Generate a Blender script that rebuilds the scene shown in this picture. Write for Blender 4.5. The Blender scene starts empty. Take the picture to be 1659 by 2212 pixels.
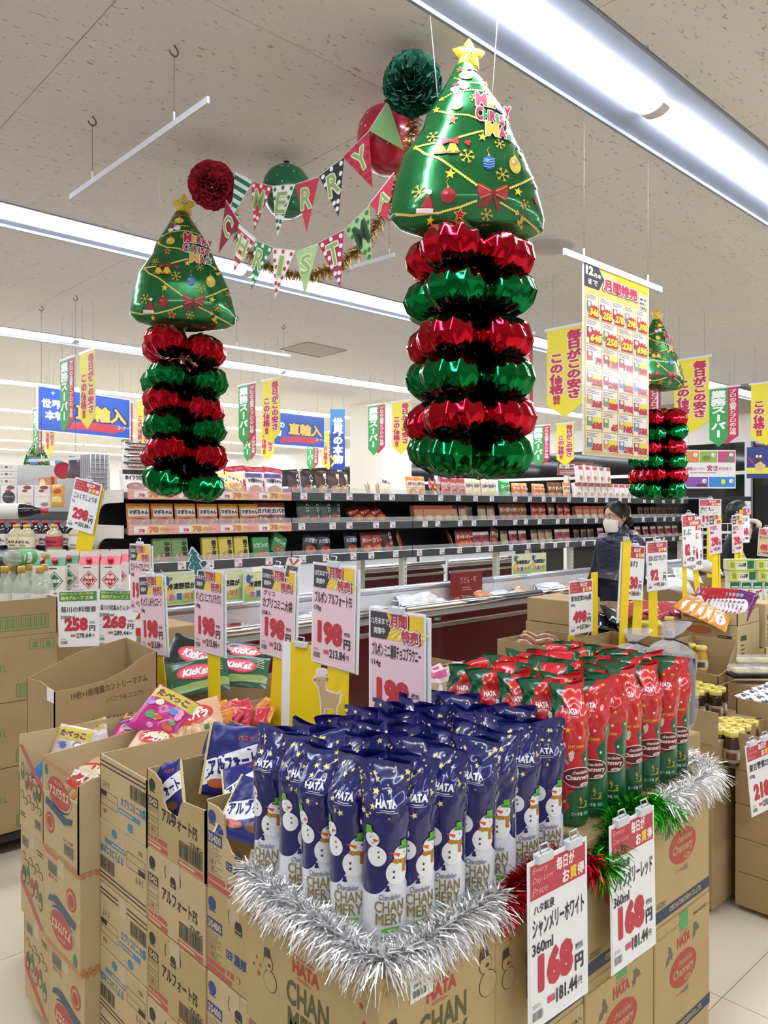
import bpy, math, random
import numpy as np
from mathutils import Vector, Matrix

S = bpy.context.scene
COL = S.collection
PI = math.pi

# ------------------------------------------------------------------ camera, world, exposure
# axes: +X runs along the lamp rows (to the right rear), +Y to the left rear, Z up, metres; the photographer stands at the origin
EYE = 1.62
YAW = math.radians(46.9)
PITCH = math.radians(-0.27)
FPX = 1680.0
cam = bpy.data.cameras.new('camera')
cam.sensor_fit = 'HORIZONTAL'
cam.sensor_width = 36.0
cam.lens = FPX / 1659 * 36.0
cam.clip_start = 0.05
cam.clip_end = 100
camo = bpy.data.objects.new('camera', cam)
camo.location = (0, 0, EYE)
camo.rotation_euler = (PI / 2 + PITCH, 0, YAW - PI / 2)
COL.objects.link(camo)
S.camera = camo
CR = camo.rotation_euler.to_matrix()

w = bpy.data.worlds.new('night')
S.world = w
w.use_nodes = True
w.node_tree.nodes['Background'].inputs[0].default_value = (0.012, 0.013, 0.018, 1)
w.node_tree.nodes['Background'].inputs[1].default_value = 1.0
S.view_settings.view_transform = 'Standard'
S.view_settings.look = 'None'
S.view_settings.exposure = 2.1
S.view_settings.gamma = 1.0
S.view_settings.use_curve_mapping = False
S.cycles.use_denoising = True
S.cycles.max_bounces = 7
S.cycles.adaptive_threshold = .02
S.cycles.diffuse_bounces = 4
S.cycles.glossy_bounces = 4
S.cycles.transparent_max_bounces = 12
S.cycles.sample_clamp_indirect = 6.0
LAMP_POWER = 11.0          # emission of the fluorescent diffusers

FWD = Vector((math.cos(YAW), math.sin(YAW), 0))
RGT = Vector((math.sin(YAW), -math.cos(YAW), 0))


def ray(px, py):
    return CR @ Vector(((px - 829.5) / FPX, -(py - 1106) / FPX, -1))


def at_d(px, py, d):
    r = ray(px, py)
    return Vector((0, 0, EYE)) + r * (d / (r.x * FWD.x + r.y * FWD.y))


def at_z(px, py, z):
    r = ray(px, py)
    return Vector((0, 0, EYE)) + r * ((z - EYE) / r.z)


def at_Y(px, py, y):
    r = ray(px, py)
    return Vector((0, 0, EYE)) + r * (y / r.y)


def at_X(px, py, x):
    r = ray(px, py)
    return Vector((0, 0, EYE)) + r * (x / r.x)


# ------------------------------------------------------------------ materials
def lin(h):
    if not isinstance(h, str):
        return tuple(h)
    h = h.lstrip('#')
    c = [int(h[i:i + 2], 16) / 255 for i in (0, 2, 4)]
    return tuple(x / 12.92 if x < .04045 else ((x + .055) / 1.055) ** 2.4 for x in c)


_mats = {}


def mat(color, rough=.5, metal=0., coat=0., var=.05, scale=30., bump=0., bscale=60., trans=0., alpha=1., emit=0., ior=1.45, stretch=None, spec=.5):
    key = (color, rough, metal, coat, var, scale, bump, bscale, trans, alpha, emit, stretch, spec)
    if key in _mats:
        return _mats[key]
    c = lin(color)
    m = bpy.data.materials.new('surface')
    m.use_nodes = True
    nt = m.node_tree
    b = nt.nodes['Principled BSDF']
    b.inputs['Base Color'].default_value = (*c, 1)
    b.inputs['Roughness'].default_value = rough
    b.inputs['Metallic'].default_value = metal
    b.inputs['Coat Weight'].default_value = coat
    b.inputs['Coat Roughness'].default_value = .06
    b.inputs['Transmission Weight'].default_value = trans
    b.inputs['Alpha'].default_value = alpha
    b.inputs['IOR'].default_value = ior
    b.inputs['Specular IOR Level'].default_value = spec
    if emit:
        b.inputs['Emission Color'].default_value = (*c, 1)
        b.inputs['Emission Strength'].default_value = emit
    if var or bump:
        tc = nt.nodes.new('ShaderNodeTexCoord')
        src = tc.outputs['Object']
        if stretch:
            mp = nt.nodes.new('ShaderNodeMapping')
            mp.inputs['Scale'].default_value = stretch
            nt.links.new(src, mp.inputs[0])
            src = mp.outputs[0]
    if var:
        n = nt.nodes.new('ShaderNodeTexNoise')
        n.inputs['Scale'].default_value = scale
        n.inputs['Detail'].default_value = 3
        nt.links.new(src, n.inputs['Vector'])
        mx = nt.nodes.new('ShaderNodeMix')
        mx.data_type = 'RGBA'
        mx.inputs['A'].default_value = (*[x * (1 - var) for x in c], 1)
        mx.inputs['B'].default_value = (*[min(1, x * (1 + var)) for x in c], 1)
        nt.links.new(n.outputs['Fac'], mx.inputs['Factor'])
        nt.links.new(mx.outputs['Result'], b.inputs['Base Color'])
    if bump:
        n2 = nt.nodes.new('ShaderNodeTexNoise')
        n2.inputs['Scale'].default_value = bscale
        n2.inputs['Detail'].default_value = 3
        nt.links.new(src, n2.inputs['Vector'])
        bp = nt.nodes.new('ShaderNodeBump')
        bp.inputs['Strength'].default_value = bump
        bp.inputs['Distance'].default_value = .01
        nt.links.new(n2.outputs['Fac'], bp.inputs['Height'])
        nt.links.new(bp.outputs[0], b.inputs['Normal'])
    _mats[key] = m
    return m


def ink(c, rough=.55):
    return mat(c, rough, var=0)


def gloss(c, rough=.22, bump=0.):
    return mat(c, rough, var=.04, scale=25, bump=bump, bscale=45)


def foil(c, rough=.14):
    return mat(c, rough, metal=1., var=.06, scale=8)


CARD = mat('#b79f6c', .8, var=.10, scale=9, bump=.06, bscale=160)
CARD2 = mat('#a88d63', .8, var=.10, scale=8, bump=.06, bscale=160)
CARD3 = mat('#c3ac80', .8, var=.08, scale=10, bump=.05, bscale=160)
CARD_IN = mat('#aa9068', .85, var=.08, scale=12, bump=.1, bscale=90)
CARD_GREY = mat('#aea08a', .85, var=.06, scale=12, bump=.1, bscale=90)
TAPE = mat('#c2ab85', .25, var=.03)
WHITE = mat('#e8e6e2', .5, var=.02)
PAPER = mat('#efedea', .55, var=.02)
CLEAR = mat('#ffffff', .08, trans=0, alpha=.16, var=0)
YELLOW = mat('#f3d417', .5, var=.03)
STEEL = mat('#c9c9c8', .28, metal=1, var=.05, scale=6, stretch=(1, 30, 30))
CHROME = mat('#dcdcdc', .15, metal=1, var=.03)
DARK = mat('#26282c', .5, var=.1)
BLACK = mat('#141416', .45, var=.1)


# ------------------------------------------------------------------ objects, labels
def tag(o, label=None, cat=None, group=None, kind=None):
    if label:
        o['label'] = label
    if cat:
        o['category'] = cat
    if group:
        o['group'] = group
    if kind:
        o['kind'] = kind
    return o


def thing(name, label, cat, loc=(0, 0, 0), rz=0., group=None, rot=None):
    o = bpy.data.objects.new(name, None)
    o.empty_display_size = .05
    COL.objects.link(o)
    o.location = loc
    o.rotation_euler = rot if rot else (0, 0, rz)
    return tag(o, label, cat, group)


def dup(root, loc=None, rz=None, label=None, group=None, rot=None):
    def cp(o, par):
        c = o.copy()
        COL.objects.link(c)
        if par:
            c.parent = par
        for k in list(o.children):
            cp(k, c)
        return c
    r = cp(root, None)
    if loc is not None:
        r.location = loc
    if rz is not None:
        r.rotation_euler = (0, 0, rz)
    if rot is not None:
        r.rotation_euler = rot
    return tag(r, label, None, group)


ORD = 'first second third fourth fifth sixth seventh eighth ninth tenth eleventh twelfth thirteenth fourteenth fifteenth sixteenth seventeenth eighteenth nineteenth twentieth'.split()


class MB:
    """collects faces and links them as ONE mesh object"""

    def __init__(s):
        s.v = []
        s.f = []
        s.m = []
        s.sm = []
        s.mats = []
        s.n = []

    def mi(s, m):
        if m not in s.mats:
            s.mats.append(m)
        return s.mats.index(m)

    def add(s, vs, fs, m, smooth=False, M=None):
        o = len(s.v)
        if M is not None:
            vs = [M @ Vector(v) for v in vs]
        s.v.extend([tuple(v) for v in vs])
        k = s.mi(m)
        for f in fs:
            s.f.append(tuple(o + i for i in f))
            s.m.append(k)
            s.sm.append(smooth)
        return s

    def box(s, lo, hi, m, M=None):
        x0, y0, z0 = lo
        x1, y1, z1 = hi
        vs = [(x0, y0, z0), (x1, y0, z0), (x1, y1, z0), (x0, y1, z0), (x0, y0, z1), (x1, y0, z1), (x1, y1, z1), (x0, y1, z1)]
        return s.add(vs, [(3, 2, 1, 0), (4, 5, 6, 7), (0, 1, 5, 4), (1, 2, 6, 5), (2, 3, 7, 6), (3, 0, 4, 7)], m, M=M)

    def bbox(s, lo, hi, m, b=.003, M=None):
        """box with chamfered edges"""
        x0, y0, z0 = lo
        x1, y1, z1 = hi
        r = []
        for z, i in ((z0, b), (z0 + b, 0), (z1 - b, 0), (z1, b)):
            r += [(x0 + i + b, y0 + i, z), (x1 - i - b, y0 + i, z), (x1 - i, y0 + i + b, z), (x1 - i, y1 - i - b, z),
                  (x1 - i - b, y1 - i, z), (x0 + i + b, y1 - i, z), (x0 + i, y1 - i - b, z), (x0 + i, y0 + i + b, z)]
        fs = [tuple(range(7, -1, -1)), tuple(range(24, 32))]
        for k in range(3):
            for i in range(8):
                j = (i + 1) % 8
                fs.append((k * 8 + i, k * 8 + j, k * 8 + 8 + j, k * 8 + 8 + i))
        return s.add(r, fs, m, M=M)

    def prism(s, pts, o, u, v, t, m, smooth=False):
        """polygon pts in plane o,u,v pushed along u x v by t"""
        o, u, v = Vector(o), Vector(u), Vector(v)
        n = u.cross(v).normalized() * t
        a = [o + u * p[0] + v * p[1] for p in pts]
        k = len(pts)
        fs = [tuple(range(k - 1, -1, -1)), tuple(range(k, 2 * k))] + [(i, (i + 1) % k, k + (i + 1) % k, k + i) for i in range(k)]
        return s.add(a + [p + n for p in a], fs, m, smooth)

    def tube(s, pts, r, m, n=6, closed=False, smooth=True, cap=True):
        pts = [Vector(p) for p in pts]
        rs = r if isinstance(r, (list, tuple)) else [r] * len(pts)
        vs = []
        up = Vector((0.13, .31, .94))
        for i, p in enumerate(pts):
            t = (pts[min(i + 1, len(pts) - 1)] - pts[max(i - 1, 0)])
            t = t.normalized() if t.length > 1e-9 else Vector((0, 0, 1))
            a = t.cross(up)
            if a.length < .2:
                a = t.cross(Vector((1, .2, 0)))
            a.normalize()
            b = t.cross(a)
            for k in range(n):
                th = 2 * PI * k / n
                vs.append(p + (a * math.cos(th) + b * math.sin(th)) * rs[i])
        fs = []
        for i in range(len(pts) - 1):
            for k in range(n):
                fs.append((i * n + k, i * n + (k + 1) % n, (i + 1) * n + (k + 1) % n, (i + 1) * n + k))
        if cap:
            fs.append(tuple(range(n - 1, -1, -1)))
            fs.append(tuple(range((len(pts) - 1) * n, len(pts) * n)))
        return s.add(vs, fs, m, smooth)

    def lathe(s, prof, m, n=16, M=None, smooth=True, cap=True):
        vs = []
        for r, z in prof:
            for k in range(n):
                th = 2 * PI * k / n
                vs.append((r * math.cos(th), r * math.sin(th), z))
        fs = []
        L = len(prof)
        for i in range(L - 1):
            for k in range(n):
                fs.append((i * n + k, i * n + (k + 1) % n, (i + 1) * n + (k + 1) % n, (i + 1) * n + k))
        if cap:
            if prof[0][0] > 1e-5:
                fs.append(tuple(range(n - 1, -1, -1)))
            if prof[-1][0] > 1e-5:
                fs.append(tuple(range((L - 1) * n, L * n)))
        return s.add(vs, fs, m, smooth, M)

    def grid(s, P, m, smooth=True, wrap=False):
        """P: (rows, cols, 3) array"""
        P = np.asarray(P)
        a, b = P.shape[:2]
        fs = []
        for i in range(a - 1):
            for j in range(b if wrap else b - 1):
                fs.append((i * b + j, i * b + (j + 1) % b, (i + 1) * b + (j + 1) % b, (i + 1) * b + j))
        return s.add(P.reshape(-1, 3), fs, m, smooth)

    def mesh(s, name):
        me = bpy.data.meshes.new(name)
        me.from_pydata(s.v, [], s.f)
        for m in s.mats:
            me.materials.append(m)
        me.polygons.foreach_set('material_index', s.m)
        me.polygons.foreach_set('use_smooth', s.sm)
        me.update()
        if s.n:
            me.polygons.foreach_set('use_smooth', [True] * len(me.polygons))
            me.normals_split_custom_set_from_vertices(s.n)
        return me

    def build(s, name, parent=None, loc=None, rz=None):
        return put(name, s.mesh(name), parent, loc, rz)


def put(name, me, parent=None, loc=None, rz=None, rot=None):
    o = bpy.data.objects.new(name, me)
    COL.objects.link(o)
    if parent:
        o.parent = parent
    if loc is not None:
        o.location = loc
    if rz is not None:
        o.rotation_euler = (0, 0, rz)
    if rot is not None:
        o.rotation_euler = rot
    return o


# ------------------------------------------------------------------ lettering and flat print
_txt = {}


def glyphs(s, bold=0., res=2):
    key = (s, bold, res)
    if key in _txt:
        return _txt[key]
    cu = bpy.data.curves.new('lettering', 'FONT')
    cu.body = s
    cu.resolution_u = res
    cu.offset = bold
    ob = bpy.data.objects.new('lettering', cu)
    COL.objects.link(ob)
    dg = bpy.context.evaluated_depsgraph_get()
    ev = ob.evaluated_get(dg)
    me = ev.to_mesh()
    v = np.array([x.co[:2] for x in me.vertices]).reshape(-1, 2)
    f = [tuple(p.vertices) for p in me.polygons]
    ev.to_mesh_clear()
    bpy.data.objects.remove(ob)
    bpy.data.curves.remove(cu)
    _txt[key] = (v, f)
    return v, f


class Page:
    """a flat print: shapes in page units, x to the right, y DOWN from the top left corner"""

    def __init__(s, W, H):
        s.W, s.H = W, H
        s.L = []
        s.lay = 0

    def up(s):
        s.lay += 1
        return s

    def shape(s, pts, faces, c, lay=None):
        s.L.append((np.asarray(pts, float), faces, c, s.lay if lay is None else lay))
        return s

    def poly(s, pts, c, lay=None):
        return s.shape(pts, [tuple(range(len(pts)))], c, lay)

    def rect(s, x, y, w, h, c, lay=None):
        return s.poly([(x, y + h), (x + w, y + h), (x + w, y), (x, y)], c, lay)

    def ell(s, x, y, rx, ry, c, n=20, lay=None, rot=0.):
        p = []
        for k in range(n):
            a = -2 * PI * k / n
            dx, dy = rx * math.cos(a), ry * math.sin(a)
            p.append((x + dx * math.cos(rot) - dy * math.sin(rot), y + dx * math.sin(rot) + dy * math.cos(rot)))
        return s.shape([(x, y)] + p, [(0, 1 + k, 1 + (k + 1) % n) for k in range(n)], c, lay)

    def star(s, x, y, r, c, n=5, inner=.42, rot=0., lay=None):
        p = []
        for k in range(2 * n):
            a = -PI / 2 + rot - PI * k / n
            q = r if k % 2 == 0 else r * inner
            p.append((x + q * math.cos(a), y + q * math.sin(a)))
        return s.shape([(x, y)] + p, [(0, 1 + k, 1 + (k + 1) % (2 * n)) for k in range(2 * n)], c, lay)

    def line(s, pts, wd, c, lay=None):
        for (a, b), (x, y) in zip(pts[:-1], pts[1:]):
            d = math.hypot(x - a, y - b) or 1e-9
            nx, ny = -(y - b) / d * wd / 2, (x - a) / d * wd / 2
            s.poly([(a + nx, b + ny), (x + nx, y + ny), (x - nx, y - ny), (a - nx, b - ny)], c, lay)
        return s

    def text(s, t, x, y, h, c, w=None, bold=.015, al='l', rot=0., lay=None, maxw=None, sh=0.):
        """bounding box h tall with its top at y; w squeezes; al l/c/r"""
        if not t:
            return s
        heavy = bold
        if bold > .018 and (max(map(ord, t)) > 0x2000 or bold > .036):
            bold = .010 if max(map(ord, t)) > 0x2000 else .03          # heavier strokes come from shifted copies, so the counters of 6, 8, 9 stay open
        v, f = glyphs(t, bold)
        if not len(v):
            return s
        if heavy > bold:
            q = heavy - bold
            for k in range(9 if q > .05 else 6):
                an = 2 * PI * k / (9 if q > .05 else 6)
                s._glyph(v + q * np.array([math.cos(an), math.sin(an)]), f, v, q, x, y, h, c, w, al, rot, lay, maxw, sh)
            return s._glyph(v, f, v, q, x, y, h, c, w, al, rot, lay, maxw, sh)
        return s._glyph(v, f, v, 0, x, y, h, c, w, al, rot, lay, maxw, sh)

    def _glyph(s, v, f, v0, q, x, y, h, c, w, al, rot, lay, maxw, sh):
        lo, hi = v0.min(0) - q, v0.max(0) + q
        sc = h / max(hi[1] - lo[1], 1e-6)
        W = (hi[0] - lo[0]) * sc
        kx = sc if w is None else w / max(hi[0] - lo[0], 1e-6)
        if maxw and W > maxw and w is None:
            kx = maxw / (hi[0] - lo[0])
        W = (hi[0] - lo[0]) * kx
        X = (v[:, 0] - lo[0]) * kx
        Y = (hi[1] - v[:, 1]) * sc
        X = X + (h - Y) * sh
        x0 = {'l': 0, 'c': -W / 2, 'r': -W}[al]
        X = X + x0
        if rot:
            X, Y = X * math.cos(rot) - Y * math.sin(rot), X * math.sin(rot) + Y * math.cos(rot)
        return s.shape(np.stack([X + x, Y + y], 1), f, c, lay)

    def vtext(s, t, x, y, w, h, c, bold=.03, lay=None):
        """vertical writing centred on x from y to y+h"""
        k = h / len(t)
        for i, ch in enumerate(t):
            v, f = glyphs(ch, min(bold, .01))
            if not len(v):
                continue
            lo, hi = v.min(0), v.max(0)
            p0 = np.stack([v[:, 0] - (lo[0] + hi[0]) / 2, -(v[:, 1] - (lo[1] + hi[1]) / 2)], 1)
            if ch in 'ー':
                p0 = np.stack([-p0[:, 1], p0[:, 0]], 1)
            q = bold - .01
            sh_ = [(0, 0)] + ([(q * math.cos(2 * PI * j / 8), q * math.sin(2 * PI * j / 8)) for j in range(8)] if q > .005 else [])
            for dx, dy in sh_:
                p = (p0 + np.array([dx, dy])) * np.array([w, k])
                s.shape(p + np.array([x, y + k * (i + .5)]), f, c, lay)
        return s

    def outl(s, t, x, y, h, c, co, t1=.02, t2=.07, **kw):
        """lettering with an outline of another colour under it"""
        w = kw.pop('w', None)
        if w is None:
            v, f = glyphs(t, t1)
            w = (v[:, 0].max() - v[:, 0].min()) * h / (v[:, 1].max() - v[:, 1].min())
            mw = kw.pop('maxw', None)
            if mw:
                w = min(w, mw)
        g = h * (t2 - t1) * 1.1
        x0 = {'l': x, 'c': x - w / 2, 'r': x - w}[kw.pop('al', 'l')]
        l0 = s.lay
        s.text(t, x0 - g, y - g, h + 2 * g, co, w=w + 2 * g, bold=t2, lay=l0, **kw)
        s.text(t, x0, y, h, c, w=w, bold=t1, lay=l0 + 1, **kw)
        return s

    def bars(s, x, y, w, h, c, n=18, seed=1):
        r = random.Random(seed)
        k = w / n
        for i in range(n):
            s.rect(x + i * k, y, k * r.choice((.35, .55, .75)), h, c)
        return s

    def fine(s, x, y, w, n, c, dy, hh=None, seed=3):
        """lines of print too small to read"""
        r = random.Random(seed)
        for i in range(n):
            s.rect(x, y + i * dy, w * r.uniform(.6, 1), hh or dy * .35, c)
        return s

    # mapping -----------------------------------------------------------
    def mesh(s, name, fn, eps=.0004, rough=.55, sub=None, normal=None, mfn=None):
        b = MB()
        nL = max(1, len(s.L))
        for i_, (pts, faces, c, lay) in enumerate(s.L):
            m = mfn(c) if mfn else (c if isinstance(c, bpy.types.Material) else ink(c, rough))
            pts = [tuple(p) for p in pts]
            fs = faces
            if sub:
                pts, fs = subdiv(pts, faces, sub)
            P2 = np.asarray(pts, float)
            fs = [f if sum(P2[f[i - 1]][0] * P2[f[i]][1] - P2[f[i]][0] * P2[f[i - 1]][1] for i in range(len(f))) <= 0 else tuple(reversed(f)) for f in fs]
            off = eps * (1 + lay + .75 * i_ / nL)
            vs = fn(np.asarray(pts), off)
            b.add(vs, fs, m)
            if normal is not None:
                b.n.extend([tuple(q) for q in normal(np.asarray(pts))])
        return b.mesh(name)

    def on(s, name, parent, o, u, v, eps=.0004, rough=.55, size=None, flip=True):
        """flat on the plane with top left corner o; u to the right, v downwards (full page size vectors)"""
        o, u, v = np.array(o, float), np.array(u, float), np.array(v, float)
        n = np.cross(v, u)
        n /= np.linalg.norm(n)

        def fn(p, off):
            return o + p[:, :1] / s.W * u + p[:, 1:] / s.H * v + n * off
        return put(name, s.mesh(name, fn, eps, rough), parent)


def subdiv(pts, faces, mx):
    pts = [tuple(p) for p in pts]
    out = []
    st = []
    for f in faces:
        for i in range(1, len(f) - 1):
            st.append((f[0], f[i], f[i + 1]))
    mid = {}

    def mp(a, b):
        k = (min(a, b), max(a, b))
        if k not in mid:
            mid[k] = len(pts)
            pts.append(((pts[a][0] + pts[b][0]) / 2, (pts[a][1] + pts[b][1]) / 2))
        return mid[k]

    def ln(a, b):
        return math.hypot(pts[a][0] - pts[b][0], pts[a][1] - pts[b][1])
    while st:
        a, b, c = st.pop()
        l = [(ln(a, b), a, b, c), (ln(b, c), b, c, a), (ln(c, a), c, a, b)]
        q = max(l)
        if q[0] <= mx:
            out.append((a, b, c))
        else:
            _, a, b, c = q
            m = mp(a, b)
            st.append((a, m, c))
            st.append((m, b, c))
    return pts, out
# ------------------------------------------------------------------ the room
CEIL = 3.2
X0, X1, Y0, Y1 = -3.2, 13.5, -3.6, 24.0


def ceiling_mat():
    m = bpy.data.materials.new('rock_wool_board')
    m.use_nodes = True
    nt = m.node_tree
    b = nt.nodes['Principled BSDF']
    b.inputs['Roughness'].default_value = .9
    g = nt.nodes.new('ShaderNodeNewGeometry')
    mp = nt.nodes.new('ShaderNodeMapping')
    mp.inputs['Scale'].default_value = (26, 70, 1)
    mp.inputs['Rotation'].default_value = (0, 0, .25)
    n = nt.nodes.new('ShaderNodeTexNoise')
    n.inputs['Scale'].default_value = 1.0
    n.inputs['Detail'].default_value = 2.5
    n.inputs['Distortion'].default_value = .6
    r = nt.nodes.new('ShaderNodeMapRange')
    r.inputs['From Min'].default_value = .645
    r.inputs['From Max'].default_value = .70
    mx = nt.nodes.new('ShaderNodeMix')
    mx.data_type = 'RGBA'
    mx.inputs['A'].default_value = (*lin('#e9e6e1'), 1)
    mx.inputs['B'].default_value = (*lin('#b3aea7'), 1)
    nt.links.new(g.outputs['Position'], mp.inputs[0])
    nt.links.new(mp.outputs[0], n.inputs['Vector'])
    nt.links.new(n.outputs['Fac'], r.inputs['Value'])
    nt.links.new(r.outputs['Result'], mx.inputs['Factor'])
    nt.links.new(mx.outputs['Result'], b.inputs['Base Color'])
    bp = nt.nodes.new('ShaderNodeBump')
    bp.inputs['Strength'].default_value = .5
    bp.inputs['Distance'].default_value = .004
    bp.invert = True
    nt.links.new(r.outputs['Result'], bp.inputs['Height'])
    nt.links.new(bp.outputs[0], b.inputs['Normal'])
    return m


CEILM = ceiling_mat()
TILEM = mat('#d8cdb4', .3, var=.05, scale=3, bump=.01)
WALLM = mat('#e6e3dc', .7, var=.03, scale=4)
PAINT = mat('#d8d8d6', .45, var=.03, scale=5)


def struct(o, label=None):
    o['kind'] = 'structure'
    if label:
        o['label'] = label
    return o


# floor: sub-floor slab (the joints) and the tiles proud of it
fl = struct(MB().box((X0, Y0, -.1), (X1, Y1, -.004), mat('#8f887c', .8)).build('floor'), 'cream tiled shop floor with thin grey joints')
T = .62
tm = MB().bbox((.0015, .0015, -.006), (T - .0015, T - .0015, 0), TILEM, .001).mesh('tile')
for i in range(-2, 10):
    for j in range(-3, 9):
        put('tile', tm, fl, (2.573 - 2 * T + i * T, 1.111 - T + j * T, 0))
# plain floor beyond
MB().box((2.573 - 4 * T, 1.111 + 8 * T, -.01), (X1, Y1, 0), TILEM).build('floor_surface', fl)
MB().box((2.573 + 8 * T, Y0, -.01), (X1, 1.111 + 8 * T, 0), TILEM).build('floor_surface', fl)

LX = [2.9 + 2.4 * k for k in range(-2, 5)]
LY = [1.53 + 2.93 * k for k in range(-1, 8)]
ce = struct(MB().box((X0, Y0, CEIL + .03), (X1, Y1, CEIL + .1), mat('#b5afa6', .9)).build('ceiling'), 'grey white ceiling of speckled square boards')
_pm = {}
for k, ly in enumerate(LY):
    rows = [(ly + .19, ly + .62), (ly + .62, ly + 1.74), (ly + 1.74, ly + 2.74)]
    for a, b in rows:
        if ly > 12:
            MB().box((X0, a, CEIL), (X1, b, CEIL + .03), CEILM).build('ceiling_board', ce)
            continue
        i = -4
        while 1.05 + 1.13 * i < X1:
            xa, xb = 1.05 + 1.13 * i, 1.05 + 1.13 * (i + 1)
            i += 1
            if xb < .28 * a - 1.5 or xa > 8 + a * .6:
                continue
            q = round(b - a, 3)
            if q not in _pm:
                _pm[q] = MB().bbox((.0012, .0012, 0), (1.13 - .0012, q - .0012, .03), CEILM, .0015).mesh('ceiling_panel')
            put('ceiling_panel', _pm[q], ce, (xa, a, CEIL))

# lamps: a shallow white tray with one long diffuser and end caps
TRAY = mat('#8d94a3', .4, var=.02)
LAMP = mat('#eef3ff', .4, emit=LAMP_POWER, var=0)


def lamp_parts(L):
    t = MB()
    t.box((0, -.19, .012), (L, .19, .03), TRAY)
    t.box((0, -.19, -.004), (L, -.178, .03), TRAY)
    t.box((0, .178, -.004), (L, .19, .03), TRAY)
    d = MB()
    n = 8
    P = []
    for x in (.03, L - .03):
        P.append([(x, -.052 * math.cos(PI * k / n), .006 - .022 * math.sin(PI * k / n)) for k in range(n + 1)])
    d.grid(P, LAMP)
    c = MB()
    c.grid([[(q, -.054 * math.cos(PI * k / n), .006 - .025 * math.sin(PI * k / n)) for k in range(n + 1)] for q in (0, .03)], PAINT)
    return t.mesh('tray'), d.mesh('diffuser'), c.mesh('end_cap')


_lp = lamp_parts(2.4)
for k, ly in enumerate(LY):
    for lx in LX:
        if lx + 2.4 < .28 * ly - 2.6 or (lx > 9 + .5 * ly):
            continue
        row = 'front lamp row' if k == 1 else ('lamp row behind the photographer' if k == 0 else f'{ORD[k - 1]} lamp row from the front')
        col = ORD[LX.index(lx)]
        t = thing('ceiling_light', f'white tube lamp, {col} from the left in the {row}', 'lamp', (lx, ly, CEIL), 0, 'ceiling lamp rows')
        put('tray', _lp[0], t)
        put('diffuser', _lp[1], t)
        put('end_cap', _lp[2], t)
        put('end_cap', _lp[2], t, (2.37, 0, 0))

# walls
struct(MB().box((X0, Y1, 0), (X1, Y1 + .15, CEIL + .03), WALLM).build('wall_back'))
struct(MB().box((X0 - .15, Y0, 0), (X0, Y1, CEIL + .03), WALLM).build('wall_left'))
struct(MB().box((X0, Y0 - .15, 0), (X1, Y0, CEIL + .03), WALLM).build('wall_front'))
# wall with the night windows
wr = MB()
wr.box((X1, Y0, 0), (X1 + .15, Y1, .25), WALLM)
wr.box((X1, Y0, 2.75), (X1 + .15, Y1, CEIL + .03), WALLM)
struct(wr.build('wall_right'))
GLASS = mat('#05060a', .06, var=0, spec=.6)
FRAME = mat('#d5d6d6', .35, var=.03)
k = 0
y = Y0
while y < Y1 - 1:
    k += 1
    wn = struct(MB().box((X1 + .06, y + .05, .25), (X1 + .07, y + 1.75, 2.75), GLASS).build(f'window_{k}'), 'tall shop window with black night outside')
    f = MB()
    f.box((X1 - .03, y - .05, .25), (X1 + .12, y + .05, 2.75), FRAME)
    f.box((X1, y + .05, 2.2), (X1 + .1, y + 1.75, 2.26), FRAME)
    f.box((X1, y + .05, .25), (X1 + .1, y + 1.75, .3), FRAME)
    f.build('window_frame', wn)
    y += 1.8
# square column
c0 = at_d(803, 1100, 11.6)
cl = MB()
cl.bbox((c0.x - .05, c0.y - .3, 0), (c0.x + .55, c0.y + .45, CEIL + .03), mat('#e4ddd0', .6, var=.02), .01)
struct(cl.build('column'), 'square cream column in the middle of the shop')
# ------------------------------------------------------------------ wrapped bottles
BH = 325.0   # bag height, mm
BR = 43.0    # bag radius, mm


def bag_surface(phi, t, seed):
    """phi around (0 = front), t height in mm -> points in metres"""
    r = random.Random(seed)
    phi = np.asarray(phi, float)
    v = np.asarray(t, float) / BH

    def ramp(a, b):
        x = np.clip((v - a) / (b - a), 0, 1)
        return x * x * (3 - 2 * x)
    a = 34 + 7 * ramp(0, .05) + 5 * ramp(.5, .72) - 4.0 * ramp(.76, .86) + 9 * ramp(.88, 1)
    b = 34 + 7 * ramp(0, .05) + 2 * ramp(.55, .7) - 20 * ramp(.74, .88) - 18 * ramp(.86, 1)
    amp = .5 + 7.0 * ramp(.5, .82)
    n = 0
    for k in range(7):
        k1 = r.choice((1, 2, 3, 3, 4, 5)) * r.choice((-1, 1))
        k2 = r.uniform(4, 17)
        n = n + (np.abs(np.sin(k1 * phi / 1.0 + k2 * v + r.uniform(0, 6))) - .64) * r.uniform(.25, .6)
    rr = n * amp * .75
    al = r.uniform(-.6, .6)                    # the mouth is pressed flat along its own direction
    q = ramp(.6, .8)
    fold = (np.abs(np.sin(6 * phi + 23 * v + r.uniform(0, 6))) - .6) * 2.6 * q + (np.abs(np.sin(-4 * phi + 31 * v + r.uniform(0, 6))) - .6) * 2.8 * q
    rr = rr + fold
    xa = (a + rr) * np.sin(phi - al)
    ya = -(b + rr * (b / np.maximum(a, 1))) * np.cos(phi - al)
    x = xa * math.cos(al) - ya * math.sin(al)
    y = xa * math.sin(al) + ya * math.cos(al)
    z = v * BH
    # the bag mouth leans over and its seal runs uneven
    lean = r.uniform(-16, 16) if seed % 3 else r.uniform(-24, -8)
    side = r.uniform(-12, 12)
    q = ramp(.76, 1.0)
    y = y + lean * q
    x = x + side * q
    z = z - q * (abs(lean) * .25 + 7 * np.abs(np.sin(phi * 1.0 + r.uniform(0, 3))) + 5 * np.sin(2 * phi + r.uniform(0, 6)))
    return np.stack([x, y, z], -1) / 1000


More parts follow.
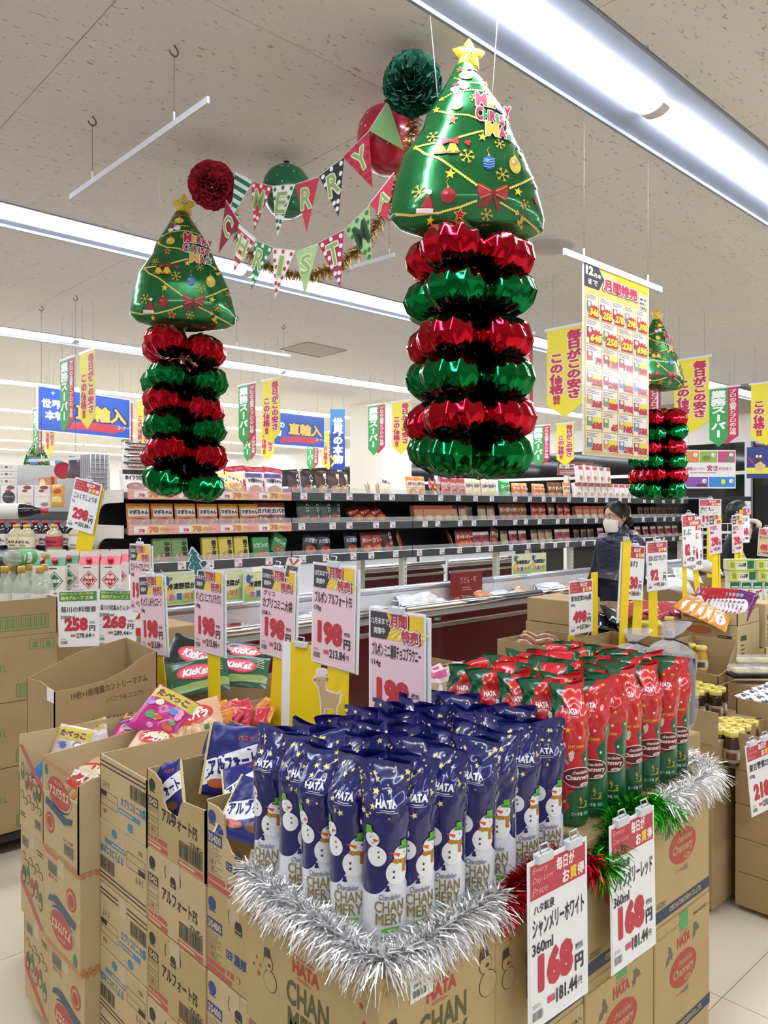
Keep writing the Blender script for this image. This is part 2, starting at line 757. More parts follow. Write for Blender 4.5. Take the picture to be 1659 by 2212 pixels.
def bag_normal(phi, t, seed):
    e = 1e-3
    a = bag_surface(phi + e, t, seed) - bag_surface(phi - e, t, seed)
    b = bag_surface(phi, t + .2, seed) - bag_surface(phi, t - .2, seed)
    n = np.cross(a, b)
    return n / np.maximum(np.linalg.norm(n, axis=-1, keepdims=True), 1e-12)


def nodes_math(nt, op, a, b=None, c=None):
    n = nt.nodes.new('ShaderNodeMath')
    n.operation = op
    for i, x in enumerate((a, b, c)):
        if x is None:
            continue
        if isinstance(x, (int, float)):
            n.inputs[i].default_value = x
        else:
            nt.links.new(x, n.inputs[i])
    return n.outputs[0]


def bag_mat(kind):
    m = bpy.data.materials.new('printed_foil_bag')
    m.use_nodes = True
    nt = m.node_tree
    b = nt.nodes['Principled BSDF']
    b.inputs['Roughness'].default_value = .24
    b.inputs['Coat Weight'].default_value = .7
    b.inputs['Coat Roughness'].default_value = .1
    at = nt.nodes.new('ShaderNodeAttribute')
    at.attribute_name = 'print_place'
    sx = nt.nodes.new('ShaderNodeSeparateXYZ')
    nt.links.new(at.outputs['Vector'], sx.inputs[0])
    s_, t_ = sx.outputs[0], sx.outputs[1]

    def M(op, a, b=None, c=None):
        return nodes_math(nt, op, a, b, c)

    def mix(f, ca, cb):
        x = nt.nodes.new('ShaderNodeMix')
        x.data_type = 'RGBA'
        nt.links.new(f, x.inputs['Factor'])
        for k, q in (('A', ca), ('B', cb)):
            if isinstance(q, str):
                x.inputs[k].default_value = (*lin(q), 1)
            else:
                nt.links.new(q, x.inputs[k])
        return x.outputs['Result']
    if kind == 'blue':
        # snow line: low on the left, a hill in the middle right
        hill = M('MULTIPLY', 34, M('POWER', 2.718, M('MULTIPLY', -1, M('POWER', M('DIVIDE', M('SUBTRACT', s_, 24), 20), 2))))
        line = M('ADD', M('ADD', 100, hill), M('MULTIPLY', 7, M('SINE', M('MULTIPLY', s_, .045))))
        snow = M('LESS_THAN', t_, line)
        col = mix(snow, '#191863', '#e9ebee')
        side = M('MULTIPLY', M('MULTIPLY', M('GREATER_THAN', s_, 68), M('LESS_THAN', s_, 100)), M('LESS_THAN', t_, 262))
        col = mix(side, col, '#dfe3ea')
    else:
        saw = M('ABSOLUTE', M('SUBTRACT', M('FRACT', M('DIVIDE', t_, 46)), .5))
        z1 = M('ADD', M('SUBTRACT', M('MULTIPLY', t_, .42), 52), M('MULTIPLY', saw, 34))
        g1 = M('MULTIPLY', M('MULTIPLY', M('GREATER_THAN', s_, z1), M('LESS_THAN', t_, 215)), M('LESS_THAN', s_, 75))
        z2 = M('ADD', M('SUBTRACT', M('MULTIPLY', M('SUBTRACT', t_, 235), .62), 52), M('MULTIPLY', saw, 22))
        g2 = M('MULTIPLY', M('MULTIPLY', M('LESS_THAN', s_, z2), M('GREATER_THAN', t_, 225)), M('GREATER_THAN', s_, -128))
        g = M('MAXIMUM', g1, g2)
        col = mix(g, '#cf1a24', '#0b5c36')
        side = M('MULTIPLY', M('MULTIPLY', M('GREATER_THAN', s_, -86), M('LESS_THAN', s_, -58)), M('MULTIPLY', M('LESS_THAN', t_, 255), M('GREATER_THAN', t_, 30)))
        col = mix(side, col, '#e4e4e6')
    nt.links.new(col, b.inputs['Base Color'])
    return m


def bag_mesh(seed, m):
    A, B = 64, 66
    ph = np.linspace(-PI, PI, A + 1)
    tt = np.concatenate([np.linspace(0, BH * .5, 20), np.linspace(BH * .5, BH, B - 20 + 1)[1:]])
    P, T = np.meshgrid(ph, tt)
    V = bag_surface(P, T, seed)
    b = MB()
    b.grid(V, m)
    me = b.mesh('bag')
    at = me.attributes.new('print_place', 'FLOAT_VECTOR', 'POINT')
    buf = np.stack([P * BR, T, T * 0], -1).reshape(-1).astype(np.float32)
    at.data.foreach_set('vector', buf)
    return me


def snowman(p, x, y, k, right=False):
    """white snowman with green hat; y is page-down, k scale"""
    p.lay = 1
    if right:
        p.ell(x - 4 * k, y + 32 * k, 23 * k, 23 * k, '#f4f4f2')
        p.ell(x + 3 * k, y, 16 * k, 15 * k, '#f4f4f2')
        p.lay = 2
        p.poly([(x - 14 * k, y + 7 * k), (x + 18 * k, y + 12 * k), (x + 17 * k, y + 19 * k), (x - 15 * k, y + 14 * k)], '#e86a28')
        for q in (-8, 2, 12):
            p.poly([(x + q * k, y + 9 * k), (x + (q + 4) * k, y + 9.6 * k), (x + (q + 3) * k, y + 17 * k), (x + (q - 1) * k, y + 16.4 * k)], '#6cb52d', 3)
        p.poly([(x + 6 * k, y + 16 * k), (x + 14 * k, y + 17 * k), (x + 15 * k, y + 34 * k), (x + 6 * k, y + 33 * k)], '#e86a28')
        p.poly([(x + 6 * k, y + 22 * k), (x + 14 * k, y + 23 * k), (x + 14 * k, y + 28 * k), (x + 6 * k, y + 27 * k)], '#6cb52d', 3)
        p.poly([(x - 20 * k, y - 6 * k), (x + 1 * k, y - 1 * k), (x - 2 * k, y + 5 * k)], '#e85a20')
        p.poly([(x + 1 * k, y - 24 * k), (x + 14 * k, y - 24 * k), (x + 17 * k, y - 10 * k), (x + 2 * k, y - 12 * k)], '#62b32c')
        p.poly([(x - 3 * k, y - 14 * k), (x + 21 * k, y - 10 * k), (x + 20 * k, y - 6 * k), (x - 4 * k, y - 10 * k)], '#3f8f22', 3)
        p.ell(x + 10 * k, y - 1 * k, 1.2 * k, 2 * k, '#222222', 8)
        p.ell(x - 12 * k, y + 30 * k, 2.4 * k, 2.4 * k, '#44444a', 8)
        p.ell(x - 12 * k, y + 40 * k, 2.4 * k, 2.4 * k, '#44444a', 8)
    else:
        p.ell(x + 8 * k, y + 30 * k, 19 * k, 18 * k, '#f4f4f2')
        p.ell(x, y, 14 * k, 13.5 * k, '#f4f4f2')
        p.lay = 2
        p.poly([(x + 3 * k, y - 1 * k), (x + 14 * k, y + 1 * k), (x + 3 * k, y + 6 * k)], '#e8541e')
        p.poly([(x - 12 * k, y - 23 * k), (x - 1 * k, y - 24 * k), (x + 3 * k, y - 12 * k), (x - 14 * k, y - 9 * k)], '#68b82e')
        p.ell(x - 3 * k, y - 3 * k, 1 * k, 1.8 * k, '#222222', 8)
        p.ell(x + 12 * k, y + 22 * k, 2 * k, 2 * k, '#55555c', 8)
        p.ell(x + 13 * k, y + 31 * k, 2 * k, 2 * k, '#55555c', 8)
        p.line([(x - 3 * k, y + 6 * k), (x + 1 * k, y + 8 * k), (x + 4 * k, y + 8 * k)], .8 * k, '#333333')


def blue_page(seed):
    r = random.Random(seed)
    p = Page(258, BH)       # x mm with 129 = front centre, y = BH - t
    c = 129
    gold = '#efe28e'
    for q in range(64):
        s_, t_ = r.uniform(-60, 60), r.uniform(150, 318)
        if abs(s_) < 24 and 236 < t_ < 268 or (t_ < 222 and -46 < s_ < 50):
            continue
        p.star(c + s_, BH - t_, r.choice((2.5, 3, 3.5, 5.5, 6.5)), gold, rot=r.uniform(-.4, .4))
    p.text('HATA', c, BH - 262, 13, '#f2f2f2', w=38, bold=.05, al='c')
    p.rect(c - 12, BH - 246, 24, 1.6, '#c9c9dd')
    p.rect(c - 18, BH - 242.5, 36, 1.3, '#c9c9dd')
    snowman(p, c - 26, BH - 193, 1.0)
    snowman(p, c + 27, BH - 166, 1.0, True)
    p.lay = 1
    p.ell(c + 4, BH - 104, 5, 2.6, '#2a2360', 10)
    p.rect(c + 1, BH - 112, 6, 7, '#2a2360')
    p.text('Chandelier.', c + 9, BH - 96, 10, '#2b2a63', w=44, bold=.0, al='c', sh=.2)
    p.outl('CHAN', c + 9, BH - 84, 20, '#8a7d4a', '#c9bf98', .0, .03, w=57, al='c')
    p.outl('MERY', c + 10, BH - 62, 20, '#8a7d4a', '#c9bf98', .0, .03, w=54, al='c')
    for (xx, yy) in ((c - 19, 84), (c - 17, 62)):
        pass
    p.lay = 1
    p.ell(c + 12, BH - 33, 19, 4.5, '#6fbe35', 16, rot=-.08)
    p.text('white', c + 12, BH - 35.5, 5, '#f2f8ea', w=16, al='c', lay=2)
    p.text('マスカット味', c + 10, BH - 22, 8, '#4a4a72', w=36, al='c')
    # back panel and round sticker, a print of their own
    front, p = p, Page(258, BH)
    p.lay = 1
    for q in range(44):
        p.star(c + r.choice((-1, 1)) * r.uniform(60, 124), BH - r.uniform(255, 318), r.choice((3, 5, 6)), gold, rot=r.uniform(-.4, .4))
    p.fine(c + 72, BH - 250, 24, 26, '#8d93a8', 6, 2.2, seed)
    p.rect(c + 74, BH - 58, 20, 18, '#6f7488')
    p.fine(c + 105, BH - 70, 20, 4, '#9aa0b0', 6, 2, seed)
    p.ell(c - 98, BH - 276, 13, 13, '#ee5a2c', 18)
    p.fine(c - 107, BH - 281, 18, 4, '#fbe3d8', 4, 1.8, seed)
    return front, p


def red_page(seed):
    r = random.Random(seed)
    p = Page(258, BH)
    c = 129
    ye = '#f2cf35'
    p.text('HATA', c, BH - 268, 13, '#f4f0ec', w=31, bold=.06, al='c')
    p.rect(c - 10, BH - 252, 20, 1.2, '#f0c9c4')
    p.rect(c - 14, BH - 249, 28, 1.2, '#f0c9c4')
    for s_, t_, q, col in ((-14, 222, 8, ye), (17, 236, 4.5, ye), (12, 203, 5, '#f3efe8'), (-12, 166, 5.5, '#f3efe8'), (-8, 290, 5, ye), (15, 292, 5, ye), (-27, 58, 6, ye), (44, 276, 5, ye),
                           (60, 244, 6, ye), (28, 152, 5, '#f3efe8'), (45, 206, 7, ye), (2, 308, 4, '#f3efe8'), (26, 312, 5, ye), (90, 300, 6, ye), (110, 288, 5, ye), (-100, 300, 6, ye)):
        p.star(c + s_, BH - t_, q, col, rot=r.uniform(-.2, .2))
    p.text('SOFT DRINK', c + 5, BH - 186, 7, '#e8c02a', w=41, bold=.03, al='c')
    for (dx, dy, a) in ((-26, 150, 2.6), (-8, 162, 1.35)):
        pts = []
        for k in range(14):
            th = 2 * PI * k / 14
            rad = (15 if k % 2 == 0 else 11)
            x_, y_ = rad * math.cos(th), rad * .42 * math.sin(th)
            pts.append((c + dx + x_ * math.cos(a) - y_ * math.sin(a), BH - dy - x_ * math.sin(a) - y_ * math.cos(a)))
        p.shape([(c + dx, BH - dy)] + pts, [(0, 1 + (k + 1) % 14, 1 + k) for k in range(14)], '#7fae94' if dx < -20 else '#d9d3b4')
    p.lay = 1
    p.ell(c + 8, BH - 114, 40, 23, '#efe6e0', 28)
    p.ell(c + 8, BH - 114, 38, 21, '#6e1620', 28, lay=2)
    p.text('chandelier', c + 14, BH - 129, 8, '#f3ebe6', w=42, al='c', lay=3)
    p.text('Channery', c + 8, BH - 119, 14, '#f3ebe6', w=62, bold=.03, al='c', lay=3)
    p.ell(c + 22, BH - 97, 12, 4.5, '#efe6e0', 16, lay=3)
    p.text('RED', c + 22, BH - 99.5, 5, '#b01c28', w=13, al='c', lay=4)
    p.rect(c - 20, BH - 88, 40, 1.6, '#4a1016')
    for k in range(7):
        p.ell(c + 16 + 9 * math.cos(k * 2.1), BH - 58 - 9 * math.sin(k * 1.7), 5, 1.6, '#c9a92c', 10, lay=2, rot=k * .9)
    p.rect(c + 4, BH - 47, 26, 2, '#c9a92c', lay=2)
    p.text('ピーチ味', c + 2, BH - 36, 9, '#e9e6df', w=26, al='c', lay=2)
    p.rect(c + 18, BH - 36, 13, 8, '#7fa08a', lay=2)
    b_ = Page(258, BH)
    b_.fine(c - 84, BH - 240, 22, 30, '#8f8f96', 6, 2.2, seed)
    return p, b_


def page_on_bag(p, seed, name='print'):
    def fn(q, off):
        ph = (q[:, 0] - 129) / BR
        t = np.clip(BH - q[:, 1], 0, BH)
        return bag_surface(ph, t, seed) + bag_normal(ph, t, seed) * off

    def nf(q):
        return bag_normal((q[:, 0] - 129) / BR, np.clip(BH - q[:, 1], 0, BH), seed)
    return p.mesh(name, fn, eps=.0005, rough=.3, sub=5.5, normal=nf)


def bottles():
    specs = []
    for kind, x0, z in (('blue', .940, .842), ('red', 1.540, .897)):
        m = bag_mat(kind)
        var = []
        for sd in (11, 22, 33, 44):
            sd += 100 if kind == 'red' else 0
            pa, pb = (blue_page if kind == 'blue' else red_page)(sd)
            var.append((bag_mesh(sd, m), page_on_bag(pa, sd), page_on_bag(pb, sd, 'back_print')))
        r = random.Random(5 if kind == 'blue' else 6)
        n = 0
        for j in range(5):
            for i in range(7):
                if kind == 'blue' and (i, j) == (0, 0):
                    px, py = 0.965, 1.032
                else:
                    px, py = x0 + i * .0825 + r.uniform(-.004, .004), 1.012 + j * .081 + r.uniform(-.004, .004)
                me, pr, pb = var[(i * 3 + j * 2 + r.randrange(2)) % 4]
                turn = r.uniform(-34, 10) + (j - 1) * -3
                if j >= 2 and i >= 1 and r.random() < .35:
                    turn = r.uniform(110, 250)
                where = 'front row' if j == 0 else (f'{ORD[j]} row back')
                if kind == 'blue':
                    lab = f'blue starry snowman-print drink bag, {ORD[i]} from the left end of the {where}'
                else:
                    lab = f'red and green starry drink bag, {ORD[i]} from the left end of the {where}'
                o = thing('bagged_bottle', lab, 'bottle', (px, py, z), math.radians(-43.1 + turn), f'{kind} bagged drink bottles on the front display')
                o.rotation_euler = (r.uniform(-.02, .02), r.uniform(-.02, .02), math.radians(-43.1 + turn))
                put('bag', me, o)
                put('print', pr, o)
                put('back_print', pb, o)
                n += 1


bottles()


# ------------------------------------------------------------------ cartons of the front display
BR_INK = '#4d4231'
RED_INK = '#b0453a'
NAVY_INK = '#2c3b56'


def hata_page(kind, face):
    p = Page(305, 310) if face == 'r' else Page(395, 310)
    W = p.W
    c = W / 2
    if kind == 'blue':
        if face == 'r':
            p.text('⑦シャンメリー ホワイト(マスカット味)', 12, 22, 11, BR_INK, w=160, bold=.0)
            p.text('360ml×20本入', 205, 20, 13, BR_INK, w=90, bold=.01)
        else:
            p.rect(14, 20, 62, 17, BR_INK)
            p.rect(15.5, 21.5, 59, 14, '#b79f6c', lay=1)
            p.text('220711120', 18, 23, 11, BR_INK, w=53, lay=2)
            p.text('ホワイト(マスカット味)', 82, 24, 11, BR_INK, w=78, bold=0)
        p.text('楽しさをあなたに', c, 50, 6, RED_INK, w=60, al='c', bold=.02)
        p.text('HATA', c, 60, 27, RED_INK, w=80, bold=.06, al='c')
        p.fine(c - 26, 91, 52, 2, RED_INK, 4, 1.5)
        p.text('CHAN', c + 4, 104, 50, '#5d5638', w=126, bold=.03, al='c')
        p.text('MERY', c + 8, 160, 50, '#5d5638', w=126, bold=.03, al='c')
        for sx_, sy_, k in ((c - 118, 106, 1), (c + 122, 160 if face == 'l' else 80, 1.2)):
            for (dx, dy, rx) in ((0, 0, 15), (6, 34, 21)):
                p.ell(sx_ + dx * k, sy_ + dy * k, rx * k + 1, rx * k + 1, BR_INK)
                p.ell(sx_ + dx * k, sy_ + dy * k, rx * k - .6, rx * k - .6, '#b79f6c', lay=1)
            p.poly([(sx_ - 13 * k, sy_ - 28 * k), (sx_ + 4 * k, sy_ - 30 * k), (sx_ + 8 * k, sy_ - 12 * k), (sx_ - 15 * k, sy_ - 9 * k)], BR_INK, 2)
            p.ell(sx_ + 4 * k, sy_ + 3 * k, 5 * k, 3.5 * k, BR_INK, 10, lay=2)
        for k, (q, z) in enumerate(((40, 110), (46, 140), (30, 128), (W - 44, 60), (W - 30, 96), (W - 36, 88), (52, 122))):
            p.star(q, z, 8 if k % 2 else 5, RED_INK)
    else:
        p.text('⑦シャンメリー レッド(ピーチ味)', 12, 20, 11, BR_INK, w=130, bold=0)
        p.text('360ml×20本入', W - 100, 18, 13, BR_INK, w=90, bold=.01)
        p.rect(c - 22, -1, 46, 46, mat('#4d9a58', .45))
        p.text('楽しさをあなたに', c, 48, 5, RED_INK, w=44, al='c')
        p.text('HATA', c, 56, 28, RED_INK, w=74, bold=.06, al='c')
        p.ell(c - 2, 142, 74, 44, RED_INK, 36, rot=-.0)
        p.text('chandelier', c + 8, 114, 17, '#b79f6c', w=82, al='c', lay=1)
        p.text('Channery', c - 2, 134, 30, '#b79f6c', w=112, bold=.03, al='c', lay=1)
        p.ell(c + 20, 172, 18, 7, '#b79f6c', 16, lay=1)
        p.text('RED', c + 20, 168, 8, RED_INK, w=20, al='c', lay=2)
        for (hx, hy, a) in ((c - 82, 92, .7), (c - 72, 80, 2.0), (c + 62, 70, 1.1), (c + 70, 62, 2.6)):
            pts = []
            for k in range(12):
                th = 2 * PI * k / 12
                rad = 24 if k % 2 == 0 else 17
                x_, y_ = rad * math.cos(th), rad * .4 * math.sin(th)
                pts.append((hx + x_ * math.cos(a) - y_ * math.sin(a), hy - x_ * math.sin(a) - y_ * math.cos(a)))
            p.shape([(hx, hy)] + pts, [(0, 1 + (k + 1) % 12, 1 + k) for k in range(12)], '#6a6350')
        p.text('ピーチ味', c - 20, 196, 10, RED_INK, w=38, al='c')
        p.rect(c + 4, 195, 22, 12, '#857257')
    p.rect(0, 268, W, 28, NAVY_INK)
    p.text('OSK HATAKOSEN CO.,LTD.', c + 14, 274, 16, '#c2a878', w=180, bold=.03, al='c', lay=1)
    p.fine(12, 250, 60, 3, BR_INK, 5, 1.8)
    if kind == 'blue' and face == 'r':
        for q in (0, 24):
            p.poly([(W - 50 + q, 240 + q * .2), (W - 36 + q, 232 + q * .2), (W - 36 + q, 248 + q * .2)] if q == 0 else [(W - 34 + q, 232), (W - 18 + q, 240), (W - 34 + q, 248)], BR_INK)
    return p


def carton(name, label, lo, size, pages=None, group=None, rz=0, m=CARD, tape=True, open_top=None, seam=True):
    """closed or open carton; lo = near lower corner, size along X, Y, Z; faces: r (towards -Y), l (towards -X)"""
    L, W, H = size
    t = thing(name, label, 'carton', lo, rz, group)
    b = MB()
    th = .004
    if open_top is None:
        b.bbox((0, 0, 0.001), (L, W, H - .001), m, .0025)
        b.build('body', t)
        if seam:
            f = MB()
            f.box((0.002, W / 2 + .001, H - .0012), (L - .002, W - .002, H + .0006), m)
            f.build('flap', t)
            f = MB()
            f.box((0.002, .002, H - .0012), (L - .002, W / 2 - .001, H + .0006), m)
            f.build('flap', t)
        if tape:
            q = MB()
            q.box((-.0006, W / 2 - .024, H - .05), (L + .0006, W / 2 + .024, H + .0012), TAPE)
            q.build('tape', t)
    else:
        # open_top: dict side -> list of (u,z) rim points from left to right as seen from outside
        inn = CARD_IN if m is not CARD_GREY else CARD_GREY
        for sd, o, u, ln in (('r', (0, 0, 0), (1, 0, 0), L), ('l', (0, W, 0), (0, -1, 0), W), ('b', (L, W, 0), (-1, 0, 0), L), ('e', (L, 0, 0), (0, 1, 0), W)):
            rim = open_top.get(sd, [(0, 1), (1, 1)])
            pts = [(0, .0), (ln, .0)] + [(q * ln, z * H) for q, z in reversed(rim)]
            n = Vector(u).cross(Vector((0, 0, 1)))      # outward
            b.prism(pts, Vector(o) - n * th, u, (0, 0, 1), th, m)
        b.box((th, th, 0.0), (L - th, W - th, .004), inn)
        b.build('body', t)
    for face, pg in (pages or []):
        if face == 'r':
            pg.on('print', t, (0, 0, H), (L, 0, 0), (0, 0, -H))
        else:
            pg.on('print', t, (0, W, H), (0, -W, 0), (0, 0, -H))
    return t


FX = [.863, 1.168, 1.478, 1.783]
_names = ('front corner column', 'column behind the first price sheet', 'column behind the second price sheet', 'right end column')
_pages = {}


def pgc(*a):
    if a not in _pages:
        _pages[a] = hata_page(*a)
    return _pages[a]


for i, x in enumerate(FX):
    kind = 'blue' if i < 2 else 'red'
    top = .841 if i < 2 else .896
    h = .297 if i < 2 else .316
    for k in range(3):
        z1 = top - k * h
        z0 = max(0, z1 - h)
        pg = [('r', pgc(kind, 'r'))]
        if i in (0, 2):
            pg.append(('l', pgc(kind, 'l')))
        lab = f'{"snowman-print" if i < 2 else "red oval-print"} drink carton, {("top", "middle", "bottom")[k]} of the {_names[i]}'
        carton('drink_carton', lab, (x, .934 + .002 * ((k + i) % 2), z0 + .0005), (.302, .395, z1 - z0 - .001), pg if z1 - z0 > .27 else None, 'drink cartons under the bagged bottles', tape=False)
# white shipping label on the front carton
sp = Page(60, 62)
sp.rect(0, 0, 60, 62, '#e9e8e4')
sp.lay = 1
sp.fine(5, 6, 40, 3, '#555555', 5, 2.2)
sp.text('2009若松山店', 8, 26, 9, '#333333', w=46)
sp.bars(6, 40, 36, 14, '#333333')
lab = thing('shipping_label', 'white barcode sticker on the right face of the front drink carton', 'label', (.934, .9335, .775), 0)
MB().box((0, -.0006, 0), (.056, -.0001, .055), PAPER).build('paper', lab)
sp.on('print', lab, (0, -.0008, .055), (.056, 0, 0), (0, 0, -.055))


# ------------------------------------------------------------------ tinsel
def tinsel(label, pts, n, L, c, seed, group=None, rough=.27, wd=.0016, core=.006):
    r = random.Random(seed)
    pts = [Vector(p) for p in pts]
    seg = [(pts[i + 1] - pts[i]).length for i in range(len(pts) - 1)]
    tot = sum(seg)
    m = foil(c, rough)
    b = MB()
    for _ in range(n):
        q = r.uniform(0, tot)
        i = 0
        while i < len(seg) - 1 and q > seg[i]:
            q -= seg[i]
            i += 1
        p = pts[i].lerp(pts[i + 1], min(1, q / seg[i]))
        T = (pts[i + 1] - pts[i]).normalized()
        d = Vector((r.gauss(0, 1), r.gauss(0, 1), r.gauss(0, 1)))
        d = (d - T * d.dot(T) * .75).normalized()
        ln = L * r.uniform(.55, 1.1)
        s = d.cross(Vector((r.gauss(0, 1), r.gauss(0, 1), r.gauss(0, 1)))).normalized() * wd * r.uniform(.6, 1)
        b1 = p + d * ln * .55 + Vector((0, 0, -.1 * ln))
        b2 = p + d * ln + Vector((r.uniform(-.2, .2), r.uniform(-.2, .2), -.45)) * ln * .8
        w2 = d.cross(s) * r.uniform(-.8, .8)
        b.add([p - s, p + s, b1 + s + w2, b1 - s + w2, b2 + s * .4, b2 - s * .4], [(0, 1, 2, 3), (3, 2, 4, 5)], m)
    t = thing('tinsel_garland', label, 'tinsel', pts[0] if False else (0, 0, 0), 0, group)
    o = b.build('strands', t)
    o['kind'] = 'stuff'
    k = MB()
    k.tube(pts, core * .35, mat('#8f8f8f', .4, metal=.6), n=5)
    k.build('cord', t)
    return t


tg = 'tinsel garlands along the front display'
tinsel('thick silver tinsel garland around the corner of the blue drink bags', [(.895, 1.37, .872), (.878, 1.25, .872), (.874, 1.1, .870), (.872, .985, .866), (.882, .950, .864), (.92, .940, .862), (1.0, .940, .866), (1.1, .940, .872), (1.19, .945, .868)],
       5200, .055, '#f6f6f6', 1, tg)
tinsel('red tinsel garland between the silver and green ones', [(1.17, .935, .85), (1.22, .945, .865), (1.29, .95, .872), (1.36, .95, .878), (1.42, .94, .878), (1.455, .915, .87), (1.475, .905, .835)], 1500, .05, '#c8102a', 2, tg)
tinsel('bright green tinsel garland in front of the red drink bags', [(1.47, .905, .868), (1.5, .895, .84), (1.55, .925, .882), (1.6, .94, .905), (1.68, .945, .915), (1.74, .93, .91), (1.79, .915, .895), (1.83, .91, .87)], 1700, .055, '#2fae1c', 3, tg)
tinsel('silver tinsel garland around the right end of the red drink bags', [(1.78, .915, .915), (1.86, .91, .905), (1.95, .912, .92), (2.04, .914, .915), (2.085, .93, .92), (2.095, 1.0, .925), (2.10, 1.1, .935), (2.1, 1.2, .94)], 2000, .058, '#f6f6f6', 4, tg)


# ------------------------------------------------------------------ price sheets
def header_daily(p):
    p.rect(8, 8, 184, 62, '#c0454f')
    p.lay = 1
    for i, t in enumerate(('Every', 'Day Low', 'Price')):
        p.text(t, 14, 14 + i * 18, 13, '#e3a1a4', w=(48, 66, 48)[i], bold=.0, sh=.25)
    p.text('毎日が', 92, 13, 25, '#f6efe9', w=62, bold=.035)
    p.text('お', 112, 42, 24, '#f6efe9', w=24, bold=.035)
    p.text('買', 138, 42, 24, '#f3d433', w=24, bold=.035)
    p.text('得', 164, 42, 24, '#f6efe9', w=24, bold=.035)
    p.lay = 0


def sheet_page(name, qty, price, tax, head='daily', maker=None, bg='#efeeec', H=300, qs=13):
    p = Page(200, H)
    p.rect(5, 5, 190, H - 10, bg)
    p.lay = 1
    if head == 'daily':
        header_daily(p)
    elif head == 'month':
        p.rect(8, 8, 184, 66, '#eec935')
        p.lay = 2
        for k in range(9):
            a = .25 + k * .3
            p.poly([(128, 40), (128 + 90 * math.cos(a), 40 + 34 * math.sin(a)), (128 + 90 * math.cos(a + .13), 40 + 34 * math.sin(a + .13))], '#f5df83')
        p.poly([(8, 74), (66, 74), (84, 42), (66, 8), (8, 8)], '#43444a')
        p.lay = 3
        p.text('12月末まで', 12, 22, 17, '#f0efee', w=62, bold=.02)
        p.text('実施中', 20, 46, 17, '#f0efee', w=42, bold=.02)
        for t, x, y in (('月間', 80, 10), ('特売', 120, 44)):
            p.text(t, x - 4, y - 3, 38, '#3a3a3e', w=70, bold=.14)
            p.text(t, x - 3, y - 3, 37, '#f2efe9', w=66, bold=.11, lay=p.lay + 1)
            p.text(t, x, y, 31, '#bf4351', w=60, bold=.05, lay=p.lay + 2)
    else:
        p.rect(8, 8, 184, 48, '#4f9350')
        p.lay = 2
        p.text('業務スーパーの', 14, 12, 12, '#e9ead9', w=80)
        p.text('安心安全', 104, 11, 14, '#ecd84a', w=72)
        p.text('国内グループ', 16, 30, 20, '#f2e87a', w=112, bold=.03)
        p.text('工場', 134, 31, 18, '#e8ecd8', w=40, bold=.02)
    p.lay = 2
    y = 84
    if maker:
        p.text(maker, 18, 80, 18, '#3a3738', w=66, bold=.02)
        y = 104
    p.text(name, 14, y, 36 if head != 'group' else 30, '#353235', w=172 if len(name) > 5 else 120, bold=.02)
    p.text(qty, 12, y + 44, qs + 5, '#353235', bold=.02, maxw=90)
    py = 170 if H >= 300 else 140
    p.text(price, 30, py, 70, '#c43a46', w=116 if len(price) == 3 else 80, bold=.07)
    p.text('円', 152, py + 42, 30, '#3f3c3e', w=30, bold=.04)
    p.text('税別', 154, py + 22, 12, '#3f3c3e', w=26)
    p.rect(60, py + 86, 24, 12, '#c9606a')
    p.text(tax, 88, py + 80, 26, '#3f3c3e', w=72, bold=.03)
    p.text('円', 164, py + 88, 14, '#3f3c3e', w=12)
    p.bars(12, H - 32, 34, 16, '#6d6a6c', 12)
    p.fine(12, H - 44, 34, 2, '#9a9799', 4, 1.4)
    return p


SLEEVE = mat('#f2f2f2', .12, var=0, alpha=1, coat=.5)
CLIPM = mat('#cfd2d4', .12, var=0, coat=.6)


def clip(parent, x, z, w=.05, m=None):
    c = MB()
    c.bbox((x - w / 2, -.008, z - .012), (x + w / 2, .008, z + .008), m or CLIPM, .002)
    c.tube([(x - w * .3, -.006, z + .006), (x - w * .25, 0, z + .022), (x + w * .25, 0, z + .022), (x + w * .3, -.006, z + .006)], .0022, m or CLIPM, 5)
    return c.build('clip', parent)


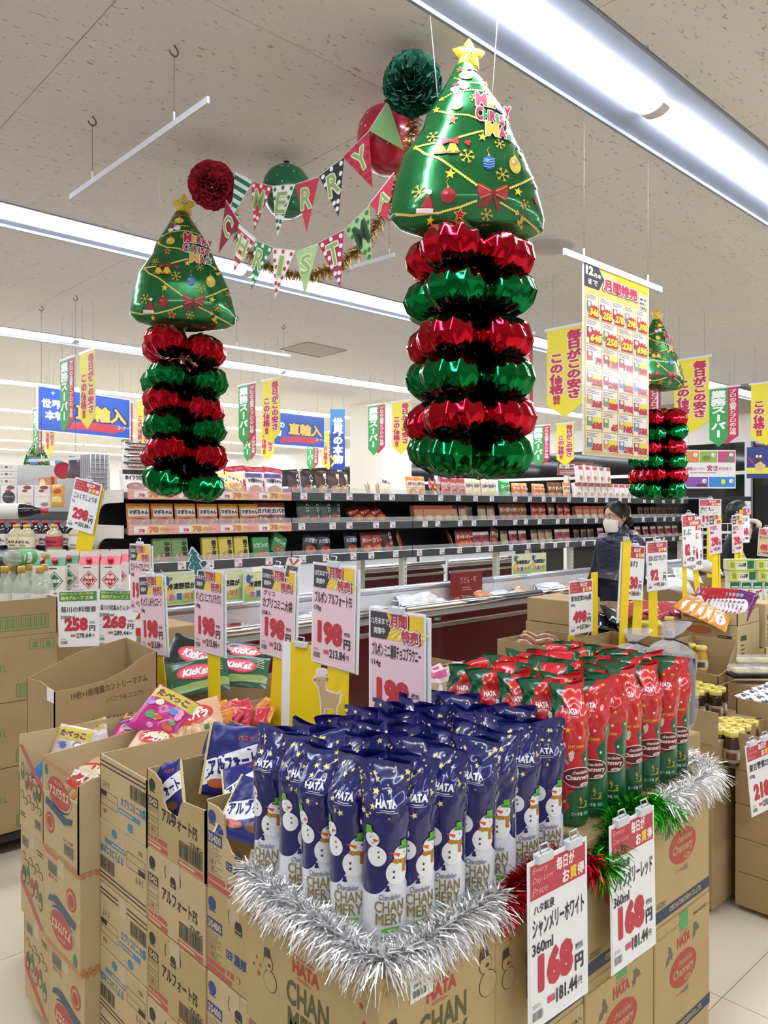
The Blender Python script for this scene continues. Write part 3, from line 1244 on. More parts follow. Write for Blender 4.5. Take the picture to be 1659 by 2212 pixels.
def price_sheet(label, tl, w, h, page, rz, roll=0., pitch=0., group=None, strips=None, extra=None, name='price_sheet', curl=.0, z_floor=None, clips=1, back=None):
    """a printed card in a clear sleeve; tl: world place of the top left corner; rz: 0 faces -Y, -90deg faces -X"""
    t = thing(name, label, 'price sign', tl, 0, group, rot=(pitch, roll, rz))
    b = MB()
    n = 6
    for (y0, m) in ((0.0, SLEEVE),):
        P = [[(w * j / n, curl * math.sin(PI * j / n), -h * i) for j in range(n + 1)] for i in (0, 1)]
        Q = [[(x, y + .0014, z) for x, y, z in r_] for r_ in P]
        b.grid([P[1], P[0], Q[0], Q[1], P[1]], m, smooth=False)
        b.add([P[0][0], Q[0][0], Q[1][0], P[1][0]], [(0, 1, 2, 3)], m)
        b.add([P[0][n], Q[0][n], Q[1][n], P[1][n]], [(3, 2, 1, 0)], m)
    b.build('sleeve', t)

    def fn(q, off):
        x = q[:, 0] / page.W * w
        return np.stack([x, curl * np.sin(PI * x / w) - off, -q[:, 1] / page.H * h], 1)
    put('print', page.mesh('print', fn, eps=.0005), t)
    if back:
        q = MB()
        q.box((.01, .006, -h - .006), (w + .012, .0075, -.008), SLEEVE)
        q.build('backing_sheet', t)
    for k in range(clips):
        clip(t, w * (.5 if clips == 1 else (.25 + .5 * k)), .002)
    for (x, sw, z0, z1, dx) in (strips or []):
        if z0 < -.4:        # the stand reaches down between the cartons to the floor
            k = (-(tl[2]) + .012 - z1) / (z0 - z1)
            z0, dx = -(tl[2]) + .012, dx
            x = x - dx * (k - 1)
            dx = dx * k
        q = MB()
        o = .004
        q.prism([(x - sw / 2 + dx, z1), (x + sw / 2 + dx, z1), (x + sw / 2, z0), (x - sw / 2, z0)], (0, .011, 0), (1, 0, 0), (0, 0, 1), .002, YELLOW)
        q.build('stand_strip', t)
    return t


def on_front(px, py):
    return at_Y(px, py, .892)


g1 = 'price sheets clipped to the front cartons'
a = on_front(1139, 1866)
price_sheet('large white price sheet reading 168 yen below the red tinsel', (a.x, .892, a.z), .205, .318, sheet_page('シャンメリーホワイト', '360ml', '168', '181.44', maker='ハタ鉱泉', qs=16), 0, roll=.03, pitch=-.03, group=g1, clips=2)
a = on_front(1316, 1786)
price_sheet('large white price sheet reading 168 yen below the green tinsel', (a.x, .892, a.z), .195, .318, sheet_page('シャンメリーレッド', '360ml', '168', '181.44', maker='ハタ鉱泉', qs=16), 0, roll=.02, pitch=-.03, group=g1, clips=2)
# ------------------------------------------------------------------ foil balloon towers
TK = .3947e-3
TREE = [(400, -115, 45), (450, -140, 80), (540, -185, 137), (670, -265, 227), (800, -345, 307), (900, -373, 345), (1000, -440, 387), (1150, -540, 467), (1330, -590, 547), (1540, -630, 605), (1640, -643, 627), (1730, -560, 612), (1790, -360, 507), (1832, -60, 200)]
_ty = np.array([t[0] for t in TREE], float)
_tl = np.array([t[1] for t in TREE], float)
_tr = np.array([t[2] for t in TREE], float)


def tree_depth(cx, cy):
    """half thickness of the tree balloon at print place (cx from its axis, cy down), metres"""
    l, r = np.interp(cy, _ty, _tl), np.interp(cy, _ty, _tr)
    u = np.clip((cx - (l + r) / 2) / ((r - l) / 2), -1, 1)
    v = (cy - 400) / 1432
    T = .115 * np.sqrt(np.clip(np.interp(v, [0, .1, .5, .8, .93, 1], [.08, .22, .72, 1, .62, 0.02]), 0, 1))
    e = np.clip(1 - np.abs(u) ** 2.3, 0, 1) ** .62
    crimp = .006 * np.abs(np.sin(v * 46 + u * 3)) * np.clip(np.abs(u) - .55, 0, 1) * 2 + .004 * np.abs(np.sin(u * 17)) * np.clip(v - .8, 0, 1) * 5
    band = .006 * np.abs(np.sin((v + .12 * u * u) * PI * 3.2))
    return T * e - (crimp + band) * e


def tree_mesh():
    m = mat('#1a6b35', .24, metal=.55, coat=.6, var=.35, scale=26, bump=.12, bscale=30, stretch=(1, 1, .35))
    b = MB()
    cy = np.concatenate([np.linspace(400, 1640, 44), np.linspace(1660, 1832, 14)])
    uu = np.sin(np.linspace(-1, 1, 41) * PI / 2)
    for sgn in (-1, 1):
        P = []
        for y in cy:
            l, r = np.interp(y, _ty, _tl), np.interp(y, _ty, _tr)
            x = (l + r) / 2 + uu * (r - l) / 2
            d = tree_depth(x, np.full_like(x, y))
            P.append(np.stack([x * TK, sgn * d, -(y - 1832) * TK + 0 * x], -1))
        b.grid(P if sgn > 0 else [p[::-1] for p in P], m)
    return b.mesh('tree_balloon')


def tree_print():
    p = Page(1659, 2111)
    ye, gd = '#e7c53a', '#c9a640'

    def dots(pts, n, r0=11):
        q = [(Vector(a), Vector(b)) for a, b in zip(pts[:-1], pts[1:])]
        tot = sum((b - a).length for a, b in q)
        for k in range(n):
            s_ = tot * (k + .5) / n
            for a, b in q:
                if s_ <= (b - a).length:
                    z = a.lerp(b, s_ / (b - a).length)
                    p.ell(z.x, z.y, r0, r0, '#e8d060', 8)
                    break
                s_ -= (b - a).length
    dots([(520, 730), (620, 690), (760, 665), (900, 668), (985, 690)], 22, 9)
    dots([(495, 820), (600, 880), (740, 895), (850, 935)], 20, 9)
    dots([(330, 1115), (480, 1115)], 9, 10)
    dots([(330, 1125), (400, 1200), (520, 1265), (640, 1360), (800, 1475)], 28, 11)
    dots([(660, 1080), (860, 1018)], 12, 10)
    dots([(1060, 1480), (1180, 1410), (1300, 1310)], 15, 10)
    dots([(170, 1640), (300, 1672), (500, 1675), (660, 1640), (800, 1590)], 34, 10)
    dots([(980, 1595), (1120, 1655), (1250, 1720), (1350, 1750)], 22, 9)
    dots([(1060, 1040), (1160, 1085)], 6, 9)
    dots([(640, 540), (720, 600), (860, 600)], 14, 7)
    p.lay = 1
    for x, y, r_ in ((540, 722, 26), (495, 808, 30), (328, 1118, 26), (590, 1382, 46), (850, 1072, 40), (1135, 1495, 40), (440, 1722, 34), (1175, 1750, 20)):
        p.star(x, y, r_, ye, rot=.15)
    for x, y, r_ in ((612, 928, 48), (668, 1692, 58), (690, 470, 32), (1310, 1385, 40), (885, 655, 30)):
        p.star(x, y, r_, ye, rot=.1)
        p.star(x, y, r_ * .76, '#a8242c', rot=.1, lay=2)
    for x, y, r_ in ((462, 1055, 50), (722, 1240, 62), (352, 1505, 62), (990, 1115, 46), (1005, 1375, 58), (880, 1690, 50), (1195, 1590, 44), (790, 740, 36), (900, 545, 34)):
        for k in range(3):
            a_ = PI * k / 3 + .2
            p.line([(x - r_ * math.cos(a_), y - r_ * math.sin(a_)), (x + r_ * math.cos(a_), y + r_ * math.sin(a_))], r_ * .13, gd)
        for k in range(6):
            a_ = PI * k / 3 + .2
            for s_ in (-.5, .5):
                q = (x + r_ * .62 * math.cos(a_), y + r_ * .62 * math.sin(a_))
                p.line([q, (q[0] + r_ * .36 * math.cos(a_ + s_ * 1.5), q[1] + r_ * .36 * math.sin(a_ + s_ * 1.5))], r_ * .11, gd)
    for x, y, rx, ry, c1, c2 in ((895, 1290, 50, 58, '#2f5f9e', '#7fa6cf'), (1115, 1275, 52, 72, '#d3b856', '#ead9a0'), (572, 1552, 58, 60, '#9c2230', '#c95a5c'), (645, 802, 52, 46, '#d9b43e', '#eedc8c'), (735, 535, 58, 36, '#dcb93c', '#efe08e')):
        p.ell(x, y, rx, ry, c1, 24)
        p.ell(x - rx * .3, y - ry * .3, rx * .3, ry * .25, c2, 12, lay=2)
        p.rect(x - 8, y - ry - 16, 16, 18, '#c9a23a')
        p.line([(x, y - ry - 14), (x - 12, y - ry - 50), (x + 8, y - ry - 78)], 5, '#b5863a')
    for k in range(4):
        p.line([(850, 1262 + k * 20), (895, 1270 + k * 20), (940, 1256 + k * 20)], 6, '#8fb2da', lay=3)
    # bells with bow
    for x, s_ in ((510, -1), (610, 1)):
        p.poly([(x - 20, 1130), (x + 22, 1130), (x + 48, 1190), (x + 58, 1205), (x - 52, 1208), (x - 42, 1188)], '#dcb838')
        p.ell(x + 2, 1206, 54, 13, '#8c6a20', 16, lay=2)
        p.ell(x + 4, 1204, 15, 10, '#e6c95a', 10, lay=3)
    for s_ in (-1, 1):
        p.poly([(590, 1105), (590 + s_ * 70, 1072), (590 + s_ * 66, 1142), (590, 1118)], '#a3232d', 3)
    p.ell(590, 1110, 16, 18, '#8c1c26', 10, lay=4)
    # big red ribbon
    for s_ in (-1, 1):
        p.poly([(925, 1510), (925 + s_ * 118, 1448), (925 + s_ * 126, 1500), (925 + s_ * 108, 1592), (925, 1545)], '#9e2a30')
        p.line([(925 + s_ * 16, 1520), (925 + s_ * 112, 1470)], 7, '#cf9d3e', lay=2)
        p.line([(925 + s_ * 16, 1540), (925 + s_ * 104, 1572)], 7, '#cf9d3e', lay=2)
        p.poly([(915, 1545), (940, 1545), (925 + s_ * 70, 1650), (925 + s_ * 36, 1655)] if s_ > 0 else [(910, 1545), (935, 1545), (880, 1630), (790, 1640)], '#94252c')
    p.ell(925, 1528, 24, 28, '#7e1a22', 12, lay=3)
    # hat
    p.poly([(352, 1640), (415, 1540), (440, 1560), (458, 1648)], '#a62430')
    p.poly([(330, 1632), (460, 1645), (456, 1676), (326, 1664)], '#e6e0da', 2)
    p.ell(428, 1518, 19, 21, '#e9e5e0', 12, lay=2)
    # sleeping snow creature patch, holly, ribbon scraps (plain shapes)
    for x, y, rx, ry, c in ((640, 655, 34, 26, '#e3e0df'), (715, 630, 44, 32, '#e8e5e3'), (690, 600, 30, 20, '#b7407a'), (640, 610, 20, 16, '#a3262e')):
        p.ell(x, y, rx, ry, c, 14)
    for x, y in ((718, 1120), (735, 1138), (742, 1118), (1285, 1520), (1298, 1540)):
        p.ell(x, y, 14, 14, '#b02a33', 10)
    for x, y in ((1185, 1130), (1150, 1700)):
        for k in range(4):
            p.ell(x + 26 * math.cos(k * 1.7), y + 40 * math.sin(k * 2.3), 22, 13, '#d0ab4a', 10, rot=k)
        p.ell(x + 12, y - 30, 16, 12, '#8d3540', 8, lay=2)
    for s_ in (-1, 1):
        p.poly([(795, 462), (795 + s_ * 56, 444), (795 + s_ * 52, 486), (795, 470)], '#b3303a')
    # the words
    p.lay = 4
    cols = ('#b02a42', '#c9a83c', '#b02a42', '#b23a46', '#b02a42')
    for word, x0, y0, h, st, cl in (('MERRY', 800, 700, 108, 52, (0, 1, 0, 0, 0)), ('CHRIST', 796, 830, 100, 50, (0, 2, 0, 2, 0, 0)), ('MAS', 876, 945, 106, 62, (1, 0, 2))):
        x = x0
        for i, ch in enumerate(word):
            c_ = ('#b32a44', '#cfae3f', '#3f8f5a')[cl[i]]
            w_ = {'M': 1.5, 'I': .45}.get(ch, 1) * st * (1.0 if i else 1.15)
            hh = h * (1.15 if i == 0 else .9)
            yy = y0 + (-8 if i == 0 else 10 + 5 * (i % 2)) + i * 4
            p.text(ch, x - 7, yy - 8, hh + 16, '#efe3e3', w=w_ + 14, bold=.10)
            p.text(ch, x, yy, hh, c_, w=w_, bold=.05, lay=5)
            x += w_ * .98 + 5
    p.ell(1085, 1010, 26, 20, '#efe3e3', 12)
    p.ell(1085, 1010, 20, 15, '#b32a44', 12, lay=5)

    def fn(q, off):
        cx, cy = q[:, 0] - 773, q[:, 1]
        d = tree_depth(cx, cy) + off * 1.6 + .0012
        return np.stack([cx * TK, -d, -(cy - 1832) * TK], 1)

    def nf(q):
        e = 4.0
        cx, cy = q[:, 0] - 773, q[:, 1]
        gx = (tree_depth(cx + e, cy) - tree_depth(cx - e, cy)) / (2 * e * TK)
        gz = -(tree_depth(cx, cy + e) - tree_depth(cx, cy - e)) / (2 * e * TK)
        n = np.stack([-gx, -np.ones_like(gx), -gz], 1)
        return n / np.linalg.norm(n, axis=1, keepdims=True)
    return p.mesh('print', fn, eps=.0006, rough=.35, sub=45, normal=nf)


def star_mesh():
    b = MB()
    m = gloss('#e2bf3c', .3)
    n = 60
    P = [[], []]
    for k in range(n):
        a_ = 2 * PI * k / n
        q = (a_ * 5 / (2 * PI)) % 1
        rad = .058 * (1 - .46 * (1 - abs(2 * q - 1)) ** .8)
        rows = []
        P[0].append((rad * math.sin(a_), 0, rad * math.cos(a_)))
    out = np.array(P[0])
    for s_ in (-1, 1):
        rows = []
        for f in (1, .85, .6, .3, .02):
            r_ = out * f
            r_[:, 1] = s_ * .022 * math.sqrt(max(0, 1 - f ** 2))
            rows.append(r_)
        b.grid(rows if s_ < 0 else rows[::-1], m, wrap=True)
    return b.mesh('star_balloon')


def star_face():
    p = Page(100, 100)
    for x in (36, 64):
        p.ell(x, 46, 8, 10, '#e8eef2', 12)
        p.ell(x + 1, 47, 5.5, 7.5, '#33549a', 12, lay=1)
        p.ell(x - 1, 43, 2, 3, '#f2f6f8', 8, lay=2)
    p.ell(51, 60, 5, 4, '#6b4a22', 10)
    p.line([(43, 70), (50, 74), (58, 70)], 2, '#8a4a20')
    return p.mesh('face', lambda q, off: np.stack([(q[:, 0] - 50) * .00075, -.0245 + .00 * q[:, 0] - off * .6 + .012 * (((q[:, 0] - 50) / 50) ** 2 + ((q[:, 1] - 50) / 60) ** 2), -(q[:, 1] - 55) * .00075], 1), rough=.3)


def tier_mesh(seed):
    r = random.Random(seed)
    A, B = 128, 16
    ph = np.linspace(0, 2 * PI, A, endpoint=False)
    lob = np.abs(np.cos(2 * ph))
    R = .222 * (.52 + .48 * lob ** .5)
    pl = np.abs(np.sin(ph * 13 + .9 * np.sin(3 * ph)))
    pl2 = np.abs(np.sin(ph * 7 + 1.3))
    b = MB()
    m = foil('#b01428', .1)
    for s_ in (-1, 1):
        rows = []
        for k in range(B + 1):
            f = k / B
            prof = (1 - abs((f - .52) / .52) ** 2.2) if f > .0 else .1
            prof = max(prof, .0) ** .62 if f < .999 else 0
            pin = .35 + .65 * min(1, f / .45)
            h = .078 * prof * pin * (.46 + .54 * lob ** .5)
            h = h * (1 - .42 * f ** 4 * pl - .16 * pl2 * f ** 2) + .003 * np.sin(ph * 5 + k * .9 + seed) * f * (1 - f) * 4
            rr = R * f * (1 - .035 * f ** 6 * pl)
            z = s_ * h + .008 * np.sin(2 * ph + seed) * f
            rows.append(np.stack([rr * np.cos(ph), rr * np.sin(ph), z], -1))
        b.grid(rows if s_ < 0 else rows[::-1], m, wrap=True)
    return b.mesh('tier_balloon')


TREE_ME, TREE_PR, STAR_ME, STAR_PR = tree_mesh(), tree_print(), star_mesh(), star_face()
TIER = [tier_mesh(1), tier_mesh(4)]
RED_F, GRN_F = foil('#c4182c', .11), foil('#0d7a3c', .11)


def colour_copy(me, m):
    c = me.copy()
    c.materials.clear()
    c.materials.append(m)
    return c


TIERS = {(i, k): colour_copy(TIER[i], (RED_F, GRN_F)[k]) for i in (0, 1) for k in (0, 1)}


def balloon_tower(label, px, d, tree_top, tree_bot, ys, face, turn, tilts, lean=0.):
    base = at_d(px, ys[-1] + 40 if ys else tree_bot + 10, d)
    t = thing('balloon_tower', label, 'balloon', base, 0, 'hanging foil tree balloons')

    def z(y):
        return EYE + (1098 - y) / FPX * d - base.z
    zb = z(tree_bot)
    k = (z(tree_top) - zb) / (1432 * TK)
    q = put('tree_balloon', TREE_ME, t, (0, 0, zb), face)
    q.scale = (k, k, k)
    put('print', TREE_PR, q)
    st = put('star_balloon', STAR_ME, t, (0, 0, zb + 1432 * TK * k + .035), face + .15)
    put('face', STAR_PR, st)
    for i, y in enumerate(ys):
        o = put('tier_balloon', TIERS[(i % 2, i % 2)], t, (0, 0, z(y)))
        o.rotation_euler = (tilts[i % len(tilts)][0], tilts[i % len(tilts)][1], turn + .12 * math.sin(i * 2.1))
    MB().tube([(0, 0, z(ys[-1]) if ys else zb - .05), (0, 0, zb + .02)], .006 if ys else .012, mat('#d9d9d6', .4)).build('pole', t)
    s_ = MB()
    ct = CEIL - base.z
    ca, sa = math.cos(face), math.sin(face)
    for sx, zz in ((-.10, .82), (.075, .80)):
        x, zz = sx * k, zb + 1432 * TK * k * zz
        s_.tube([(x * ca, x * sa, zz), (x * ca * 1.25, x * sa * 1.25, ct)], .0011, WHITE, 4)
    s_.build('string', t)
    return t


FACE = math.radians(-43.1)
balloon_tower('nearest and largest green tree balloon on a red and green foil tower', 1012, 2.5, 148, 526, [560, 650, 740, 825, 905, 982], FACE + .04, math.radians(17), [(.10, .02), (-.03, .08), (.02, -.05), (.04, .04), (-.03, -.06), (.08, .0)])
balloon_tower('green tree balloon on a foil tower beside the red tissue pompom', 398, 3.62, 462, 716, [757, 832, 886, 932, 986, 1042], FACE + .10, math.radians(22), [(.1, .12), (-.02, .22), (.04, .2), (.02, .14), (0, .18), (.16, .1)])
balloon_tower('distant tree balloon tower half hidden by the hanging sale poster', 1420, 5.8, 692, 845, [905, 936, 967, 998, 1027, 1058], FACE + .3, math.radians(8), [(.02, -.12), (-.03, -.1), (.02, -.12), (.04, .02), (-.03, -.05), (.02, .0)])
balloon_tower('tiny dark tree balloon far behind the granola boxes', 80, 9.5, 950, 1012, [], FACE + .2, 0, [(0, 0)])


# ------------------------------------------------------------------ bunting
def bunting(label, flags, dfun):
    t = thing('bunting', label, 'bunting', at_d(*flags[0][0], dfun(flags[0][0][0])), 0, None)
    o0 = Vector(t.location)
    cord = []
    for (a, b_, tip, letter, style) in flags:
        A, B, C = at_d(*a, dfun(a[0])), at_d(*b_, dfun(b_[0])), at_d(*tip, dfun((a[0] + b_[0]) / 2) + .015)
        cord += [A, B]
        u = B - A
        mid = (A + B) / 2
        v = C - mid
        n = u.cross(v).normalized()
        if n.dot(mid - Vector((0, 0, EYE))) < 0:
            n = -n
        base, pat, pc, lc = style
        mb = MB()
        pts = [A - o0, B - o0, C - o0]
        back = [q + n * .0015 for q in pts]
        mb.add(pts + back, [(0, 2, 1), (3, 4, 5), (0, 1, 4, 3), (1, 2, 5, 4), (2, 0, 3, 5)], mat(base, .6, var=.03))
        fo = mb.build('pennant', t)
        pg = Page(100, 160)
        r = random.Random(letter + base)
        # page place (x,y): left edge A..C and right edge B..C
        if pat == 'dots':
            for q in range(12):
                y = [12, 12, 40, 40, 60, 62, 88, 90, 112, 115, 135, 8][q]
                f = [.12, .9, .04, .96, .2, .82, .12, .9, .2, .8, .5, .5][q]
                x = 50 * y / 160 + f * (100 - 100 * y / 160)
                x = min(max(x, 50 * y / 160 + 7), 100 - 50 * y / 160 - 7)
                pg.ell(x, y, 7, 7, pc, 12)
        elif pat == 'stripes':
            for q in range(5):
                y0, y1 = 14 + q * 30, 29 + q * 30
                y1 = min(y1, 158)
                pg.poly([(50 * y0 / 160, y0), (50 * y1 / 160, y1), (100 - 50 * y1 / 160, y1), (100 - 50 * y0 / 160, y0)], pc)
        pg.lay = 1
        if letter:
            pg.outl(letter, 50, 22, 66, lc, '#dfe3c4' if lc != '#2c4433' else '#3c6b46', .012, .07, w=44 if letter != 'I' else 20, al='c')
        if pg.L:
            Ao, Bo, Co = A - o0, B - o0, C - o0

            def fn(q, off):
                x, y = q[:, :1] / 100, q[:, 1:] / 160
                return np.array(Ao) + x * np.array(u) + y * np.array(v) - np.array(n) * off
            me = pg.mesh('print', fn, eps=.0008)
            put('print', me, fo)
    MB().tube([q - o0 for q in cord], .0016, WHITE, 4).build('cord', t)
    return t


LG, RD, MG = '#a9c987', '#c8384c', '#b12a55'
LET = '#8fae62'
bunting('MERRY bunting of striped and dotted triangular pennants under the ceiling', [
    ((508, 368), (547, 391), (499, 472), '', ('#e9ebe4', 'stripes', '#1f7a55', LET)),
    ((543, 392), (588, 402), (549, 499), 'M', (RD, 'dots', '#f0eee8', LET)),
    ((588, 402), (637, 398), (599, 510), 'E', ('#eeeee4', 'dots', '#2a7350', LET)),
    ((638, 398), (689, 382), (662, 501), 'R', (RD, '', '', LET)),
    ((689, 380), (743, 339), (731, 468), 'R', ('#2b2f30', 'dots', '#eeeee8', LET)),
    ((740, 339), (796, 284), (805, 406), 'Y', (RD, 'dots', '#a82c40', LET)),
    ((797, 282), (838, 218), (873, 325), '', ('#8cb877', '', '', LET))], lambda x: 3.32 - (x - 500) / 370 * .62)
bunting('CHRISTMAS bunting of coloured pennants hanging below the MERRY one', [
    ((488, 432), (518, 481), (472, 546), 'C', ('#8f2440', '', '', LET)),
    ((516, 484), (554, 517), (504, 589), 'H', ('#ece9e2', 'stripes', '#c23a4c', LET)),
    ((549, 519), (590, 534), (542, 627), 'R', ('#2f8a5b', 'dots', '#e7ece2', LET)),
    ((589, 535), (637, 542), (594, 644), 'I', ('#eceae4', 'dots', '#bf3a4e', LET)),
    ((638, 544), (688, 527), (658, 640), 'S', (LG, '', '', LET)),
    ((687, 525), (742, 497), (735, 622), 'T', (MG, 'dots', '#efe9e8', LET)),
    ((743, 497), (797, 445), (803, 570), 'M', (LG, 'dots', '#3c7a55', '#2c4433')),
    ((798, 441), (851, 373), (835, 478), 'A', (RD, '', '', LET))], lambda x: 3.22 - (x - 470) / 380 * .55)

gp = [(500, 452), (512, 500), (538, 545), (580, 575), (625, 592), (680, 592), (735, 572), (780, 530), (815, 480), (845, 425), (875, 360), (890, 300), (893, 255), (885, 215)]
tinsel('gold tinsel garland looping behind the bunting letters', [at_d(x, y, 3.5 - (x - 500) / 390 * .72) for x, y in gp], 3000, .036, '#a9863a', 9, 'tinsel garlands under the ceiling', .3, .0018)


# ------------------------------------------------------------------ tissue pompoms, rubber balloons
def pompom(label, c, R_, col, seed):
    r = random.Random(seed)
    t = thing('tissue_pompom', label, 'pompom', c, 0, 'tissue pompoms under the ceiling')
    m = mat(col, .85, var=.12, scale=30)
    b = MB()
    for k in range(170):
        zz = 1 - 2 * (k + .5) / 170
        a_ = k * 2.39996
        d = Vector((math.sqrt(1 - zz * zz) * math.cos(a_), math.sqrt(1 - zz * zz) * math.sin(a_), zz))
        e1 = d.orthogonal().normalized()
        e1 = Matrix.Rotation(r.uniform(0, 6.28), 3, d) @ e1
        e2 = d.cross(e1)
        w_ = R_ * r.uniform(.34, .5)
        P = []
        for i in range(5):
            f = i / 4
            row = []
            for j in range(8):
                g = j / 7 * 2 - 1
                hh = R_ * (.35 + .68 * f * (1 - .18 * g * g)) * r.uniform(.97, 1.04)
                q = d * hh + e1 * (g * w_ * (.35 + .65 * f)) + e2 * (math.sin(g * 5 + k) * .13 * R_ * f + .18 * R_ * f * f * math.sin(k))
                row.append(q)
            P.append(row)
        b.grid([[tuple(x) for x in row] for row in P], m)
    b.build('petals', t)
    MB().tube([(0, 0, 0), (0, 0, CEIL - c.z)], .001, WHITE, 4).build('string', t)
    return t


p_ = at_d(458, 400, 3.4)
pompom('red tissue paper pompom beside the MERRY bunting', p_, .098, '#a81c30', 1)
p_ = at_d(891, 182, 2.66)
pompom('dark green tissue paper pompom behind the nearest tree balloon', p_, .098, '#1d5a45', 2)


def rubber_balloon(label, c, R_, col, seed):
    r = random.Random(seed)
    t = thing('rubber_balloon', label, 'balloon', c, 0, 'rubber balloons on the ceiling')
    prof = [(0.001, -1.12), (.3, -1.1), (.62, -.92), (.86, -.6), (.98, -.2), (1, .1), (.93, .45), (.75, .75), (.45, .95), (.2, 1.03), (.06, 1.06)]
    b = MB()
    b.lathe([(x * R_, z * R_) for x, z in prof], mat(col, .25, var=.03, coat=.3), 28)
    b.build('skin', t)
    k = MB()
    k.lathe([(.05 * R_, 1.05 * R_), (.035 * R_, 1.1 * R_), (.14 * R_, 1.2 * R_), (.1 * R_, 1.22 * R_)], BLACK, 10)
    k.build('knot', t)
    p = Page(360, 180)
    for _ in range(34):
        p.ell(r.uniform(10, 350), r.uniform(40, 150), r.uniform(1, 2.6), r.uniform(1, 2.6), '#d9c4c4' if col != '#14603f' else '#a9c9b8', 8)
    for _ in range(7):
        x, y, q = r.uniform(20, 340), r.uniform(60, 130), r.uniform(8, 13)
        for a_ in range(3):
            an = a_ * PI / 3
            p.line([(x - q * math.cos(an), y - q * math.sin(an)), (x + q * math.cos(an), y + q * math.sin(an))], 1.6, '#d4b9ba' if col != '#14603f' else '#8fb8a4')

    def fn(q, off):
        th = np.radians(q[:, 0])
        zz = np.cos(np.radians(q[:, 1]))
        rz = np.interp(zz, [z for x, z in prof], [x for x, z in prof]) * R_ + off * 2 + .0006
        return np.stack([rz * np.cos(th), rz * np.sin(th), zz * R_], 1)
    put('print', p.mesh('print', fn, sub=6), t)
    return t


rubber_balloon('dark green printed rubber balloon on the ceiling behind the MERRY bunting', at_d(619, 412, 3.5), .108, '#14603f', 3)
rubber_balloon('red snowflake rubber balloon on the ceiling behind the letter Y', at_d(838, 300, 2.95), .118, '#a61c34', 4)


# ------------------------------------------------------------------ hanging rails, poster, banners, boards
def rail_between(name, label, A, B, hooks=(.2, .8), group='white hanging sign rails'):
    t = thing(name, label, 'rail', A, 0, group)
    u = B - A
    b = MB()
    n = Vector((-u.y, u.x, 0)).normalized() * .004
    h = Vector((0, 0, .022))
    v = [Vector((0, 0, 0)) - n, u - n, u + n, n]
    b.add([q - h for q in v] + v, [(3, 2, 1, 0), (4, 5, 6, 7), (0, 1, 5, 4), (1, 2, 6, 5), (2, 3, 7, 6), (3, 0, 4, 7)], mat('#dfe0e4', .4, var=.02))
    b.build('rail', t)
    for f in hooks:
        p = u * f
        ct = CEIL - A.z
        w_ = MB()
        w_.tube([p, (p.x, p.y, ct - .03)], .0012, mat('#6c6660', .5), 4)
        w_.build('wire', t)
        k = MB()
        k.tube([(p.x + .016 * math.cos(a_), p.y, ct - .022 + .016 * math.sin(a_)) for a_ in np.linspace(-3.0, .8, 8)] + [(p.x, p.y, ct)], .003, mat('#4c4440', .5), 5)
        k.build('hook', t)
        k = MB()
        k.tube([p, (p.x, p.y, p.z + .03)], .004, WHITE, 5)
        k.build('loop', t)
    return t


rail_between('sign_rail', 'empty white rail hung in front of the left lamp row', at_d(152, 420, 3.3), at_d(450, 208, 2.5))
rail_between('sign_rail', 'empty white rail hung beyond the CHRISTMAS bunting', at_z(745, 577, 2.98), at_z(852, 546, 2.98), (.3, .9))
rail_between('sign_rail', 'empty white rail hung behind the left balloon tower', at_z(470, 742, 2.95), at_z(627, 766, 2.95), (.25, .9))
rail_between('sign_rail', 'empty white rail hung before the far left boxes', at_d(62, 992, 6.2), at_d(212, 984, 5.6), (.2, .7))

# monthly sale poster
YP = 1.75
A, B = at_Y(1218, 536, YP), at_Y(1429, 611, YP)
pt = thing('sale_poster', 'long yellow monthly sale poster in a clear sleeve on a white rail', 'poster', (A.x, YP, A.z), 0)
b = MB()
Lr = B.x - A.x
b.box((0, -.005, -.026), (Lr, .005, 0), mat('#dfe0e4', .4, var=.02))
b.build('rail', pt)
for f in (.18, .84):
    MB().tube([(Lr * f, 0, 0), (Lr * f, 0, CEIL - A.z)], .0012, mat('#8c8680', .5), 4).build('wire', pt)
    MB().tube([(Lr * f, 0, -.01), (Lr * f, 0, .03)], .0045, WHITE, 5).build('loop', pt)
tl, tr, bl = at_Y(1258, 556, YP), at_Y(1401, 610, YP), at_Y(1260, 980, YP)
pw, ph_ = tr.x - tl.x, tl.z - bl.z
MB().box((tl.x - A.x, -.0015, -.012 - ph_), (tl.x - A.x + pw, .0015, -.012), SLEEVE).build('sleeve', pt)
p = Page(425, 1270)
p.rect(8, 8, 409, 1254, '#ecd07c')
p.lay = 1
p.poly([(8, 170), (95, 170), (125, 90), (85, 8), (8, 8)], '#4a4d52')
p.rect(200, 8, 217, 70, '#e6c53c')
p.text('12', 16, 30, 62, '#eceae6', w=44, bold=.06, lay=2)
p.text('月末', 62, 66, 30, '#eceae6', w=46, bold=.03, lay=2)
p.text('まで', 30, 112, 40, '#eceae6', w=56, bold=.03, lay=2)
p.text('月間特売', 112, 66, 102, '#5b4a4c', w=238, bold=.17, lay=2)
p.text('月間特売', 114, 68, 97, '#f1e7e2', w=233, bold=.13, lay=3)
p.text('月間特売', 122, 76, 82, '#c2475a', w=218, bold=.05, lay=4)
p.rect(352, 108, 60, 96, '#efece6')
for i, t in enumerate(('東京', '神奈川', '千葉埼玉')):
    p.text(t, 356, 118 + i * 30, 22, '#4a4648', w=52, lay=2)
r_ = random.Random(3)
prices = [['346', '258', '278', '298', '398'], ['648', '258', '238', '698'], ['79', '128', '198', '208'], ['238', '298', '322', '368'], ['368', '388', '398', '468'], ['638', '65', '105', '338'], ['358', '458', '298', '358']]
yy = 212
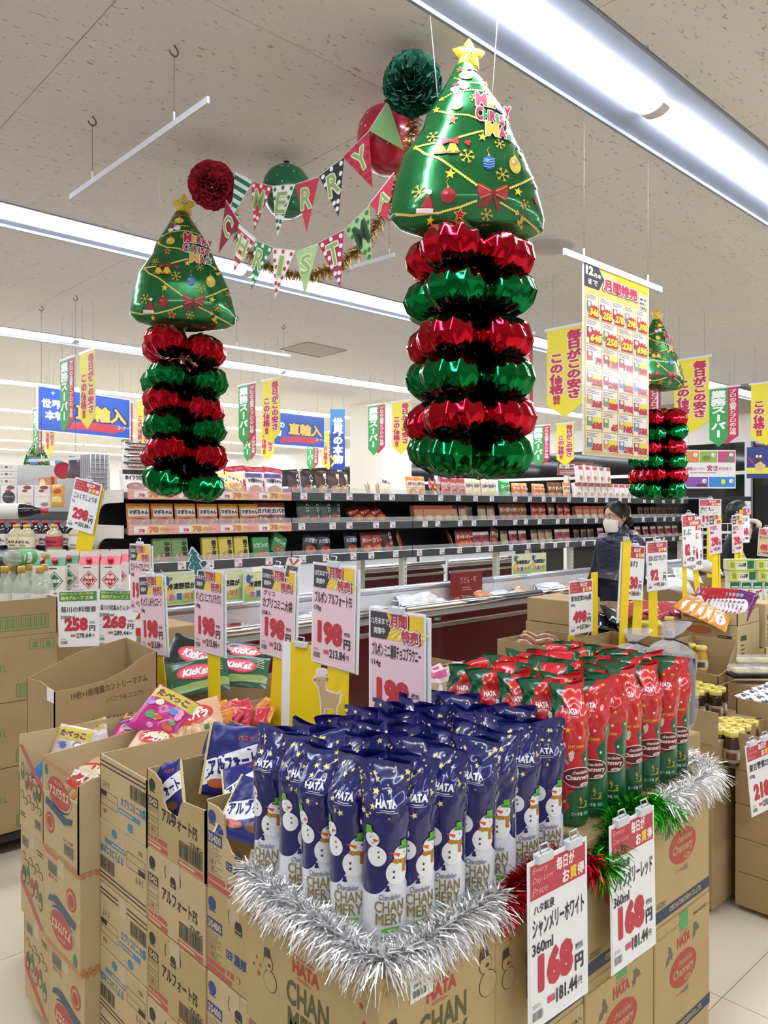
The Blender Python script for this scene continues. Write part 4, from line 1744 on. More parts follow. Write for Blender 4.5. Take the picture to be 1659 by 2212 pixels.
for ri, row in enumerate(prices):
    hh = 166 if ri == 0 else (168 if ri == 1 else 142)
    n = len(row)
    cw = 396 / n
    for ci, pr in enumerate(row):
        x = 16 + ci * cw
        p.rect(x, yy, cw - 6, hh - 8, '#efe7df' if (ri + ci) % 3 else '#f0dfc4', 1)
        p.fine(x + 6, yy + 8, cw * .75, 3, '#6c6466', 10, 4, ri * 9 + ci)
        c_ = r_.choice(('#b9564a', '#6f8fb0', '#a77d4c', '#7d9a6a', '#a84a5c', '#c9a06a'))
        p.rect(x + 6, yy + hh * .3, cw * .34, hh * .42, c_, 2)
        p.ell(x + 6 + cw * .17, yy + hh * .42, cw * .11, hh * .1, '#e9dccb', 10, lay=3)
        if ri < 2:
            p.star(x + cw * .62, yy + hh * .6, cw * .46, '#c9484c', 12, .7, lay=2)
            p.rect(x + cw * .2, yy + hh * .72, cw * .74, hh * .2, '#c9484c', 2)
            p.outl(pr, x + cw * .92, yy + hh * .56, 50, '#f1dd57', '#b03a40', .04, .1, maxw=cw * .76, al='r', lay=3) if False else p.text(pr, x + cw * .9, yy + hh * .54, 52, '#f1dd57', w=cw * .68, bold=.06, al='r', lay=4, sh=.15)
        else:
            if (ri + ci) % 2:
                p.rect(x + cw * .42, yy + hh * .3, cw * .5, hh * .36, '#e9d94f', 2)
            p.text(pr, x + cw * .93, yy + hh * .52, 48, '#c23c4a', w=cw * (.2 * len(pr)), bold=.06, al='r', lay=4, sh=.15)
        p.text('円', x + cw * .93, yy + hh * .8, 14, '#c23c4a', w=10, lay=4)
    yy += hh
p.fine(20, 1222, 370, 3, '#a8975e', 10, 3)
p.on('print', pt, (tl.x - A.x, -.0018, -.012), (pw, 0, 0), (0, 0, -ph_), eps=.0006, rough=.16)


def banner_pages():
    y = Page(100, 210)
    y.poly([(0, 178), (50, 210), (100, 178), (100, 0), (0, 0)], '#f0e13a')
    y.lay = 1
    for t, x, y0, h in (('毎日がこの安さ', 74, 8, 160), ('この価格', 27, 58, 96)):
        y.vtext(t, x + 1, y0 + 1, 41, h, '#f6ecd0', .13)
        y.vtext(t, x, y0, 38, h, '#c52f52', .06, lay=2)
    y.text('!!', 27, 156, 22, '#c52f52', w=18, bold=.06, al='c', lay=2)
    g = Page(100, 210)
    g.poly([(0, 178), (32, 206), (64, 178), (64, 0), (0, 0)], '#35a052')
    g.poly([(64, 178), (52, 190), (58, 200), (100, 172), (100, 0), (64, 0)], '#c22f50')
    g.lay = 1
    g.vtext('業務スーパー', 32, 8, 52, 166, '#f1f3ea', .05)
    g.vtext('プロの品質とプロの価格', 82, 8, 24, 160, '#f4e6e2', .03)
    return y, g


BY, BG = banner_pages()


def banner(parent_name, label, near, page, cols, group, h=.60, w=.29):
    """a cloth arrow banner facing -X whose near top corner is given"""
    t = thing('price_banner', label, 'banner', near, 0, group)
    k = w / 100
    q = MB()
    top = [(0, -.018), (w, -.018)]
    if cols == 'y':
        out = [(0, 0), (0, -178 * h / 210), (w / 2, -h), (w, -178 * h / 210), (w, 0)]
    else:
        out = [(0, 0), (0, -178 * h / 210), (w * .32, -206 * h / 210), (w * .55, -190 * h / 210), (w * .58, -200 * h / 210), (w, -172 * h / 210), (w, 0)]
    # u = -Y seen from -X: left is far
    q.prism([(x, z) for x, z in out], (.002, w, 0), (0, -1, 0), (0, 0, 1), .0015, mat('#e9df78' if cols == 'y' else '#4fa765', .6))
    q.build('cloth', t)

    def fn(pp, off):
        x, z = pp[:, 0] * k, -pp[:, 1] / 210 * h
        return np.stack([-off + 0 * x - .0005, w - x, z], 1)
    put('print', page.mesh('print', fn, eps=.0012), t)
    r = MB()
    r.box((-.003, -.02, -.004), (.003, w + .02, .014), mat('#dfe0e4', .4))
    r.build('rail', t)
    for y in (.04, w - .04):
        MB().tube([(0, y, .01), (0, y, CEIL - near.z)], .001, mat('#8c8680', .5), 4).build('wire', t)
    return t


def banner_pair(px, d, where, zt=2.83, only=None):
    n = at_d(px, 1098 - (zt - EYE) * FPX / d, d)
    if only != 'g':
        banner('', f'yellow arrow banner with red writing {where}', n, BY, 'y', 'yellow price banners')
    if only != 'y':
        banner('', f'green and red two-tone banner {where}', n + Vector((0, .41, 0)), BG, 'g', 'green and red shop banners')


banner_pair(206, 5.9, 'in front of the left blue import board')
banner_pair(605, 7.2, 'right of the left balloon tower')
banner_pair(886, 8.7, 'in front of the cream column')
banner_pair(1240, 11.0, 'above the brown corner sign')
banner_pair(1262, 5.1, 'between the near tower and the sale poster')
banner_pair(1532, 6.2, 'beside the distant tree balloon tower')
banner_pair(1690, 7.4, 'at the far right edge')
banner_pair(322, 8.6, 'half behind the left balloon tower')
banner_pair(592, 9.9, 'before the second blue import board')
banner_pair(722, 12.2, 'left of the tall blue banner')
banner_pair(118, 9.0, 'over the far left cereal shelf')


def board(name, label, cat, tl, w, h, rz, page, eps=.0015, hang=True, group=None, rough=.3):
    t = thing(name, label, cat, tl, rz, group)
    MB().box((0, 0, -h), (w, .008, 0), WHITE).build('panel', t)
    page.on('print', t, (0, -.0002, 0), (w, 0, 0), (0, 0, -h), eps=eps, rough=rough)
    if hang:
        for x in (.12 * w, .88 * w):
            MB().tube([(x, .004, 0), (x, .004, CEIL - tl.z)], .0015, mat('#8c8680', .5), 4).build('wire', t)
    return t


def import_page():
    p = Page(200, 95)
    p.rect(0, 0, 200, 95, '#e4e6ea')
    p.rect(2, 2, 196, 91, '#2f55a8', 1)
    p.poly([(45, 88), (60, 70), (150, 62), (190, 74), (160, 86), (100, 84)], '#b23a4a', 2)
    p.text('世界の', 8, 26, 20, '#e3e8ee', w=56, bold=.05, lay=3)
    p.text('本物', 14, 50, 20, '#e3e8ee', w=40, bold=.05, lay=3)
    p.text('直輸入', 72, 24, 42, '#27346e', w=122, bold=.14, lay=3)
    p.text('直輸入', 76, 27, 36, '#d2ad4c', w=114, bold=.05, lay=4)
    p.text('コーナー', 168, 66, 9, '#e3e8ee', w=28, lay=4)
    p.star(30, 12, 5, '#dfe6ee', 4, .3, lay=3)
    return p


_ip = import_page()
A, B = at_d(80, 832, 7.6), at_d(281, 851, 8.6)
board('import_board', 'large blue import corner board behind the left banners', 'sign board', A, (B - A).length, .44, math.atan2(B.y - A.y, B.x - A.x), _ip, rough=.2, group='blue import corner boards')
A, B = at_d(570, 886, 10.2), at_d(701, 896, 11.0)
board('import_board', 'smaller blue import corner board left of the cream column', 'sign board', A, (B - A).length, .44, math.atan2(B.y - A.y, B.x - A.x), _ip, rough=.2, group='blue import corner boards')
p = Page(60, 250)
p.rect(0, 0, 60, 250, '#3f8ccd')
p.poly([(0, 250), (60, 250), (60, 120), (40, 60), (8, 70), (0, 120)], '#2c4ea6', 1)
p.vtext('世界の本物', 32, 34, 40, 190, '#eef0f2', .07, lay=2)
p.line([(2, 190), (20, 215), (4, 235)], 8, '#e3d34a', 2)
board('import_banner', 'tall narrow blue banner beside the cream column', 'banner', at_d(713, 884, 11.0), .21, .86, FACE, p, hang=True)
p = Page(120, 86)
p.rect(0, 0, 120, 86, '#eeeceb')
for x, y, w_, h_, c in ((2, 3, 36, 25, '#dd8a48'), (40, 3, 38, 25, '#8cc04a'), (80, 3, 38, 25, '#cc4f86'), (2, 60, 56, 23, '#8a5aa8'), (60, 60, 58, 23, '#3d8ad0')):
    p.rect(x, y, w_, h_, c, 1)
    p.fine(x + 2, y + 4, w_ * .5, 3, '#f0ecea', 4, 1.8)
    p.ell(x + w_ - 8, y + 8 if y < 30 else y + 9, 5, 5, '#f4f2f0', 12, lay=2)
for n_, x, y in (('1', 32, 9), ('2', 72, 9), ('3', 112, 9), ('4', 52, 67), ('5', 112, 67)):
    p.text(n_, x - 2, y - 1 - (0 if y < 30 else -1), 5, '#8a6a78', lay=3)
p.ell(54, 18, 9, 6, '#9c7a3c', 10, lay=3)
p.rect(100, 14, 12, 12, '#4f9a62', 3)
p.ell(92, 71, 5, 6, '#e8dc5a', 10, lay=3)
p.poly([(30, 82), (34, 75), (54, 76), (56, 82)], '#6f3a50', 3)
p.text('業務スーパー', 10, 38, 8, '#c05a78', w=42, bold=.02, lay=1)
p.text('安さ', 56, 34, 13, '#c03a68', w=24, bold=.04, lay=1)
p.text('のひみつ', 82, 38, 8, '#c05a78', w=30, bold=.02, lay=1)
p.fine(18, 50, 84, 1, '#c98aa0', 4, 2)
board('secret_board', 'white board with coloured squares about low prices', 'sign board', at_d(1473, 972, 9.0), .627, .445, FACE + .02, p, group=None)
p = Page(120, 70)
p.rect(0, 0, 120, 70, '#2d3c86')
p.rect(0, 46, 120, 14, '#e9dc4c', 1)
p.ell(24, 24, 9, 10, '#5a3a34', 12, lay=2)
p.ell(21, 21, 3, 3, '#f0eeea', 8, lay=3)
p.ell(28, 21, 3, 3, '#f0eeea', 8, lay=3)
p.poly([(4, 20), (14, 34), (12, 38), (2, 26)], '#a84438', 2)
p.poly([(16, 40), (28, 32), (40, 42), (30, 54), (18, 52)], '#d9bd84', 2)
p.text('フリー', 48, 16, 18, '#f0eeea', w=60, bold=.05, lay=2)
board('navy_board', 'navy and yellow board with a picture of food at the right edge', 'sign board', at_d(1613, 966, 9.0), .63, .36, FACE - .2, p)
p = Page(100, 38)
p.rect(0, 0, 100, 38, '#8f4a48')
p.text('お酒コーナー', 4, 4, 15, '#f2eeea', w=92, bold=.05, lay=1)
p.fine(6, 24, 86, 3, '#d9b8ae', 4.4, 2)
board('liquor_board', 'brown liquor corner board far behind the shelves', 'sign board', at_d(1204, 998, 11.5), .53, .2, FACE, p)

# ceiling hatch, round speaker, vents
q = [at_z(604, 753, CEIL), at_z(665, 738, CEIL), at_z(748, 756, CEIL), at_z(690, 771, CEIL)]
ht = thing('ceiling_hatch', 'square access hatch in the ceiling above the freezer aisle', 'hatch', q[0], 0)
hm = MB()
for i in range(4):
    a_, b_ = q[i] - q[0], q[(i + 1) % 4] - q[0]
    hm.tube([a_ + Vector((0, 0, -.002)), b_ + Vector((0, 0, -.002))], .008, mat('#a8a49e', .5), 4)
hm.build('hatch_frame', ht)
MB().add([v - q[0] + Vector((0, 0, -.003)) for v in q], [(0, 1, 2, 3)], mat('#c3bdb4', .8)).build('hatch_panel', ht)
c = at_z(1187, 529, CEIL)
sp_ = thing('ceiling_speaker', 'round grey disc on the ceiling right of the near tower', 'speaker', c, 0)
MB().lathe([(.15, -.001), (.15, -.012), (.135, -.02), (.0, -.022)], mat('#b9b5ae', .6), 32).build('disc', sp_)
MB().lathe([(.158, 0), (.158, -.008), (.15, -.01)], mat('#cfccc6', .5), 32).build('ring', sp_)
for i, (px, py) in enumerate(((585, 668), (648, 690), (1405, 525))):
    a_ = at_z(px, py - 30, CEIL)
    h_ = thing('ceiling_hook', ('thin wire with a small hook under the CHRISTMAS bunting', 'second thin wire hook under the CHRISTMAS bunting', 'small ceiling wire above the sale poster')[i], 'hook', a_, 0, 'bare ceiling hooks')
    MB().tube([(0, 0, 0), (0, 0, -.14)], .001, mat('#7c7670', .5), 4).build('wire', h_)
    MB().tube([(.01 * math.cos(x), 0, -.15 + .01 * math.sin(x)) for x in np.linspace(1.5, 6, 8)], .0015, mat('#8c8680', .5), 4).build('hook', h_)
# ------------------------------------------------------------------ pouches and bags of goods
_pouch = {}


def pouch_depth(u, v, t, seed):
    """half thickness at u,v in -1..1"""
    r = random.Random(seed)
    a_, b_, c_, d_ = (r.uniform(0, 6) for _ in range(4))
    e = np.clip((1 - np.abs(u) ** 2.6) * (1 - np.abs(v) ** 3.0), 0, 1) ** .55
    n = .16 * np.abs(np.sin(3.1 * u + 2.2 * v + a_)) + .16 * np.abs(np.sin(2.3 * u - 3.7 * v + b_)) + .1 * np.abs(np.sin(6 * u + c_) * np.sin(5 * v + d_))
    return t / 2 * e * (1.12 - n)


def pouch_meshes(key, w, h, t, base, page=None, seed=1, rough=.22, back=None, n=14):
    if key in _pouch:
        return _pouch[key]
    b = MB()
    uu = np.linspace(-1, 1, n)
    vv = np.linspace(-1, 1, n + 2)
    U, V = np.meshgrid(uu, vv)
    D = pouch_depth(U, V, t, seed)
    X, Z = U * w / 2, (V + 1) * h / 2
    for s_ in (-1, 1):
        P = np.stack([X, s_ * (D + .0006), Z], -1)
        b.grid(P if s_ < 0 else P[:, ::-1], gloss(base if s_ < 0 or not back else back, rough))
    pr = None
    if page:
        def fn(q, off):
            u, v = q[:, 0] / page.W * 2 - 1, 1 - q[:, 1] / page.H * 2
            return np.stack([u * w / 2, -(pouch_depth(u, v, t, seed) + off + .0016), (v + 1) * h / 2], 1)

        def nf(q):
            u, v = q[:, 0] / page.W * 2 - 1, 1 - q[:, 1] / page.H * 2
            e = .02
            gx = (pouch_depth(u + e, v, t, seed) - pouch_depth(u - e, v, t, seed)) / (e * w)
            gz = (pouch_depth(u, v + e, t, seed) - pouch_depth(u, v - e, t, seed)) / (e * h)
            m = np.stack([-gx, -np.ones_like(gx), -gz], 1)
            return m / np.linalg.norm(m, axis=1, keepdims=True)
        pr = page.mesh('print', fn, eps=.0006, rough=rough + .08, sub=max(page.W, page.H) / 9, normal=nf)
    _pouch[key] = (b.mesh('bag'), pr)
    return _pouch[key]


def pouch(name, label, cat, loc, rot, ms, group=None, scale=None):
    t = thing(name, label, cat, loc, 0, group, rot)
    put('bag', ms[0], t)
    if ms[1]:
        put('print', ms[1], t)
    if scale:
        t.scale = (scale,) * 3
    return t


def food(p, x, y, rx, ry, c1, c2, seed=1):
    r = random.Random(seed)
    p.ell(x, y, rx, ry, c1, 14)
    for k in range(7):
        p.ell(x + r.uniform(-.7, .7) * rx, y + r.uniform(-.6, .6) * ry, rx * .24, ry * .22, c2 if k % 2 else c1, 7, lay=p.lay + 1, rot=k)


# ------------------------------------------------------------------ cartons of the left stacks
def p35422(first):
    p = Page(286, 192)
    p.ell(28, 34, 17, 15, '#2c2a28', 16)
    p.fine(14, 44, 34, 2, '#2c2a28', 5, 3)
    p.rect(6, 64, 54, 22, '#2b2927')
    p.text('35422', 10, 67, 16, '#cdb48a', w=46, bold=.04, lay=1)
    for y in (88, 112, 134, 152):
        p.line([(6, y), (60, y)], 1.2, BR_INK)
    p.line([(6, 86), (6, 152)], 1.2, BR_INK)
    p.line([(60, 86), (60, 152)], 1.2, BR_INK)
    p.text('アルフォート', 8, 91, 9, BR_INK, w=48, bold=.0)
    p.text('ビスケット', 10, 117, 9, BR_INK, w=44, bold=.0)
    p.text('12袋入', 14, 137, 11, BR_INK, w=38, bold=.0)
    p.text('アルフォートFS', 80, 76, 34, '#2b2725', w=172, bold=.03)
    p.text('ブルボン', 216, 118, 11, '#2b2725', w=60, bold=.04)
    p.bars(168, 132, 104, 34, '#2f2b26', 26)
    p.line([(166, 130), (274, 130), (274, 168), (166, 168), (166, 130)], 1.6, '#2f2b26')
    p.text('常温', 8, 158, 11, '#b8564a', w=26)
    p.ell(46, 163, 7, 6, '#b8564a', 12)
    p.rect(58, 157, 48, 12, '#b8564a')
    p.rect(4, 175, 104, 12, '#b8564a')
    p.rect(160, 175, 116, 12, '#b8564a')
    p.fine(8, 178, 94, 1, '#d6b88e', 8, 5)
    p.fine(166, 178, 104, 1, '#d6b88e', 8, 5)
    if not first:
        for x in (98, 168):
            p.line([(x, 20), (x - 4 if x < 130 else x + 5, 34), (x + 2 if x > 130 else x + 1, 50)], 3, '#322e2a')
        p.poly([(122, 62), (150, 62), (150, 44), (144, 36), (128, 36), (122, 44)], '#322e2a')
    else:
        p.poly([(126, 98), (150, 98), (150, 80), (144, 74), (132, 74), (126, 80)], '#322e2a')
    p.text('PUSH', 125 if not first else 129, 52 if not first else 86, 5, '#cdb48a', w=20 if not first else 18, lay=2)
    return p


def p35400(first):
    p = Page(224, 192)
    p.ell(24, 32, 17, 15, '#34477a', 16)
    p.fine(10, 42, 34, 2, '#34477a', 5, 3)
    p.rect(4, 66, 62, 26, '#2f4a86')
    p.text('35400', 8, 70, 18, '#cdb48a', w=54, bold=.04, lay=1)
    for i, t in enumerate(('ミニノウコウ', 'チョコブラウニー', '洋菓子', '12袋入')):
        p.text(t, 8, 97 + i * 15, 10, BR_INK, w=(42, 54, 34, 40)[i], bold=0)
        p.line([(4, 110 + i * 15), (66, 110 + i * 15)], 1, BR_INK)
    p.rect(82, 112, 26, 18, '#34477a')
    p.text('ミニ', 84, 115, 12, '#cdb48a', w=22, lay=1)
    p.text('濃厚', 112, 108, 26, '#34477a', w=52, bold=.03)
    p.text('Brownie', 170, 112, 20, '#34477a', w=50, bold=.03)
    p.rect(4, 160, 74, 12, '#b8564a')
    p.rect(4, 176, 100, 12, '#b8564a')
    p.text('常温', 84, 156, 14, '#b8564a', w=30)
    p.ell(130, 162, 9, 8, '#b8564a', 14)
    p.ell(130, 162, 7, 6.4, '#bd9c68', 14, lay=1)
    if not first:
        p.poly([(118, 62), (146, 62), (146, 42), (140, 34), (124, 34), (118, 42)], '#322e2a')
        p.line([(96, 18), (92, 34), (97, 50)], 3, '#322e2a')
    else:
        p.poly([(118, 98), (146, 98), (146, 80), (140, 74), (124, 74), (118, 80)], '#322e2a')
    p.text('PUSH', 121, 52 if not first else 86, 5, '#cdb48a', w=22, lay=2)
    return p


def pcap(flip, first=False):
    p = Page(284, 180)
    p.rect(0, 14, 284, 4, '#34312c')
    p.rect(0, 26, 284, 4, '#34312c')
    p.bars(192, 42, 86, 32, '#34312c', 22)
    p.line([(190, 40), (280, 40), (280, 76), (190, 76), (190, 40)], 1.6, '#34312c')
    p.text('24.9', 16, 70, 18, '#6d6150', w=44, bold=-.01)
    p.rect(6, 98, 38, 14, '#34312c')
    p.line([(6, 98), (112, 98), (112, 138), (6, 138), (6, 98)], 1.2, '#34312c')
    p.line([(6, 118), (112, 118)], 1, '#34312c')
    p.text('カプリコミニ大袋', 132, 86, 26, '#3f789c', w=146, bold=.03)
    p.rect(120, 120, 128, 13, '#4d86a6')
    p.fine(124, 124, 118, 1, '#bfae88', 8, 5)
    p.ell(190, 158, 17, 12, '#4d86a6', 16)
    p.fine(20, 150, 30, 2, '#5a5245', 6, 3)
    if flip:
        p.L = [(np.array([284, 180]) - q, f, c, l) for q, f, c, l in p.L]
    return p


def pasp(flip, side):
    p = Page(265, 275) if side == 'l' else Page(400, 275)
    W = p.W
    rd = '#b5524a'
    for k in range(int(W / 20)):
        p.ell(10 + k * 20, 6, 9, 9, '#c08556', 10)
        p.ell(10 + k * 20, 269, 9, 9, '#c08556', 10)
    if side == 'l':
        p.ell(130, 92, 84, 40, '#39587a', 24, rot=.12)
        p.ell(130, 84, 92, 40, '#c9a877', 24, lay=1, rot=.12)
        p.ell(130, 78, 84, 44, rd, 24, lay=2, rot=.1)
        p.text('アスパラガス', 58, 62, 32, '#e0c9a0', w=146, bold=.05, lay=3)
        p.text('ギンビス', 100, 44, 11, '#e0c9a0', w=56, bold=.03, lay=3)
        p.poly([(30, 112), (70, 118), (180, 138), (232, 128), (222, 146), (170, 160), (60, 138), (24, 134)], '#4a5d74', 4)
        p.ell(58, 186, 36, 32, rd, 18)
        p.ell(58, 186, 28, 24, '#c5a271', 18, lay=1)
        p.ell(58, 184, 22, 18, rd, 18, lay=2)
        p.ell(30, 30, 16, 18, '#5a8058', 12)
        p.rect(166, 212, 70, 34, '#86806c')
        p.bars(170, 216, 62, 24, '#57503f', 16)
        p.text('6ふくろ12袋', 160, 196, 12, rd, w=70)
    else:
        p.bars(70, 60, 150, 60, '#3f4a58', 20)
        p.line([(64, 54), (226, 54), (226, 126), (64, 126), (64, 54)], 4, '#3f4a58')
        p.text('×12袋', 72, 132, 34, rd, w=140, bold=.04)
        for x in (40, 130):
            p.rect(x, 204, 74, 44, '#44546a')
            p.ell(x + 30, 226, 18, 12, '#b9a27a', 10, lay=1)
        p.text('株式会社ギンビス', 40, 250, 14, rd, w=170, bold=.02)
    if flip:
        p.L = [(np.array([W, 275]) - q, f, c, l) for q, f, c, l in p.L]
    return p


def pcute(flip):
    p = Page(210, 275)
    p.poly([(0, 10), (40, 6), (210, 92), (210, 130)], '#b5675a')
    r = random.Random(4)
    for k in range(5):
        x, y = 34 + k * 36, 90 + k * 9 + (k % 2) * 16
        p.ell(x, y, 17, 30, ('#54795a', '#7e6a52', '#a85a50', '#54795a', '#66513f')[k], 14, lay=1)
        p.ell(x, y - 10, 10, 10, '#cdb188', 12, lay=2)
        p.ell(x - 3, y - 11, 1.6, 2.4, '#3a332b', 6, lay=3)
        p.ell(x + 4, y - 11, 1.6, 2.4, '#3a332b', 6, lay=3)
    for k in range(6):
        p.ell(30 + k * 30, 168 + (k % 2) * 16, 17, 13, '#5c5142', 12)
        p.ell(30 + k * 30, 168 + (k % 2) * 16, 14, 10, '#c0a06c', 12, lay=1)
    p.rect(140, 216, 54, 30, '#8a846f')
    p.bars(144, 220, 46, 20, '#57503f', 12)
    p.fine(14, 226, 60, 2, BR_INK, 9, 4)
    if flip:
        p.L = [(np.array([210, 275]) - q, f, c, l) for q, f, c, l in p.L]
    return p


XA = .907
rows = ('top open', 'second', 'third', 'fourth', 'bottom')
zt = [.961, .766, .575, .384, .193]
for k in range(5):
    op = None
    if k == 0:
        op = {'l': [(0, 1), (.14, .99), (.25, .92), (.29, .72), (.36, .6), (.55, .58), (.6, .76), (.64, .82), (1, .86)], 'r': [(0, .86), (.12, .84), (.3, .9), (1, 1)], 'b': [(0, 1), (1, 1)], 'e': [(0, .9), (1, 1)]}
    carton('biscuit_carton', f'brown biscuit carton with black 35422 print, {rows[k]} of its stack', (XA, 1.563, zt[k] - .194 if k == 0 else zt[k] - .190), (.45, .286, .194 if k == 0 else .189), [('l', p35422(k == 0))], 'biscuit cartons left of the front display', open_top=op, m=CARD3 if k % 2 else CARD)
    if k == 0:
        op = {'l': [(0, .97), (.2, .97), (.33, .92), (.36, .66), (.46, .54), (.75, .52), (.8, .7), (1, .74)], 'r': [(0, .74), (.3, .8), (1, .95)], 'b': [(0, 1), (1, 1)], 'e': [(0, .9), (1, .97)]}
    carton('brownie_carton', f'brown cake carton with blue 35400 print, {rows[k]} of its stack', (XA + .002, 1.336, zt[k] - .194 if k == 0 else zt[k] - .190), (.45, .224, .194 if k == 0 else .189), [('l', p35400(k == 0))], 'brownie cartons left of the front display', open_top=op, m=CARD if k % 2 else CARD3)
zc = [.932, .755, .575, .395, .216]
for k in range(5):
    op = {'l': [(0, 1), (1, .985)], 'r': [(0, .985), (1, 1)], 'b': [(0, 1), (1, 1)], 'e': [(0, 1), (1, 1)]} if k == 0 else None
    carton('cone_carton', f'brown carton with two black lines and blue writing, {rows[k]} of its stack', (XA + .001, 1.853 + .003 * (k % 2), zc[k] - (.176 if k == 0 else .179)), (.45, .283, .176 if k == 0 else .178), [('l', pcap(k % 2 == 1))], 'cone snack cartons left of the front display', open_top=op, m=CARD3)
zs = [(.607, .872), (.325, .605), (.043, .323)]
for k, (z0, z1) in enumerate(zs):
    dx = (0, .004, .016)[k]
    op = {'l': [(0, .62), (.6, .72), (.99, .74), (1, .92)], 'r': [(0, .92), (.1, .97), (1, 1.0)], 'b': [(0, 1.12), (1, 1.02)], 'e': [(0, 1), (1, 1.1)]} if k == 0 else None
    carton('stick_biscuit_carton', f'brown carton with a red oval print, {("top open", "middle", "bottom")[k]} of its stack', (.847 + dx, 2.142, z0), (.40, .265, z1 - z0), [('l', pasp(k > 0, 'l')), ('r', pasp(k > 0, 'r'))] if k else [('l', pasp(False, 'l'))], 'stick biscuit cartons at the left', open_top=op, m=CARD3 if k else CARD3)
    op = {'l': [(0, .62), (.8, .66), (1, .8)], 'r': [(0, .8), (1, 1)], 'b': [(0, 1.06), (1, 1.08)], 'e': [(0, 1), (1, 1.06)]} if k == 0 else None
    carton('character_snack_carton', f'brown carton with small cartoon figures, {("top open", "middle", "bottom")[k]} of the leftmost stack', (.85 + dx, 2.414, z0), (.40, .212, z1 - z0), [('l', pcute(k > 0))], 'snack cartons at the left end', open_top=op, m=CARD3)

# carton of cookies standing behind
zz = .76
cm = carton('cookie_carton', 'large open brown cookie carton with a swooping cut front', (.98, 2.68, zz), (.375, .26, .34), None, None, open_top={'r': [(0, .70), (.25, .71), (.5, .745), (.68, .82), (.85, .93), (1, .97)], 'l': [(0, .72), (.5, .745), (1, .70)], 'b': [(0, 1.03), (.5, .93), (1, .72)], 'e': [(0, .97), (1, 1.03)]}, m=CARD2)
p = Page(375, 340)
p.text('19枚+1枚増量カントリーマアム', 56, 114, 28, '#6b5436', w=280, bold=.03, rot=-.10)
p.text('(バニラ&ココア)', 180, 150, 22, '#6b5436', w=140, bold=.0, rot=-.06)
p.text('2024.7 3312 S3', 130, 216, 16, '#5e4c36', w=150, bold=-.01)
p.text('賞味期限', 50, 224, 12, '#7d6748', w=60, bold=-.01)
p.on('print', cm, (0, 0, .34), (.375, 0, 0), (0, 0, -.34))
MB().box((-.002, .0, .2), (-.0005, .06, .245), PAPER).build('sticker', cm)
carton('support_carton', 'plain brown carton under the cookie carton', (.97, 2.67, .38), (.39, .28, .375), None, None, m=CARD2, tape=False)
carton('support_carton', 'lowest plain brown carton under the cookie carton', (.97, 2.67, 0.001), (.39, .28, .375), None, None, m=CARD2, tape=False)


# ------------------------------------------------------------------ snack bags in the left cartons
def pg_alfort(W=220, H=280):
    p = Page(W, H)
    p.rect(4, 10, W - 8, H - 20, '#26266f')
    p.poly([(0, 0), (10, 0), (10, H), (0, H)], '#cfc27e', 1)
    p.poly([(W - 10, 0), (W, 0), (W, H), (W - 10, H)], '#cfc27e', 1)
    p.poly([(10, 150), (W - 10, 60), (W - 10, 150), (10, 245)], '#eceaea', 1)
    p.outl('アルフォート', 20, 116, 54, '#f0efed', '#20205e', .05, .13, w=180, rot=-.28, lay=2) if False else p.text('アルフォート', 16, 150, 56, '#23235f', w=188, bold=.05, rot=-.3, lay=2)
    p.text('バニラ', 120, 40, 20, '#d9542e', w=60, bold=.03, lay=2)
    p.ell(66, 232, 40, 18, '#c05a3a', 16, lay=2)
    p.fine(30, 226, 70, 2, '#f1e3d5', 8, 4)
    p.ell(150, 225, 36, 22, '#6b4a32', 14, lay=2)
    return p


def pg_kit(base, W=240, H=180):
    p = Page(W, H)
    p.ell(118, 84, 74, 40, '#cf4858', 24)
    p.ell(118, 84, 66, 33, '#e06a76', 24, lay=1)
    p.text('KitKat', 66, 64, 40, '#f4eceb', w=104, bold=.05, lay=2, sh=.15)
    p.fine(190, 30, 36, 5, '#c9cdb0', 12, 4)
    p.poly([(0, 150), (W, 120), (W, 160), (0, 180)], '#8aa058' if base != '#23302c' else '#3d463f', 0)
    return p


def pg_child(c, W=200, H=230):
    p = Page(W, H)
    r = random.Random(c)
    p.rect(10, 10, W - 20, 60, '#c9b94a')
    p.text('たべっこ', 26, 24, 34, '#7a3a60', w=140, bold=.06, lay=1)
    for k in range(12):
        p.ell(r.uniform(24, W - 24), r.uniform(80, H - 30), r.uniform(10, 24), r.uniform(10, 20), r.choice(('#d98fb0', '#5f9a58', '#e9d9c9', '#4f7fc0', '#c9583a', '#eeeae6', '#9a6ab0', '#d9b04a')), 10, lay=1 + k % 3)
    return p


def pg_asp(W=220, H=200):
    p = Page(W, H)
    p.ell(W / 2, 90, 84, 52, '#c9473f', 22)
    p.ell(W / 2, 70, 50, 22, '#e7d9b4', 18, lay=1)
    p.text('アスパラ', 44, 76, 44, '#f2ece4', w=132, bold=.06, lay=2)
    for k in range(5):
        p.poly([(20 + k * 38, 196), (34 + k * 38, 194), (60 + k * 30, 140), (46 + k * 30, 138)], '#c9965a', 1)
    p.ell(30, 30, 20, 20, '#3f8a86', 14, lay=1)
    p.rect(150, 150, 60, 40, '#2f6a3a', 1)
    return p


